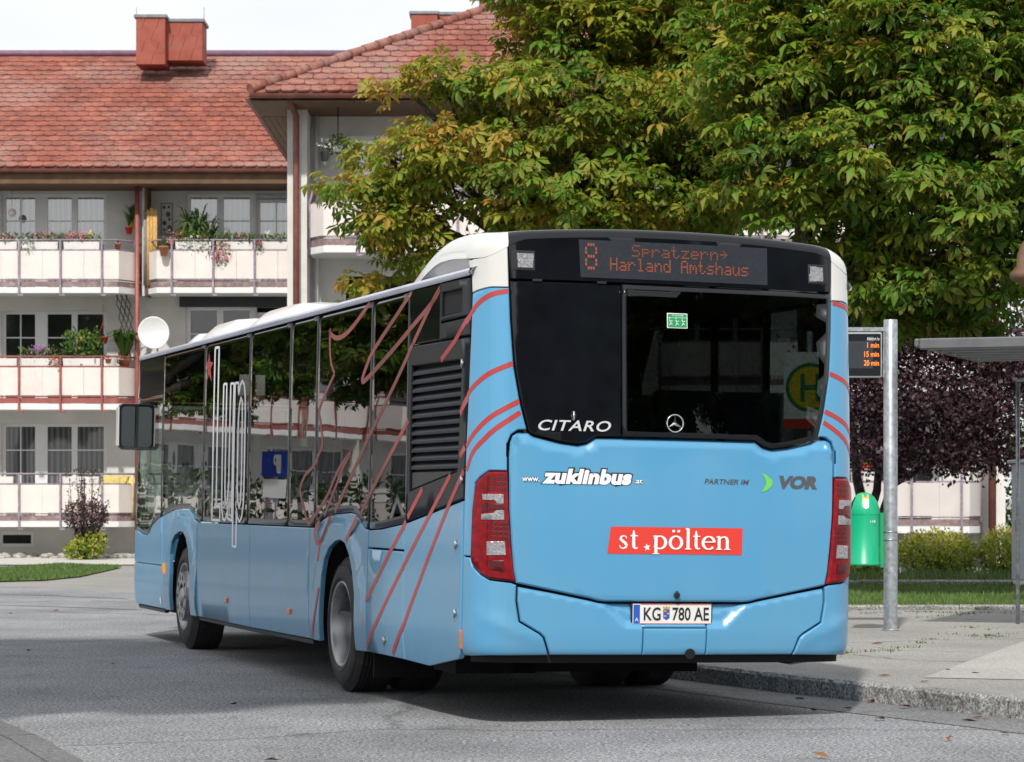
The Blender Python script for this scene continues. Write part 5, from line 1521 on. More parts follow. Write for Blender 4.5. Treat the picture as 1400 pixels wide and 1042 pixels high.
chimney(house, bx(562, YC2), bx(598, YC2), YC2, YC2 + .8, bz(70, YC2), bz(20, YC2), 2, 3)
chimney(house, bx(584, YC2 + .9), bx(640, YC2 + .9), YC2 + .9, YC2 + 1.7, bz(70, YC2), bz(13, YC2), 3, 4)
for px in (186.5, 279):
    pipe(house, 'lightning_rod', [(bx(px, 67.2), 67.2, bz(30, 67)), (bx(px, 67.2), 67.2, bz(8, 67))], .008, M['lead'])

# ------------------------------------------------------------------ corner house, nearer
YV = 52.2
corner = empty('apartment_building', (0, 0, 0), label='nearer corner house with hipped red roof, half hidden by the chestnut tree', cat='building')
def vx(px, Y=YV): return (px - 700) * Y / FPX
def vz(py, Y=YV): return EYE + (HOR - py) * Y / FPX
VW = 53.7
VX0, VX1 = vx(393, 52.8), vx(1374, 52.8)
VF = [vz(345), vz(537), vz(729)]
op, wn_ = [], []
for fl in range(3):
    z = VF[fl]; top = z + 2.42
    for X0, cnt in ((vx(468, VW), 3), (vx(700, VW), 3), (vx(900, VW), 3), (vx(1120, VW), 3)):
        X1 = X0 + cnt * .75 + .1
        op.append((X0, X1, z + .16, top)); wn_.append((X0, X1, z + .16, top, [(X0 + .06 + .75 * i, X0 + .75 + .75 * i - .03, 0, [top - .62]) for i in range(cnt)], fl))
ov, fs = fill2d([(VX0, -.2), (VX1, -.2), (VX1, 9.0), (VX0, 9.0)], [[(a, c), (b, c), (b, d), (a, d)] for a, b, c, d in op])
vs = [(x, VW, z) for x, z in ov]
for a, b, c, d in op:
    n = len(vs); lp_ = [(a, c), (b, c), (b, d), (a, d)]
    vs += [(x, VW, z) for x, z in lp_] + [(x, VW + .2, z) for x, z in lp_]
    fs += [(n + i, n + (i + 1) % 4, n + 4 + (i + 1) % 4, n + 4 + i) for i in range(4)]
link('wall', mesh_from('wall', vs, fs, M['stucco']), corner)
mb = MB(); mb.bbox(VX0 + .3, VX1, VW + .3, 66, -.2, 8.9); mb.build('house_core', M['dark'], corner)
mb = MB(); mb.bbox(VX0, VX0 + .28, VW + .01, 66, -.2, 8.95); mb.build('wall', M['stucco'], corner)
mb = MB(); mb.bbox(VX0, vx(420, 52.8), 52.75, VW - .005, -.2, 8.95); mb.build('end_pier', M['stucco'], corner)
mb = MB(); mb.bbox(vx(1351, 52.8), VX1, 52.75, VW - .005, -.2, 8.95); mb.build('end_pier', M['stucco'], corner)
mb = MB(); mb.bbox(VX1 - .25, VX1, VW + .01, 66, -.2, 8.95); mb.build('wall', M['stucco'], corner)
for (X0, X1, Z0, Z1, sa, fl) in wn_: window(corner, X0, X1, Z0, Z1, VW, sa, M['pane_sky'] if fl == 0 else M['pane'], sill=False)
M['cream_shaded'] = mat('shaded_cream_panel', (.60, .56, .54), .6, var=.05, vscale=2)  # cream panel with the tree's shade put into its colour
for fl in range(3):
    for X0, X1 in ((vx(421), vx(860)), (vx(905), vx(1347))):
        path = [(X0, VW), (X0, YV + .5), (X0 + .3, YV), (X1 - .3, YV), (X1, YV + .5), (X1, VW)]
        balcony(corner, path, VF[fl], M['lilac'], M['woodbeam'], [X0 + .95 + .95 * i for i in range(int((X1 - X0 - 1.0) / .95) + 1)], VW, M['cream_shaded'] if fl == 2 else M['cream'])
pipe(corner, 'downpipe', [(vx(399), 51.75, vz(128, 51.75)), (vx(399), 51.75, vz(140, 51.75)), (vx(402.5), 52.6, vz(158, 52.6)), (vx(402.5), 52.62, vz(170, 52.6)), (vx(402.5), 52.62, 0)], .062, M['copper'])
pipe(corner, 'downpipe', [(vx(1362), 52.62, 8.9), (vx(1362), 52.62, 0)], .075, M['copper'])
pipe(corner, 'waste_pipe', [(vx(433, VW), VW - .08, 9), (vx(433, VW), VW - .08, 0)], .045, M['slabw'])
CE_Y = 51.6; CE_Z = vz(126, CE_Y); CX0, CX1 = vx(342, CE_Y), vx(1420, CE_Y)
wid = CX1 - CX0; rise_b = 7.4
poly = [(0, 0), (wid, 0), (wid - rise_b * CP, rise_b), (rise_b * CP, rise_b)]
tiled_slope(corner, (CX0, CE_Y, CE_Z), (1, 0, 0), (0, CP, SP), poly, lambda x, y: y > -6 and x < 760 or (y > -6 and x > 1180), 300)
DY = 2 * rise_b * CP + 1.0
mb = MB()
A, B_, C_, D_ = Vector((CX0, CE_Y, CE_Z)), Vector((CX1, CE_Y, CE_Z)), Vector((CX1, CE_Y + DY, CE_Z)), Vector((CX0, CE_Y + DY, CE_Z))
hz = rise_b * SP; r0, r1 = Vector((CX0 + rise_b * CP, CE_Y + rise_b * CP, CE_Z + hz)), Vector((CX1 - rise_b * CP, CE_Y + rise_b * CP, CE_Z + hz))
r2, r3 = Vector((r1.x, r1.y + 1, r1.z)), Vector((r0.x, r0.y + 1, r0.z))
mb.add([A, D_, r3, r0], [(0, 1, 2, 3)][::-1]); mb.build('roof', M['tile'], corner)
mb = MB(); mb.add([B_, C_, r2, r1], [(0, 1, 2, 3)]); mb.build('roof', M['tile'], corner)
mb = MB(); mb.add([C_, D_, r3, r2], [(0, 1, 2, 3)]); mb.build('roof', M['tile'], corner)
caps(corner, A + Vector((0, 0, .06)), r0 + Vector((0, 0, .06)))
caps(corner, B_ + Vector((0, 0, .06)), r1 + Vector((0, 0, .06)))
# boarded soffit: boards along the eaves
k = 0
for y0 in np.arange(CE_Y + .03, VW, .155):
    mb = MB(); mb.bbox(CX0 + .02, CX1, y0, y0 + .145, CE_Z - .17, CE_Z - .14); mb.build('soffit_board', M['soffit'], corner)
for x0 in np.arange(CX0 + .03, VX0 + .1, .125):
    mb = MB(); mb.bbox(x0, x0 + .117, VW + .0, CE_Y + DY, CE_Z - .17, CE_Z - .14); mb.build('soffit_board', M['soffit'], corner)
mb = MB(); mb.bbox(CX0, CX0 + .02, CE_Y, CE_Y + DY, CE_Z - .17, CE_Z - .02); mb.build('fascia', M['soffit'], corner)
for (p, q, nx, ny) in (((CX0, CE_Y - .06), (CX1, CE_Y - .06), 0, 1), ((CX0 - .06, CE_Y), (CX0 - .06, CE_Y + DY), 1, 0)):
    mb = MB(); mb.add([(X[0] + nx * c[0], X[1] + ny * c[0], CE_Z - .04 + c[1]) for X in (p, q) for c in gut], [(i, i + 1, 10 + i, 9 + i) for i in range(8)], True); mb.build('gutter', M['copper'], corner)
mb = MB(); mb.bbox(vx(655, 58), vx(705, 58), 58, 59, vz(20, 58), vz(-30, 58)); mb.build('chimney', M['chim'], corner)

# ================================================================== VEGETATION
def leaf_mat(name, stops, edge_col, edge_amt, trans=.35, rough=.5):
    """foliage: 'tint' attribute = (distance from midrib, hue position, random)"""
    m, N, L, b = new_mat(name)
    a = N.new('ShaderNodeAttribute'); a.attribute_name = 'tint'
    sx = N.new('ShaderNodeSeparateXYZ'); L.new(a.outputs['Vector'], sx.inputs[0])
    rp = N.new('ShaderNodeValToRGB'); el = rp.color_ramp.elements
    el[0].position = stops[0][0]; el[0].color = (*stops[0][1], 1); el[1].position = stops[-1][0]; el[1].color = (*stops[-1][1], 1)
    for p, c in stops[1:-1]: k = el.new(p); k.color = (*c, 1)
    L.new(sx.outputs['Y'], rp.inputs[0])
    out = rp.outputs[0]
    if edge_amt:
        e1 = N.new('ShaderNodeMapRange'); e1.inputs['From Min'].default_value = .45; e1.inputs['From Max'].default_value = 1.0; L.new(sx.outputs['X'], e1.inputs['Value'])
        e2 = N.new('ShaderNodeMapRange'); e2.inputs['From Min'].default_value = .25; e2.inputs['From Max'].default_value = .8; e2.inputs['To Max'].default_value = edge_amt; L.new(sx.outputs['Z'], e2.inputs['Value'])
        mu = N.new('ShaderNodeMath'); mu.operation = 'MULTIPLY'; L.new(e1.outputs[0], mu.inputs[0]); L.new(e2.outputs[0], mu.inputs[1])
        mx = N.new('ShaderNodeMixRGB'); mx.inputs[2].default_value = (*edge_col, 1); L.new(mu.outputs[0], mx.inputs[0]); L.new(out, mx.inputs[1]); out = mx.outputs[0]
    L.new(out, b.inputs['Base Color']); b.inputs['Roughness'].default_value = rough; b.inputs['Specular IOR Level'].default_value = .35
    tr = N.new('ShaderNodeBsdfTranslucent'); L.new(out, tr.inputs['Color'])
    ms = N.new('ShaderNodeMixShader'); ms.inputs[0].default_value = trans
    L.new(b.outputs[0], ms.inputs[1]); L.new(tr.outputs[0], ms.inputs[2]); L.new(ms.outputs[0], N['Material Output'].inputs['Surface'])
    return m
M['chestnut'] = leaf_mat('chestnut_leaf', [(0, (.030, .095, .012)), (.35, (.075, .195, .018)), (.62, (.14, .275, .022)), (.85, (.32, .35, .035)), (1, (.46, .28, .05))], (.40, .16, .035), .85, .42)
M['plum'] = leaf_mat('plum_leaf', [(0, (.014, .007, .011)), (.6, (.042, .018, .026)), (1, (.095, .045, .058))], (0, 0, 0), 0, .2)
M['shrub'] = leaf_mat('shrub_leaf', [(0, (.07, .13, .015)), (.45, (.25, .33, .03)), (.8, (.46, .48, .06)), (1, (.50, .36, .18))], (0, 0, 0), 0, .3)
M['barb'] = leaf_mat('barberry_leaf', [(0, (.03, .018, .018)), (.7, (.075, .035, .04)), (1, (.12, .06, .05))], (0, 0, 0), 0, .2)
M['plant'] = leaf_mat('pot_plant_leaf', [(0, (.03, .08, .015)), (.6, (.08, .17, .03)), (1, (.20, .26, .05))], (0, 0, 0), 0, .3)
M['conifer'] = leaf_mat('conifer_spray', [(0, (.012, .035, .010)), (1, (.05, .10, .025))], (0, 0, 0), 0, .15)
M['bark'] = mat('bark', (.055, .045, .036), .95, var=.35, vscale=9, bump=.8, bscale=18)
M['darkbark'] = mat('plum_bark', (.022, .017, .017), .95, var=.35, vscale=9, bump=.8, bscale=18)

def chestnut_template(nl=6, droop=1.0, wid=.20, fold=.0, twist=0.0):
    V, T, E = [], [], []
    for k in range(nl):
        ang = R(-118 + 236 * k / (nl - 1)); ln = 1.0 - .32 * abs(k - (nl - 1) / 2) / ((nl - 1) / 2)
        ca, sa = math.cos(ang), math.sin(ang); w = wid * ln * (1 + .15 * math.sin(k * 2.3 + nl))
        dr = droop * (1 + .35 * math.sin(k * 1.7 + nl)); tw = twist * math.sin(k * 2.9)
        loc = [(.06, 0, 0), (.40 * ln, 0, -.03 * dr), (.72 * ln, 0, -.10 * dr), (1.0 * ln, .05 * math.sin(k * 3.1), -.24 * dr), (.40 * ln, w * .55, .01 + fold * .5 + tw * .5), (.72 * ln, w, -.07 * dr + fold + tw), (.40 * ln, -w * .55, .01 + fold * .5 - tw * .5), (.72 * ln, -w, -.07 * dr + fold - tw)]
        b = len(V)
        for x, y, z in loc: V.append((x * ca - y * sa, x * sa + y * ca, z))
        E += [0, .0, .15, 1, .85, 1, .85, 1]
        T += [(b + i, b + j, b + q) for i, j, q in ((0, 1, 4), (0, 6, 1), (4, 2, 5), (4, 1, 2), (1, 7, 2), (1, 6, 7), (5, 2, 3), (2, 7, 3))]
    return np.array(V), np.array(T), np.array(E)
CT = [chestnut_template(6), chestnut_template(5, 2.1, .22, .05, .04), chestnut_template(7, 1.4, .17, .03, .07), chestnut_template(6, .4, .19, .07, .05)]

def unit(a): return a / np.maximum(1e-9, np.linalg.norm(a, axis=-1, keepdims=True))
def bases(fwd, nrm):
    """(n,3,3) rotation columns: x = fwd, z ~ nrm"""
    x = unit(fwd); z = unit(nrm - x * (x * nrm).sum(-1, keepdims=True)); y = np.cross(z, x)
    return np.stack([x, y, z], axis=-1)
def spread(tV, tT, tE, P, B, S, tint, rnd):
    n, k = len(P), len(tV)
    V = np.einsum('nij,kj->nki', B, tV) * S[:, None, None] + P[:, None, :]
    T = tT[None] + (np.arange(n) * k)[:, None, None]
    C = np.zeros((n, k, 3)); C[:, :, 0] = tE[None]; C[:, :, 1] = tint[:, None]; C[:, :, 2] = rnd[:, None]
    return V.reshape(-1, 3), T.reshape(-1, 3), C.reshape(-1, 3)

LEAFVAR = {}
def leaf_variant(i, j, q):
    CT_V, CT_T, CT_E = CT[q]
    if (i, j, q) not in LEAFVAR:
        tint, rnd = (i + .5) / 6, (j + .5) / 3
        o = np_mesh('leaf', CT_V, CT_T, M['chestnut'], col=np.column_stack([CT_E, np.full(len(CT_E), tint), np.full(len(CT_E), rnd)]))
        LEAFVAR[i, j, q] = o.data; bpy.data.objects.remove(o)
    return LEAFVAR[i, j, q]

def chestnut(name, label, base, lobes, n_clump, per, tint0, pick, leaf=.188, seed=3, fork=3.0, lod=1.0):
    rng = np.random.default_rng(seed)
    t = empty(name, base, label=label, cat='tree', group=None)
    base = np.array(base, float)
    lobes = np.array(lobes, float)          # x y z rx ry rz (world)
    lobes[:, 3:] = np.maximum(.22, lobes[:, 3:] - (.28, .2, .16))
    vol = lobes[:, 3] * lobes[:, 4] * lobes[:, 5]; pr = vol ** .75 / (vol ** .75).sum()
    cen = []
    tries = 0
    while len(cen) < n_clump and tries < n_clump * 40:
        tries += 1
        i = rng.choice(len(lobes), p=pr); d = unit(rng.normal(size=3)); rad = rng.uniform(.45, 1.0) ** .6
        p = lobes[i, :3] + d * lobes[i, 3:] * rad
        if any(np.linalg.norm(p - q) < .42 / lod ** .5 for q in cen[-400:]): continue
        cen.append(p)
    cen = np.array(cen); cc = lobes[:, :3].mean(0)
    # limbs: trunk, a main limb to each lobe, twigs to the clumps
    mb = MB(); tr_top = base + np.array([0, 0, fork])
    mb.tube([base + (0, 0, -.1), base + (.02, 0, fork * .5), tr_top], [.26, .21, .17], 10)
    lobe_pts = []
    for l in lobes:
        end = l[:3] + (0, 0, -.25 * l[5]); mid = tr_top + (end - tr_top) * .5 + (0, 0, .35)
        mb.tube([tr_top - (0, 0, .3), tr_top + (mid - tr_top) * .5 + (0, 0, .1), mid, end], [.13, .10, .075, .035], 7); lobe_pts.append((mid, end))
    for p in cen[::2]:
        i = np.argmin(((lobes[:, :3] - p) ** 2).sum(1)); mid, end = lobe_pts[i]
        s = end if rng.random() < .6 else (mid + end) / 2
        m_ = (s + p) / 2 + rng.normal(size=3) * .12
        mb.tube([s, m_, p], [.026, .017, .008], 4, cap=False)
    me = mb.mesh('trunk', M['bark'])
    tr = link('trunk', me, t); tr.matrix_parent_inverse = Matrix.Translation(-Vector(base))
    # leaves
    nC = len(cen); ci = np.repeat(np.arange(nC), per); n = len(ci)
    d = unit(rng.normal(size=(n, 3)) * (1, 1, .75) + (0, 0, .22)); r = rng.uniform(.12, 1, n) ** .5 * rng.uniform(.32, .58, nC)[ci]
    out = unit(cen - cc)[ci]
    P = cen[ci] + d * r[:, None] * (1, 1, .62) + out * .08
    fwd = unit(d * (1, 1, .3) + out * .35 + rng.normal(size=(n, 3)) * .35 + (0, 0, -.28))
    nrm = unit(np.array([0, 0, 1.0]) + out * .55 + d * .25 + rng.normal(size=(n, 3)) * .32)
    B = bases(fwd, nrm); S = leaf * rng.uniform(.5, 1.3, n)
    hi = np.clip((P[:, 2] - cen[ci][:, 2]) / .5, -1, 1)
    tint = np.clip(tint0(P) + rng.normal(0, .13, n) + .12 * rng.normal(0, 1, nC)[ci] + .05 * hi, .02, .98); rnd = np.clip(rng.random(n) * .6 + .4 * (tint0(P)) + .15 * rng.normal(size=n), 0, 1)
    sel = np.zeros(n, bool)
    if pick:
        px = 700 + FPX * P[:, 0] / P[:, 1]; py = HOR - FPX * (P[:, 2] - EYE) / P[:, 1]
        vis = (px > 5) & (px < 1395) & (py > 5) & (py < 470)
        order = np.argsort(np.where(vis, P[:, 1] + .25 * rng.random(n), 1e9)); sel[order[:pick]] = True
    kindq = rng.integers(0, 4, n); VV, TT, CC, b0 = [], [], [], 0
    for q in range(4):
        mk = ~sel & (kindq == q); V, T, C = spread(*CT[q], P[mk], B[mk], S[mk], tint[mk], rnd[mk]); VV.append(V); TT.append(T + b0); CC.append(C); b0 += len(V)
    V, T, C = np.concatenate(VV), np.concatenate(TT), np.concatenate(CC)
    crown = np_mesh('crown', V - base, T, M['chestnut'], t, C); tag(crown, kind='stuff')
    for i in np.nonzero(sel)[0]:
        o = link('leaf', leaf_variant(min(5, int(tint[i] * 6)), min(2, int(rnd[i] * 3)), int(kindq[i])), crown)
        m4 = Matrix((B[i] * S[i]).tolist()).to_4x4(); m4.translation = Vector((P[i] - base).tolist()); o.matrix_local = m4
    return t, crown, tr, P

def L(px, py, Y, rx, ry, rz):
    p = at(px, py, Y); return (p.x, Y, p.z, rx, ry, rz)
TA = [L(495, 252, 37.2, .55, .8, .36), L(545, 285, 37.4, .85, 1.0, .62), L(520, 205, 37.8, .40, .6, .30), L(610, 220, 37.4, .95, 1.2, .70), L(635, 112, 37.6, .80, 1.0, .42), L(568, 128, 37.4, .45, .6, .24), L(590, 340, 37.6, .75, .9, .35), L(520, 385, 37.8, .55, .6, .22),
      L(720, 250, 37.2, 1.1, 1.3, .8), L(740, 60, 38.0, .55, 1.1, .45), L(700, 150, 37.6, .9, 1.2, .65), L(790, 150, 37.0, 1.2, 1.5, .9), L(830, 50, 37.6, 1.0, 1.5, .8), L(850, 260, 36.8, 1.2, 1.4, .75), L(930, 160, 36.8, 1.3, 1.6, .95), L(960, 40, 37.4, 1.3, 1.7, 1.0),
      L(800, -60, 38, 1.6, 1.9, 1.3), L(920, -140, 38.4, 1.9, 2.0, 1.4), L(800, -110, 38.6, .9, 1.5, .9), L(990, 260, 36.6, 1.1, 1.3, .6), L(760, 300, 38.5, 1.2, 1.0, .45), L(900, 300, 38.5, 1.2, 1.0, .4)]
TB = [L(1080, 120, 33.5, 1.4, 1.6, 1.1), L(1100, 250, 33.1, 1.2, 1.4, .75), L(1190, 60, 33.3, 1.4, 1.7, 1.1), L(1210, 220, 32.7, 1.4, 1.5, .9), L(1180, 350, 33.1, .75, 1.0, .55), L(1290, 130, 32.9, 1.4, 1.7, 1.1), L(1310, 270, 32.5, 1.3, 1.5, .85), L(1260, 390, 32.9, .95, 1.1, .55),
      L(1400, 80, 33.1, 1.5, 1.8, 1.2), L(1390, 220, 32.5, 1.3, 1.6, .95), L(1360, 370, 32.7, 1.0, 1.2, .6), L(1480, 180, 32.9, 1.5, 1.8, 1.3), L(1210, -80, 33.7, 1.8, 2.0, 1.3), L(1370, -90, 33.7, 1.9, 2.0, 1.4), L(1460, 330, 32.9, 1.2, 1.3, .8), L(1100, 10, 33.9, 1.3, 1.5, 1.0), L(1230, 440, 33.5, .7, .8, .25), L(1330, 445, 33.3, .8, .8, .25)]
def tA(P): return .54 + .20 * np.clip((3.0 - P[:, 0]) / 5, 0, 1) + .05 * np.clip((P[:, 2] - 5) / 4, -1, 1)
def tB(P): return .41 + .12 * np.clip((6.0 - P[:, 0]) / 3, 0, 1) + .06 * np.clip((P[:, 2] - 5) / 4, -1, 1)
treeA, crownA, trunkA, PA = chestnut('chestnut_tree', 'browning horse chestnut tree whose crown spreads left over the bus roof', (at(860, 700, 38.4).x, 38.4, .1), TA, 380, 42, tA, 280, seed=3)
treeB, crownB, trunkB, PB = chestnut('chestnut_tree', 'greener horse chestnut tree whose crown hangs over the bus stop pole', (at(1105, 700, 34.4).x, 34.4, .1), TB, 360, 42, tB, 280, seed=5)
# ripening fruit
M['fruit'] = mat('chestnut_husk', (.30, .33, .05), .7, var=.2, vscale=40, bump=.8, bscale=120)
mb = MB(); mb.lathe([(0, -.03), (.018, -.024), (.028, -.01), (.03, .004), (.024, .02), (.012, .028), (0, .03)], 10); f_me = mb.mesh('fruit', M['fruit'])
for px, py, Y in ((1046, 120, 33.0), (1103, 55, 33.3), (1110, 42, 33.3), (1157, 227, 31.9), (1166, 226, 31.9), (1158, 250, 31.9), (1098, 313, 32.3), (1105, 311, 32.3), (1057, 55, 33.7), (1170, 40, 32.7), (1190, 32, 32.7), (1392, 172, 32.1), (1398, 170, 32.1), (1388, 169, 32.1), (1238, 200, 31.9), (1325, 41, 32.3), (1005, 118, 35.6), (1013, 134, 35.6), (930, 155, 35.8), (858, 118, 36)):
    o = link('fruit', f_me, crownA if px < 1040 else crownB); o.location = at(px, py, Y) - Vector((treeA if px < 1040 else treeB).location)

# the same kind of trees stand down the street and shade the road; others are added behind the viewpoint, darkening panes
def tree_copy(loc, rz, label, grp=None):
    t = empty('chestnut_tree', loc, (0, 0, rz), label, 'tree', grp)
    ctr = Vector((treeB.location.x + 1.5, treeB.location.y - 1.0, 0)) - Vector(treeB.location)
    for src in (trunkB, crownB):
        c = src.copy(); COL.objects.link(c); c.parent = t; c.matrix_parent_inverse = Matrix.Translation(-ctr) if src is crownB else Matrix.Translation(-ctr - Vector(treeB.location))
    return t

DIA_V = np.array([(0, 0, 0), (.45, .30, -.03), (1, 0, -.12), (.45, -.30, -.03)]); DIA_T = np.array([(0, 2, 1), (0, 3, 2)]); DIA_E = np.array([0, 1, 1, 1.0])
def foliage(name, blobs, n, size, m, parent=None, seed=1, up=.4, out=.8, shell_=.55, origin=(0, 0, 0), tint=None, jit=.03):
    rng = np.random.default_rng(seed); b = np.array(blobs, float); o3 = np.array(origin, float)
    ar = (b[:, 3] * b[:, 4] + b[:, 3] * b[:, 5] + b[:, 4] * b[:, 5]); pr = ar / ar.sum()
    i = rng.choice(len(b), n, p=pr); d = unit(rng.normal(size=(n, 3))); r = rng.uniform(shell_, 1, n) ** .7
    # clump the radius so that the outline is uneven
    ph = np.sin(d[:, 0] * 7 + i) * np.sin(d[:, 1] * 6 + 2 * i) * np.sin(d[:, 2] * 8 + i * 3); r = r * (1 + .16 * ph)
    P = b[i, :3] + d * b[i, 3:] * r[:, None] + rng.normal(size=(n, 3)) * jit
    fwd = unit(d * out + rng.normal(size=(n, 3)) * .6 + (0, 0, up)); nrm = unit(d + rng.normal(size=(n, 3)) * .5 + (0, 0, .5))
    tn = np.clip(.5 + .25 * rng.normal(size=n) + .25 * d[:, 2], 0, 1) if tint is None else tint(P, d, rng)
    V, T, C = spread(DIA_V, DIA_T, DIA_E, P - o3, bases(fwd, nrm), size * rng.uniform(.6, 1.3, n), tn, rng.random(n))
    return np_mesh(name, V, T, m, parent, C)

# purple plum behind the stop
pb = at(1195, 700, 45.5); pl_base = (pb.x, 45.5, .1)
plum = empty('plum_tree', pl_base, label='dark purple leaved plum tree behind the bus stop pole', cat='tree')
blobs = [L(px, py, Y, rx, ry, rz) for px, py, Y, rx, ry, rz in ((1190, 545, 45.2, .9, 1.0, .8), (1270, 560, 44.6, 1.0, 1.1, .8), (1350, 570, 44.8, .95, 1.0, .75), (1230, 460, 45.2, 1.1, 1.1, .8), (1330, 470, 45.0, 1.1, 1.1, .8), (1400, 500, 45.2, .8, .9, .7), (1150, 480, 45.4, .8, .9, .7), (1210, 620, 44.8, .7, .8, .35), (1300, 622, 44.6, .8, .8, .32), (1370, 625, 44.8, .6, .6, .25), (1280, 400, 45.4, 1.2, 1.2, .7))]
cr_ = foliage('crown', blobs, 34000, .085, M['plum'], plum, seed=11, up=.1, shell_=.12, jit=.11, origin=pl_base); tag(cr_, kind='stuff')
mb = MB()
b0 = Vector((0, 0, -.1))
for pts, rr in (([(0, 0, -.1), (-.10, 0, .8), (-.28, .05, 1.6), (-.35, 0, 2.6)], [.12, .10, .08, .05]), ([(.03, 0, -.1), (.12, 0, .9), (.32, .0, 1.5), (.7, .1, 2.4)], [.10, .09, .08, .05]), ([(.32, 0, 1.5), (1.0, -.1, 1.9), (1.7, 0, 2.3)], [.06, .05, .03]), ([(-.1, 0, .9), (.05, 0, 1.4), (.1, 0, 2.3)], [.08, .07, .04])):
    mb.tube(pts, rr, 8)
mb.build('trunk', M['darkbark'], plum)

# low shrubs in the bed
for (px, py, Y, rx, ry, rz, lab, sd) in ((1281, 768, 43.4, .62, .55, .36, 'rounded yellow green shrub just beside the galvanised pole', 21), (1375, 766, 43.2, .42, .5, .38, 'yellow green shrub beside the grey cabinet', 22), (1180, 778, 43.6, .35, .4, .26, 'small yellow green shrub under the green litter bin', 23)):
    p = at(px, py, Y); b_ = (p.x, Y, .13)
    sh = empty('shrub', b_, label=lab, cat='shrub', group='shrubs in the bed')
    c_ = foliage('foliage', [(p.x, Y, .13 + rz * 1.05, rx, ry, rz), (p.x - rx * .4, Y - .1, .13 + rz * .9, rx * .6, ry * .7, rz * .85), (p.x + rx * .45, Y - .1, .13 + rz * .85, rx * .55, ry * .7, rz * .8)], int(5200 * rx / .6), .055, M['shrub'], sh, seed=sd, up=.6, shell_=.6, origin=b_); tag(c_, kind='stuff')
    mb = MB()
    for k in range(9):
        a = random.uniform(0, 6.28); mb.tube([(0, 0, 0), (math.cos(a) * rx * .3, math.sin(a) * .2, rz * .8), (math.cos(a) * rx * .6, math.sin(a) * .3, rz * 1.4)], [.012, .009, .004], 4)
    mb.build('stems', M['bark'], sh)
# barberry before the house wall: long dark shoots over a green base
p = at(117, 768, 60.8); b_ = (p.x, 60.8, -.03)
bb = empty('barberry_bush', b_, label='twiggy dark red barberry bush with long shoots before the ground floor balcony', cat='bush')
mb = MB(); rng = np.random.default_rng(5); tips = []
for k in range(26):
    a = rng.uniform(-1, 1); h_ = rng.uniform(.9, 2.15); lean_ = a * rng.uniform(.25, .62)
    pts = [(a * .12, rng.uniform(-.1, .1), 0), (a * .2 + lean_ * .3, rng.uniform(-.2, .2), h_ * .45), (lean_ + a * .15, rng.uniform(-.25, .25), h_)]
    mb.tube(pts, [.012, .009, .004], 4); tips.append(pts)
mb.build('stems', M['darkbark'], bb)
P, Fd = [], []
for pts in tips:
    for j in range(60):
        u = rng.uniform(.25, 1); q = np.array(pts[0]) * (1 - u) ** 2 + 2 * np.array(pts[1]) * u * (1 - u) + np.array(pts[2]) * u * u; P.append(q + rng.normal(size=3) * .035)
P = np.array(P); n = len(P)
V, T, C = spread(DIA_V, DIA_T, DIA_E, P, bases(rng.normal(size=(n, 3)) + (0, 0, .3), rng.normal(size=(n, 3)) + (0, 0, .5)), .055 * rng.uniform(.6, 1.3, n), rng.random(n), rng.random(n))
tag(np_mesh('foliage', V, T, M['barb'], bb, C), kind='stuff')
tag(foliage('dense_foliage', [(p.x, 60.8, .95, .50, .45, .35)], 1500, .06, M['barb'], bb, seed=7, origin=b_), kind='stuff')
tag(foliage('green_foliage', [(p.x + .0, 60.7, .22, .42, .40, .26), (p.x + .2, 60.65, .34, .28, .3, .26), (p.x - .2, 60.7, .2, .25, .3, .2)], 1300, .075, M['shrub'], bb, seed=8, origin=b_), kind='stuff')
# greenery at the end of the corner house and far behind
far = empty('garden_tree', (11.2, 60, 0), label='green tree growing past the end of the corner house', cat='tree')
tag(foliage('crown', [(11.0, 60, 2.2, 1.6, 1.5, 2.4), (12.5, 61, 4.2, 2.5, 2, 3.0), (11.5, 60.5, 1.2, 1.8, 1.5, 1.3)], 7000, .16, M['plant'], far, seed=9, origin=(11.2, 60, 0)), kind='stuff')
mb = MB(); mb.tube([(0, 0, -.1), (.2, 0, 2), (.8, .5, 4)], [.14, .11, .06], 8); mb.build('trunk', M['bark'], far)
# stones along the wall
M['stone'] = mat('pebble', (.36, .34, .31), .9, var=.35, vscale=3, bump=.3, bscale=20)
stn = []
for v in range(4):
    mb = MB(); mb.lathe([(0, -.5), (.45, -.4), (.62, -.05), (.5, .3), (.25, .48), (0, .5)], 7, smooth=True)
    mb.v = [(x * random.uniform(.8, 1.2), y * random.uniform(.8, 1.2), z * random.uniform(.7, 1.0)) for x, y, z in mb.v]; stn.append(mb.mesh('stone', M['stone']))
for k in range(70):
    px = random.uniform(-10, 186); s = random.uniform(.10, .24) * (1.2 if k % 5 == 0 else 1)
    if k >= 46 and px < 120: px = random.uniform(125, 186)
    Yq = random.uniform(62.0, 63.3); o = link('stone', random.choice(stn), None, (bx(px, Yq), Yq, s * .22 - .02), (random.uniform(-.3, .3), random.uniform(-.3, .3), random.uniform(0, 6))); o.scale = (s, s * .9, s * .75)
    tag(o, 'rough field stone in the row along the foot of the house wall', 'stone', 'stones along the house wall')

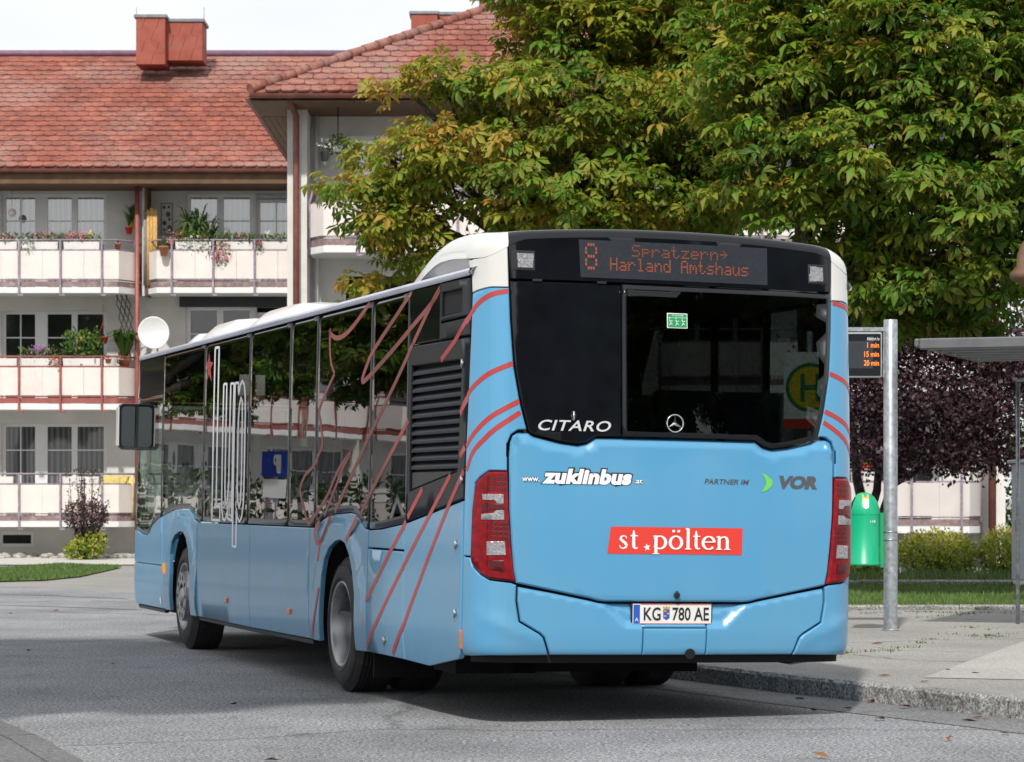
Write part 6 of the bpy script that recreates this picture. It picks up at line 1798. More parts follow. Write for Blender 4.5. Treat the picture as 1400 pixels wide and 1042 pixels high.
# ================================================================== STREET FURNITURE
M['galv'] = mat('galvanised_steel', (.33, .36, .39), .42, .55, var=.28, vscale=22, dirt=((.50, .53, .56), 9, .56, .66))
M['bin'] = mat('green_plastic', (.008, .40, .20), .35, var=.05, vscale=2)
M['bindk'] = mat('green_steel', (.01, .33, .13), .5, var=.05)
M['orange'] = mat('orange_print', (.85, .38, .01), .5, var=.04)
M['alu'] = mat('aluminium', (.55, .56, .58), .35, .7, var=.06)
M['scr'] = mat('screen_black', (.006, .007, .012), .25, var=.2)
M['scrf'] = mat('screen_field', (.03, .037, .045), .35, var=.1)
M['ledo'] = mat('screen_letters', (.5, .12, .01), .5, emit=(1, .24, .02), estr=1.1)
M['wlet'] = mat('white_letters', (.8, .8, .8), .5, var=.02)
M['roofgrey'] = mat('shelter_roof', (.16, .165, .175), .45, .5, var=.15)
M['cab'] = mat('cabinet_paint', (.44, .47, .52), .5, var=.05)
M['yel'] = mat('sign_yellow', (.75, .55, .02), .5, var=.03)
M['sgreen'] = mat('sign_green', (.01, .22, .08), .5, var=.03)

Yp = 25.9; pX = (1217.5 - 700) * Yp / FPX
pole = empty('bus_stop_pole', (pX, Yp, .13), label='galvanised steel pole standing on the pavement behind the bus', cat='pole')
mb = MB(); mb.lathe([(.066, -.03), (.066, 2.93), (.062, 2.935), (0, 2.935)], 28); mb.build('tube', M['galv'], pole)
mb = MB(); mb.lathe([(.066, 0), (.085, .0), (.085, .012), (.066, .012)], 20); mb.build('base_ring', M['galv'], pole)
for zc in (.93, .855):
    mb = MB(); mb.lathe([(.0665, zc - .008), (.0695, zc - .006), (.0695, zc + .006), (.0665, zc + .008)], 28); mb.build('band', M['rim'], pole)
sg = empty('departure_display', (pX, Yp, 0), label='black departure display with orange minutes mounted on the steel pole', cat='display')
zt, zb_ = at(0, 455, Yp).z, at(0, 516.5, Yp).z
xr = -.088
mb = MB(); mb.cbox(-.62, xr, -.055, .055, zb_, zt, .008); fr_ = mb.build('housing', M['alu'], sg)
mb = MB(); mb.bbox(-.605, xr - .012, -.0585, -.054, zb_ + .014, zt - .014); mb.build('screen', M['scr'], sg)
mb = MB(); mb.bbox(-.56, xr - .085, -.0605, -.0580, zb_ + .085, zt - .082); mb.build('screen_field', M['scrf'], sg)
mb = MB(); mb.bbox(-.62, -.05, -.03, .03, zt + .012, zt + .05); mb.bbox(-.07, -.03, -.025, .025, zb_, zt + .05); mb.build('bracket', M['galv'], sg)
def ptx(px): return (px - 1217.5) * Yp / FPX
def ptz(py): return at(0, py, Yp).z
flat_text('lettering', 'Abfahrt in', ptx(1184), ptx(1201), ptz(466), ptz(461.3), -.0625, M['wlet'], sg)
for body, x0, y1, y0 in (('1 min', 1184.5, 476, 468.8), ('15 min', 1180.5, 488.5, 481), ('20 min', 1180, 500.5, 493)):
    flat_text('lettering', body, ptx(x0), ptx(1200.5), ptz(y1), ptz(y0), -.0630, M['ledo'], sg, bold=.012)
for body, y1, y0 in (('8', 476, 468.8), ('8', 488.5, 481), ('8', 500.5, 493)):
    flat_text('lettering', body, -.53, -.50, ptz(y1), ptz(y0), -.0630, M['ledo'], sg, bold=.012)

# litter bin on the pole
bn_ = empty('litter_bin', (ptx(1181.5) + pX, Yp, 0), label='green plastic litter bin with a cigarette sign, fixed to the steel pole', cat='bin')
z0, z1 = at(0, 773, Yp).z, at(0, 704, Yp).z
mb = MB(); r_ = .147
mb.lathe([(0, z0), (r_ + .006, z0), (r_ + .008, z0 + .02), (r_ - .003, z0 + .03), (r_, z1 - .005), (r_, z1)], 36); mb.build('bucket', M['bin'], bn_)
n = 36; vs, fs = [], []
prof = [(r_ + .002, 0), (r_ + .003, .015), (r_ - .004, .06), (r_ - .022, .12), (r_ - .05, .165), (r_ - .085, .195), (.03, .208), (0, .21)]
for i, (q, h_) in enumerate(prof):
    for k in range(n): a = 2 * math.pi * k / n; vs.append((q * math.cos(a), q * math.sin(a), z1 + .002 + h_))
for i in range(len(prof) - 1):
    for k in range(n):
        a = 360 * (k + .5) / n
        if 2 <= i <= 3 and 150 < a < 210: continue            # the mouth on the far side of the pole
        fs.append((i * n + k, i * n + (k + 1) % n, (i + 1) * n + (k + 1) % n, (i + 1) * n + k))
link('hood', mesh_from('hood', vs, fs, M['bin'], True), bn_)
mb = MB(); mb.lathe([(r_ - .02, z1 - .1), (r_ - .03, z1 + .10), (0, z1 + .12)], 24); mb.build('liner', M['under'], bn_)
cg = MB()
def hood_pt(u, h_):
    for (q0, h0), (q1, h1) in zip(prof, prof[1:]):
        if h0 <= h_ <= h1: q = q0 + (q1 - q0) * (h_ - h0) / (h1 - h0); break
    a = R(-90) + u / max(.05, q); return (q * 1.012 * math.cos(a), q * 1.012 * math.sin(a) - .003, z1 + .002 + h_)
def decal(name, w, h0, h1, m, rnd=False):
    vs, fs = [], []; N_ = 10
    for i in range(N_ + 1):
        h_ = h0 + (h1 - h0) * i / N_; ww = w * (math.sqrt(max(.02, 1 - (1 - i / 3) ** 2)) if rnd and i < 3 else 1)
        vs += [hood_pt(-ww, h_), hood_pt(ww, h_)]
    fs = [(2 * i, 2 * i + 1, 2 * i + 3, 2 * i + 2) for i in range(N_)]
    link(name, mesh_from(name, vs, fs, m, True), bn_)
decal('cigarette_sign', .028, .055, .15, M['wlet'], True); decal('cigarette_filter', .030, .151, .193, M['orange'])
mb = MB(); mb.bbox(.150, .205, -.012, .012, z0 - .02, z1 + .02)
pt = mb.build('back_plate', M['bindk'], bn_)
for k in range(7):
    mb = MB(); z = z0 + .04 + k * .068; mb.bbox(.188, .200, -.0135, -.0125, z, z + .028); mb.build('slot', M['under'], pt)
flat_text('mark', '119', .04, .085, z1 - .075, z1 - .05, -r_ + .0005, M['wlet'], bn_)

# bus stop sign with the H, farther up the pavement
hs_ = empty('bus_stop_sign', (at(1107, 600, 28).x, 28, .13), label='yellow and green H bus stop sign seen dimly through the rear window', cat='sign')
mb = MB(); mb.tube([(0, 0, -.02), (0, 0, 2.95)], .03, 10); mb.build('post', M['galv'], hs_)
zc = at(0, 530, 28).z - .13
mb = MB(); mb.bbox(-.27, .27, -.05, -.035, zc - .42, zc + .36); mb.build('plate', M['wlet'], hs_)
mb = MB(); mb.bbox(-.27, .27, -.053, -.0505, zc - .42, zc - .32); mb.build('red_strip', M['banner'], hs_)
def disc(r0, r1, y, m, nm):
    vs = [(r0 * math.cos(a), y, zc + r0 * math.sin(a)) for a in np.linspace(0, 2 * math.pi, 41)[:-1]]
    if r1:
        vs += [(r1 * math.cos(a), y, zc + r1 * math.sin(a)) for a in np.linspace(0, 2 * math.pi, 41)[:-1]]
        fs = [(i, (i + 1) % 40, 40 + (i + 1) % 40, 40 + i) for i in range(40)]
    else: fs = [tuple(range(40))]
    link(nm, mesh_from(nm, vs, fs, m), hs_)
disc(.245, None, -.053, M['yel'], 'disc'); disc(.25, .215, -.055, M['sgreen'], 'ring')
flat_text('letter', 'H', -.10, .10, zc - .14, zc + .14, -.055, M['sgreen'], hs_, bold=.02)

# shelter roof reaching into the picture, with post
sh = empty('bus_shelter', (3.77, 25.3, .13), (0, 0, R(-20.5)), label='grey bus shelter with ribbed flat roof beyond the steel pole', cat='shelter')
zr = 2.62
mb = MB(); mb.cbox(-.0, 4.2, -.06, .03, zr, zr + .10, .012); mb.build('front_beam', M['roofgrey'], sh)
mb = MB(); mb.cbox(-.05, .0, -.05, 3.0, zr + .02, zr + .10, .012); mb.build('side_beam', M['roofgrey'], sh)
mb = MB(); mb.bbox(0, 4.2, .03, 3.0, zr + .075, zr + .10); mb.build('roof_sheet', M['roofgrey'], sh)
for k in range(6):
    mb = MB(); mb.bbox(0.02, 4.2, .35 + k * .48, .43 + k * .48, zr + .02, zr + .074); mb.build('rib', M['alu'], sh)
for x in (2.05, 4.0):
    mb = MB(); mb.tube([(x, 2.4, -.02), (x, 2.4, zr + .06)], .035, 12); mb.build('post', M['galv'], sh)
pxx = at(1391.5, 600, 27.2)
ip = sh.matrix_world
mb = MB(); v0 = Vector((pxx.x - 3.77, 27.2 - 25.3, 0)); v0.rotate(Matrix.Rotation(R(20.5), 3, 'Z')); mb.tube([(v0.x, v0.y, -.02), (v0.x, v0.y, at(0, 521, 27.2).z - .13)], .02, 10); mb.build('post', M['galv'], sh)
mb = MB(); mb.bbox(v0.x - .02, v0.x + 1.4, v0.y - .02, v0.y + .02, at(0, 522, 27.2).z - .13, at(0, 518, 27.2).z - .13); mb.build('cross_bar', M['galv'], sh)

# service cabinet at the right edge
cx = at(1386.5, 700, 38.6)
cb = empty('service_cabinet', (cx.x, 38.6, .12), label='light grey service cabinet on the lawn at the right edge', cat='cabinet')
mb = MB(); mb.cbox(.0, .75, -.2, .2, .10, 1.74, .012); mb.build('body', M['cab'], cb)
mb = MB(); mb.cbox(-.06, .81, -.24, .24, 1.74, 1.79, .01); mb.build('lid', M['cab'], cb)
mb = MB(); mb.bbox(.02, .73, -.18, .18, -.02, .10); mb.build('base', M['slabw'], cb)
mb = MB(); mb.cbox(-.02, .025, -.225, -.19, .78, .95, .006); mb.build('handle', M['satin'], cb)
# old street lamp whose brown hood just enters the picture
lX = at(1412, 400, 30).x
lamp = empty('street_lamp', (lX, 30, .13), label='brown bell shaped street lamp at the right edge below the chestnut leaves', cat='lamp')
M['lampbr'] = mat('brown_lamp_paint', (.17, .10, .06), .5, .2, var=.15)
mb = MB(); mb.tube([(0, 0, -.02), (0, 0, 3.5)], .045, 12); mb.build('post', M['lampbr'], lamp)
zl = at(0, 385, 30).z - .13
mb = MB(); mb.lathe([(.06, zl - .12), (.12, zl - .04), (.235, zl + .02), (.255, zl + .06), (.245, zl + .10), (.18, zl + .15), (.17, zl + .30), (.12, zl + .42), (.05, zl + .5), (0, zl + .52)], 24); mb.build('hood', M['lampbr'], lamp)

# fallen leaves
M['dry'] = mat('dry_leaf', (.22, .085, .03), .8, var=.3)
dl = MB(); dl.add([(0, 0, .004), (.04, .022, .012), (.09, .004, .006), (.045, -.02, .015)], [(0, 2, 1), (0, 3, 2)]); dry = dl.mesh('fallen_leaf', M['dry'])
for px, py, z in ((12, 839, 0), (82, 835, 0), (36, 891, 0), (153, 909, 0), (318, 963, 0), (1106, 970.5, 0), (1152, 969, 0), (1185, 962, 0), (1246, 969, 0), (1252, 967, 0), (1314, 986, 0), (1328, 983, 0), (1342, 984, 0), (1258, 934, .13), (1208, 881, .13), (1291, 916, .13), (1340, 921, .13), (1219, 925, .13), (1382, 1005, 0), (1210, 985, 0), (1297, 1014, 0), (1134, 1038, 0), (360, 1041, 0), (723, 965.5, 0), (1337, 834, .13), (1355, 833.5, .13), (1383, 832, .13), (1203, 832, .13), (1180, 836, .13), (1247, 952, 0), (1085, 956, 0)):
    x, y = gz(px, py, z)
    s = random.uniform(.8, 1.5); o = link('fallen_leaf', dry, None, (x, y, z + .004), (random.uniform(-.3, .3), random.uniform(-.3, .3), random.uniform(0, 6.28))); o.scale = (s, s, s)
    where = 'on the grey pavement' if z else ('on the asphalt near the kerb' if px > 700 else 'on the open asphalt of the road')
    tag(o, 'dry brown fallen leaf lying ' + where, 'leaf', 'fallen leaves ' + where)

# ================================================================== THINGS ON THE BALCONIES
M['box'] = mat('planter_white', (.72, .70, .68), .6, var=.05)
COLS = {}
def petal(c):
    if c not in COLS: COLS[c] = mat('petals_%d' % len(COLS), c, .6, var=.15, vscale=20)
    return COLS[c]
PINK, WHITE, MAG, RED, VIO, YEL, SALM = (.75, .16, .26), (.80, .80, .76), (.45, .03, .14), (.62, .03, .02), (.50, .14, .55), (.60, .45, .06), (.75, .30, .26)
def blossoms(parent, blobs, n, size, c, seed, origin):
    rng = np.random.default_rng(seed); b = np.array(blobs, float); i = rng.integers(0, len(b), n); d = unit(rng.normal(size=(n, 3)) + (0, -.3, .2))
    P = b[i, :3] + d * b[i, 3:] * rng.uniform(.5, 1.08, n)[:, None]
    V, T = [], []
    for p in P - np.array(origin):
        s = size * rng.uniform(.7, 1.3)
        for _ in range(5):
            q = p + rng.normal(size=3) * s * .45; a = unit(rng.normal(size=3)); bb_ = unit(np.cross(a, rng.normal(size=3)))
            k = len(V); V += [q, q + a * s * .7, q + bb_ * s * .7]; T.append((k, k + 1, k + 2))
    return np_mesh('blossoms', np.array(V), np.array(T), petal(c), parent)
def flower_box(label, X0, X1, z, Y, spec, seed, leaf=260, box=True, grp='flower boxes on the balconies', lsize=.07, lh=.10):
    """planter hung inside the rail; spec = list of (colour, amount, x0, x1, z low, z high) in fractions/metres"""
    o3 = ((X0 + X1) / 2, Y, z)
    t = empty('flower_box', o3, label=label, cat='flower box', group=grp)
    hw = (X1 - X0) / 2
    if box:
        mb = MB(); mb.add([(-hw, -.09, 0), (hw, -.09, 0), (hw, .09, 0), (-hw, .09, 0), (-hw - .01, -.11, .17), (hw + .01, -.11, .17), (hw + .01, .11, .17), (-hw - .01, .11, .17)], [(3, 2, 1, 0), (0, 1, 5, 4), (1, 2, 6, 5), (2, 3, 7, 6), (3, 0, 4, 7), (4, 5, 6, 7)]); mb.build('box', M['box'], t)
    if leaf: tag(foliage('foliage', [(X0 + (X1 - X0) * (i + .5) / 4, Y, z + .17 + lh * .7, hw / 3, .12, lh) for i in range(4)], leaf, lsize, M['plant'], t, seed=seed, up=.8, origin=o3), kind='stuff')
    for k, (c, nn, a, b, zl, zh) in enumerate(spec):
        xa, xb = X0 + (X1 - X0) * a, X0 + (X1 - X0) * b
        if zl < .05: tag(foliage('trailing_foliage', [((xa + xb) / 2, Y - .14, z + (zl + zh) / 2, (xb - xa) / 2, .09, (zh - zl) / 2)], nn * 4, .06, M['plant'], t, seed=seed + 50 + k, origin=o3), kind='stuff')
        tag(blossoms(t, [((xa + xb) / 2, Y - (.15 if zl < .05 else .04), z + (zl + zh) / 2, (xb - xa) / 2, .10, (zh - zl) / 2)], nn, .045, c, seed + k, o3), kind='stuff')
    return t
PZ = [FLOORS[i] + 1.0 for i in range(3)]
YP = YB + .14
flower_box('flower box of pink and white blooms at the left end of the top balcony', bx(-22), bx(22), PZ[0], YP, [(PINK, 26, 0, 1, .2, .36), (WHITE, 14, .3, 1, .15, .32)], 1)
flower_box('flower box with white trailing flowers beside the first post of the top balcony', bx(30), bx(78), PZ[0], YP, [(PINK, 22, .2, 1, .2, .42), (WHITE, 14, 0, .35, -.10, .25)], 2)
flower_box('flower box of pink blooms below the wide top floor window', bx(87), bx(135), PZ[0], YP, [(PINK, 30, 0, .7, .2, .42), (YEL, 10, .5, .9, .1, .4)], 3)
flower_box('flower box with pink and white geraniums spilling over the rail', bx(240), bx(288), PZ[0], YP, [(PINK, 34, -.35, .35, .05, .42), (WHITE, 26, .1, .95, -.05, .30), (PINK, 10, .6, 1, .2, .3)], 4, leaf=520, lh=.16)
flower_box('flower box with a big pink geranium hanging far down the panel', bx(296), bx(345), PZ[0], YP, [(PINK, 55, -.15, .40, -.42, .20), (PINK, 10, .5, .9, .25, .36)], 5, leaf=420)
flower_box('flower box with white flowers and magenta trails beside the corner pier', bx(351), bx(392), PZ[0], YP, [(MAG, 16, -.05, .2, -.05, .2), (WHITE, 10, .2, .5, .3, .46)], 6, leaf=240)
flower_box('empty white flower box at the left end of the middle balcony', bx(-22), bx(22), PZ[1], YP, [], 7, leaf=0)
flower_box('flower box of violet geraniums on the middle balcony', bx(28), bx(79), PZ[1], YP, [(VIO, 36, .15, .85, .25, .48), (RED, 14, .75, 1.1, -.02, .2)], 8, leaf=360, lh=.14)
flower_box('flower box of tall yellow green plants on the middle balcony', bx(86), bx(136), PZ[1], YP, [(YEL, 16, 0, 1, .3, .7)], 9, leaf=800, lh=.38, lsize=.09)
flower_box('bare pinkish flower box at the left end of the ground balcony', bx(-22), bx(17), PZ[2] - .02, YP, [], 10, leaf=0)
flower_box('bare pinkish flower box behind the barberry on the ground balcony', bx(85), bx(134), PZ[2] - .02, YP, [(RED, 3, .1, .25, .18, .24)], 11, leaf=30)
YQ = YV + .14
flower_box('flower box of orange red blooms on the shaded balcony behind the litter bin', vx(1165), vx(1200), VF[2] + 1.0, YQ, [(RED, 50, 0, 1, .16, .34)], 12, leaf=200)
flower_box('flower box of crimson blooms near the end of the shaded balcony', vx(1290), vx(1326), VF[2] + 1.0, YQ, [((.6, .02, .12), 40, .4, 1, .18, .4)], 13, leaf=420)

def pot(name, label, p, r, h_, m, kind='leafy', n=60, lh=.3, hang=None, cat='plant pot', blade_m=None):
    t = empty(name, p, label=label, cat=cat)
    mb = MB(); mb.lathe([(0, 0), (r * .68, 0), (r * .98, h_ * .85), (r * 1.06, h_ * .86), (r * 1.06, h_), (r * .9, h_), (r * .85, h_ * .9), (0, h_ * .9)], 16); mb.build('pot', m, t)
    rng = np.random.default_rng(int(abs(p[0]) * 100) + n)
    V, T = [], []
    for k in range(n):
        a = rng.uniform(0, 6.28); l = lh * rng.uniform(.6, 1.1); sp = rng.uniform(.1, .7) if kind == 'grass' else rng.uniform(.35, 1.0); w = lh * .035
        d = np.array([math.cos(a), math.sin(a), 0]); q = np.array([-math.sin(a), math.cos(a), 0]) * w; b0 = np.array([0, 0, h_ * .9]); m1 = b0 + d * l * sp * .4 + (0, 0, l * .75); m2 = b0 + d * l * sp + (0, 0, l * (1.0 if kind == 'grass' else .65))
        i = len(V); V += [b0 - q, b0 + q, m1 - q * 1.2, m1 + q * 1.2, m2]; T += [(i, i + 1, i + 3), (i, i + 3, i + 2), (i + 2, i + 3, i + 4)]
    if n: tag(np_mesh('leaves', np.array(V), np.array(T), blade_m or M['plant'], t, np.column_stack([np.zeros(len(V)), np.repeat(rng.random(n), 5), np.zeros(len(V))])), kind='stuff')
    if hang:
        mb = MB(); mb.tube([(0, 0, h_), (0, 0, h_ + hang)], .006, 4)
        for g in (-1, 1): mb.tube([(g * r, 0, h_), (0, 0, h_ + hang * .45)], .005, 4)
        mb.build('hanger', M['rust'], t)
    return t
M['redp'] = mat('red_pot', (.62, .05, .03), .4, var=.05); M['yelp'] = mat('yellow_pot', (.72, .52, .03), .4, var=.05)
pot('hanging_pot', 'red wall pot with spiky grass on the top balcony', tuple(at(176, 320, 63.2)), .09, .16, M['redp'], 'grass', 40, .38)
pot('hanging_pot', 'yellow wall pot with upright grass on the top balcony', tuple(at(181.5, 312, 63.4)), .09, .13, M['yelp'], 'grass', 50, .42)
pot('flower_pot', 'terracotta pot hung outside the chamfered panel of the top balcony', tuple(at(224, 350, 62.35)), .11, .22, M['terra'], 'grass', 30, .25)
pot('hanging_pot', 'red hanging pot before the middle floor window', tuple(at(141, 470, 62.9)), .12, .15, M['redp'], 'leafy', 20, .10, hang=.75)
pot('flower_pot', 'small terracotta pot on the corner of the middle balcony', tuple(at(148, 497, 62.55)), .075, .11, M['terra'], 'leafy', 24, .12)
pot('potted_plant', 'arching spider plant in front of the wooden trellis', tuple(at(170, 503, 62.95)), .14, .2, M['terra'], 'leafy', 110, .85, cat='plant')
pot('flower_pot', 'pink pot among silvery plants on the top balcony corner', tuple(at(161, 341, 62.75)), .075, .14, mat('pink_pot', (.6, .2, .15), .6), 'leafy', 26, .14)
# yuccas on the top balcony
def yucca(label, p, stems, dark=False):
    t = empty('yucca_plant', p, label=label, cat='plant'); mb = MB(); rng = np.random.default_rng(int(p[0] * -50)); V, T, C = [], [], []
    for (dx, h_, ln, lean_) in stems:
        top = np.array([dx + lean_, 0, h_]); mb.tube([(dx, 0, 0), (dx + lean_ * .5, 0, h_ * .6), tuple(top)], [.03, .025, .02], 6)
        for k in range(46):
            d = unit(rng.normal(size=3) + (0, 0, .25)); q = unit(np.cross(d, (0, 0, 1.0) + rng.normal(size=3) * .2)) * .016; l = ln * rng.uniform(.6, 1.1); m1 = top + d * l * .6 + (0, 0, .05 * l); m2 = top + d * l + (0, 0, -.22 * l)
            i = len(V); V += [top - q, top + q, m1 - q * 1.3, m1 + q * 1.3, m2]; T += [(i, i + 1, i + 3), (i, i + 3, i + 2), (i + 2, i + 3, i + 4)]; C += [(0, rng.uniform(0, .25) if dark else rng.uniform(.3, .9), 0)] * 5
    mb.build('stem', M['bark'], t); tag(np_mesh('leaves', np.array(V), np.array(T), M['conifer'] if dark else M['plant'], t, np.array(C)), kind='stuff')
    mb = MB(); mb.lathe([(0, 0), (.12, 0), (.16, .26), (.14, .26), (.13, .22), (0, .22)], 14); mb.build('pot', M['terra'], t)
zf = FLOORS[0] + .13
yucca('pale green yucca with two leaning stems on the top balcony', (bx(252, 63.0), 63.0, zf), [(0, 1.55, .55, .08), (.05, 1.15, .42, -.15), (-.1, .95, .4, -.2)])
yucca('tallest green yucca before the top floor window', (bx(266, 62.9), 62.9, zf), [(.0, 1.42, .72, .12), (-.02, .95, .5, -.12)])
yucca('dark leaved yucca beside the tallest yucca', (bx(287, 62.8), 62.8, zf), [(.0, 1.18, .5, .05), (0, .8, .45, 0)], dark=True)
# lantern, ornament, screens, trellis, dish
M['paper'] = mat('paper_lantern', (.80, .68, .68), .7, var=.05)
lt = empty('paper_lantern', tuple(at(16.5, 291, 63.2)), label='round white and pink paper lantern before the top floor door', cat='lantern')
mb = MB(); mb.lathe([(0, -.095), (.05, -.085), (.088, -.04), (.095, 0), (.088, .04), (.05, .085), (0, .095)], 16); mb.build('globe', M['paper'], lt); mb = MB(); mb.tube([(0, 0, .09), (0, 0, 1.2)], .004, 4); mb.build('cord', M['satin'], lt)
orn = empty('wall_ornament', tuple(at(228, 299, YW - .03)), label='black metal wall ornament with leaves beside the top floor window', cat='ornament')
w_, h_ = .135, .36
for a in ((-w_, w_, -h_, -h_ + .014), (-w_, w_, h_ - .014, h_), (-w_, -w_ + .014, -h_, h_), (w_ - .014, w_, -h_, h_)):
    mb = MB(); mb.bbox(a[0], a[1], -.01, .01, a[2], a[3]); mb.build('frame_bar', M['satin'], orn)
for x, z, r_ in ((.03, .10, .065), (-.05, -.10, .055), (-.06, .26, .04), (.05, .27, .035), (.06, -.02, .035), (.07, -.22, .07), (-.06, -.26, .03)):
    mb = MB(); mb.add([(x + r_ * math.cos(a) * (1 if k % 2 else .65), -.012, z + r_ * math.sin(a)) for k, a in enumerate(np.linspace(0, 6.28, 15)[:-1])], [tuple(range(14))]); mb.build('leaf_shape', M['satin'], orn)
M['bamboo'] = mat('bamboo_mat', (.55, .34, .12), .8, var=.25, vscale=16); M['greyscr'] = mat('grey_reed_mat', (.28, .25, .22), .9, var=.3, vscale=16); M['yelscr'] = mat('yellow_reed_mat', (.58, .47, .16), .8, var=.25, vscale=16)
def reed(label, x0, x1, z0, z1, Y, m, n):
    t = empty('reed_screen', ((x0 + x1) / 2, Y, z0), label=label, cat='screen')
    for k in range(n):
        x = -(x1 - x0) / 2 + (x1 - x0) * (k + .5) / n; mb = MB(); mb.tube([(x, random.uniform(-.01, .01), 0), (x + random.uniform(-.008, .008), 0, (z1 - z0) * random.uniform(.96, 1.02))], (x1 - x0) / n * .52, 5); mb.build('reed', m, t)
reed('golden bamboo screen standing on the top balcony', bx(201, 62.9), bx(215, 62.9), FLOORS[0] + .2, bz(285, 62.9), 62.9, M['bamboo'], 7)
reed('grey weathered reed screen beside the golden one', bx(195.5, 62.95), bx(201.5, 62.95), FLOORS[0] + .2, bz(288, 62.95), 62.96, M['greyscr'], 4)
reed('yellow striped reed screen at the corner of the ground balcony', bx(140, 62.9), bx(183, 62.9), FLOORS[2] + .2, bz(650, 62.9), 62.92, M['yelscr'], 18)
tl_ = empty('trellis', tuple(at(168, 497, 63.1)), label='dark wooden diamond trellis leaning on the middle balcony', cat='trellis')
M['trl'] = mat('dark_wood', (.06, .038, .03), .8, var=.3)
hh = 1.62
for g in (-1, 1):
    for k in range(-4, 6):
        x0_ = k * .105; pts = []
        for zz in np.linspace(0, hh, 12):
            x = x0_ + g * (zz * .34) - g * .2; lean_ = .10 * math.sin(zz * 2.0) - zz * .02
            if -.19 < x < .19: pts.append((x + lean_, g * .008, zz))
        if len(pts) > 1: mb = MB(); mb.tube(pts, .0105, 4); mb.build('lath', M['trl'], tl_)
dsh = empty('satellite_dish', tuple(at(211, 454.5, 62.3)), (R(8), 0, R(-6)), label='round white satellite dish on the middle balcony above the bus front', cat='dish')
mb = MB(); mb.lathe([(0, .0), (.12, .008), (.24, .034), (.33, .066), (.362, .08), (.368, .072), (.33, .05), (.24, .015), (0, -.018)], 40, 'y', (0, 0, 0)); mb.v = [(x, -y, z) for x, y, z in mb.v]; mb.f = [f[::-1] for f in mb.f]; mb.build('reflector', M['pvc'], dsh)
mb = MB(); mb.tube([(-.2, .0, -.30), (-.25, -.2, -.36), (-.2, -.34, -.3)], .012, 6); mb.build('arm', M['rim'], dsh); mb = MB(); mb.tube([(0, .06, 0), (.0, .25, -.1), (0, .25, -.75)], .02, 8); mb.build('mast', M['rim'], dsh)
# wall lantern and hanging basket at the corner house
wl_ = empty('wall_lantern', tuple(at(444, 214, VW - .12)), label='old fashioned wall lantern under the eaves of the corner house', cat='lantern')
mb = MB(); mb.lathe([(0, .22), (.03, .19), (.02, .17), (.10, .11), (.11, .10), (.09, .10)], 6, smooth=False); mb.build('cap', M['slabw'], wl_)
mb = MB(); mb.lathe([(.088, .098), (.055, -.10), (0, -.10)], 6, smooth=False); mb.build('glass', M['pane_cur'], wl_)
mb = MB(); mb.lathe([(.06, -.102), (.07, -.12), (.02, -.16), (0, -.2)], 6, smooth=False); mb.build('foot', M['slabw'], wl_)
mb = MB(); mb.tube([(0, 0, -.16), (0, .06, -.2), (0, .115, -.16)], .012, 6); mb.build('bracket', M['slabw'], wl_)
hb_ = empty('hanging_basket', tuple(at(462, 200, 52.4)), label='hanging basket with white flowers below the eaves of the corner house', cat='basket')
mb = MB(); mb.lathe([(0, -.12), (.09, -.1), (.13, 0), (.12, 0), (0, -.04)], 14); mb.build('bowl', M['slabw'], hb_)
tag(foliage('foliage', [(hb_.location.x, 52.4, hb_.location.z + .02, .22, .2, .16)], 260, .08, M['plant'], hb_, seed=71, origin=tuple(hb_.location)), kind='stuff')
tag(blossoms(hb_, [(hb_.location.x - .12, 52.3, hb_.location.z + .02, .2, .15, .14)], 14, .06, WHITE, 72, tuple(hb_.location)), kind='stuff')
mb = MB(); mb.tube([(0, 0, 0), (0, 0, CE_Z - .16 - hb_.location.z)], .012, 5); mb.build('hanger', M['satin'], hb_)

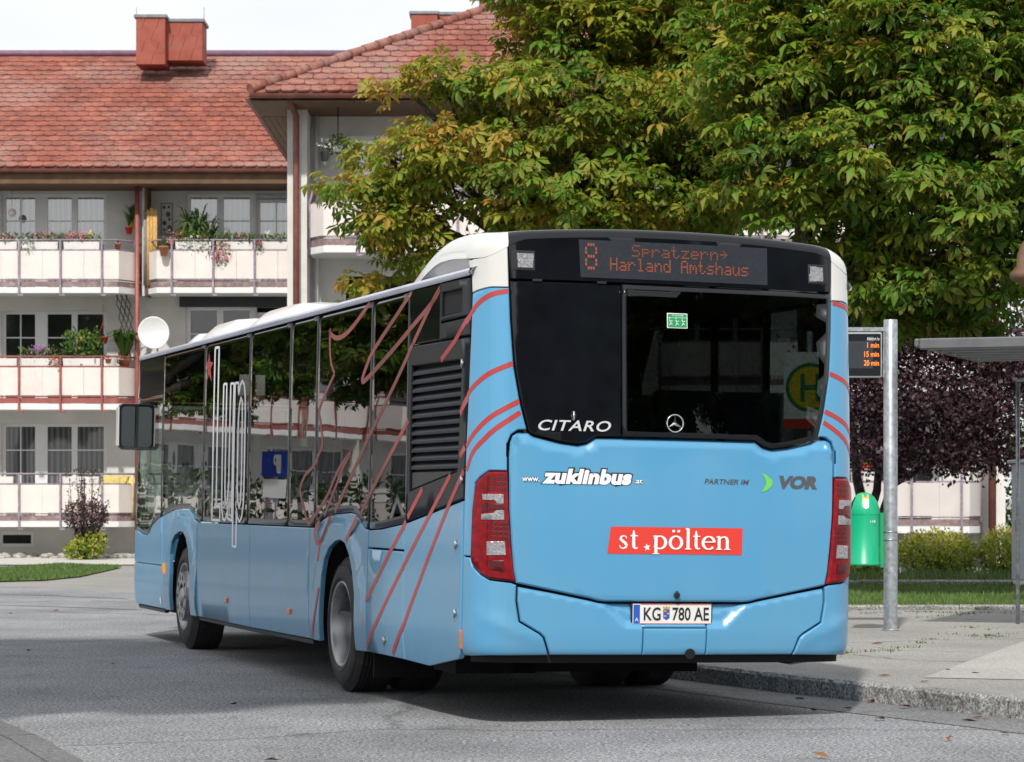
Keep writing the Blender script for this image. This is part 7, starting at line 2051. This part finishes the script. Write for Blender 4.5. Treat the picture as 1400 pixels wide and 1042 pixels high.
# ================================================================== WHAT THE PANES REFLECT: the street to the left, and greenery added behind the viewpoint to darken the rear
tree_copy((-14.5, 39, 0), 1.1, 'chestnut tree left of the picture, mirrored in the side windows of the bus')
shade = tree_copy((-5.3, 14.2, 0), 2.6, 'chestnut tree left of the viewpoint whose shade falls on the road beside the bus')
tree_copy((-17.8, 50.5, 0), 4.1, 'chestnut tree before the left part of the house, mirrored in the front windows')
for loc, rz, lab in (((15.5, 4.5, 0), 2.0, 'added chestnut tree on the right behind the viewpoint, darkening the rear window'), ((20.5, -1, 0), 3.4, 'added chestnut tree farther right behind the viewpoint, darkening the rear window'), ((10.6, -1.6, 0), .4, 'added chestnut tree behind the viewpoint, darkening the black rear cover'), ((13.5, -9, 0), 5.0, 'added chestnut tree in the second row behind the viewpoint, darkening the rear cover'), ((6.5, -11, 0), 1.3, 'added chestnut tree straight behind the viewpoint, darkening what the rear mirrors')):  # unseen trees added to darken what the rear end mirrors
    tree_copy(loc, rz, lab)
tree_copy((12.9, 1.2, 0), 2.9, 'chestnut tree added between its neighbours behind the viewpoint to darken the rear window')  # added to close a bright sky gap in the rear glass
def hedge(label, x0, y0, x1, y1, h_, seed):
    t = empty('hedge', ((x0 + x1) / 2, (y0 + y1) / 2, 0), label=label, cat='hedge'); o3 = tuple(t.location); k = int(math.hypot(x1 - x0, y1 - y0) / .9)
    bl = [(x0 + (x1 - x0) * (i + .5) / k, y0 + (y1 - y0) * (i + .5) / k, h_ * .5 + random.uniform(-.1, .1), .75, .6, h_ * .52) for i in range(k)]
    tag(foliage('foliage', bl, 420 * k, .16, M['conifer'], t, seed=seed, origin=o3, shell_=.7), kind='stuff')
shade.scale = (1.2, 1.2, 1.2)
hedge('tall dark hedge added behind the viewpoint to the right, darkening the rear window', 8, -12, 24, 4, 3.0, 81)  # unseen hedge added to darken the low part of the rear reflection
hedge('dark conifer hedge before the left part of the house, mirrored in the side windows', -27, 56, -13.2, 57.5, 2.3, 82)

ps = empty('parking_sign', (-19.5, 50.7, 0), (0, 0, R(31)), 'blue parking sign left of the picture, mirrored in the side windows of the bus', 'sign')
mb = MB(); mb.tube([(0, .05, -.02), (0, .05, 2.6)], .03, 8); mb.build('post', M['galv'], ps)
M['pblue'] = mat('sign_blue', (.01, .05, .42), .45, var=.05)
mb = MB(); mb.cbox(-.25, .25, -.01, .015, 2.05, 2.58, .008); mb.build('plate', M['pblue'], ps)
flat_text('letter', 'P', -.10, .10, 2.12, 2.51, -.0125, M['wlet'], ps, bold=.03)
mb = MB(); mb.cbox(-.22, .22, -.01, .015, 1.62, 2.0, .008); mb.build('notice', M['wlet'], ps)
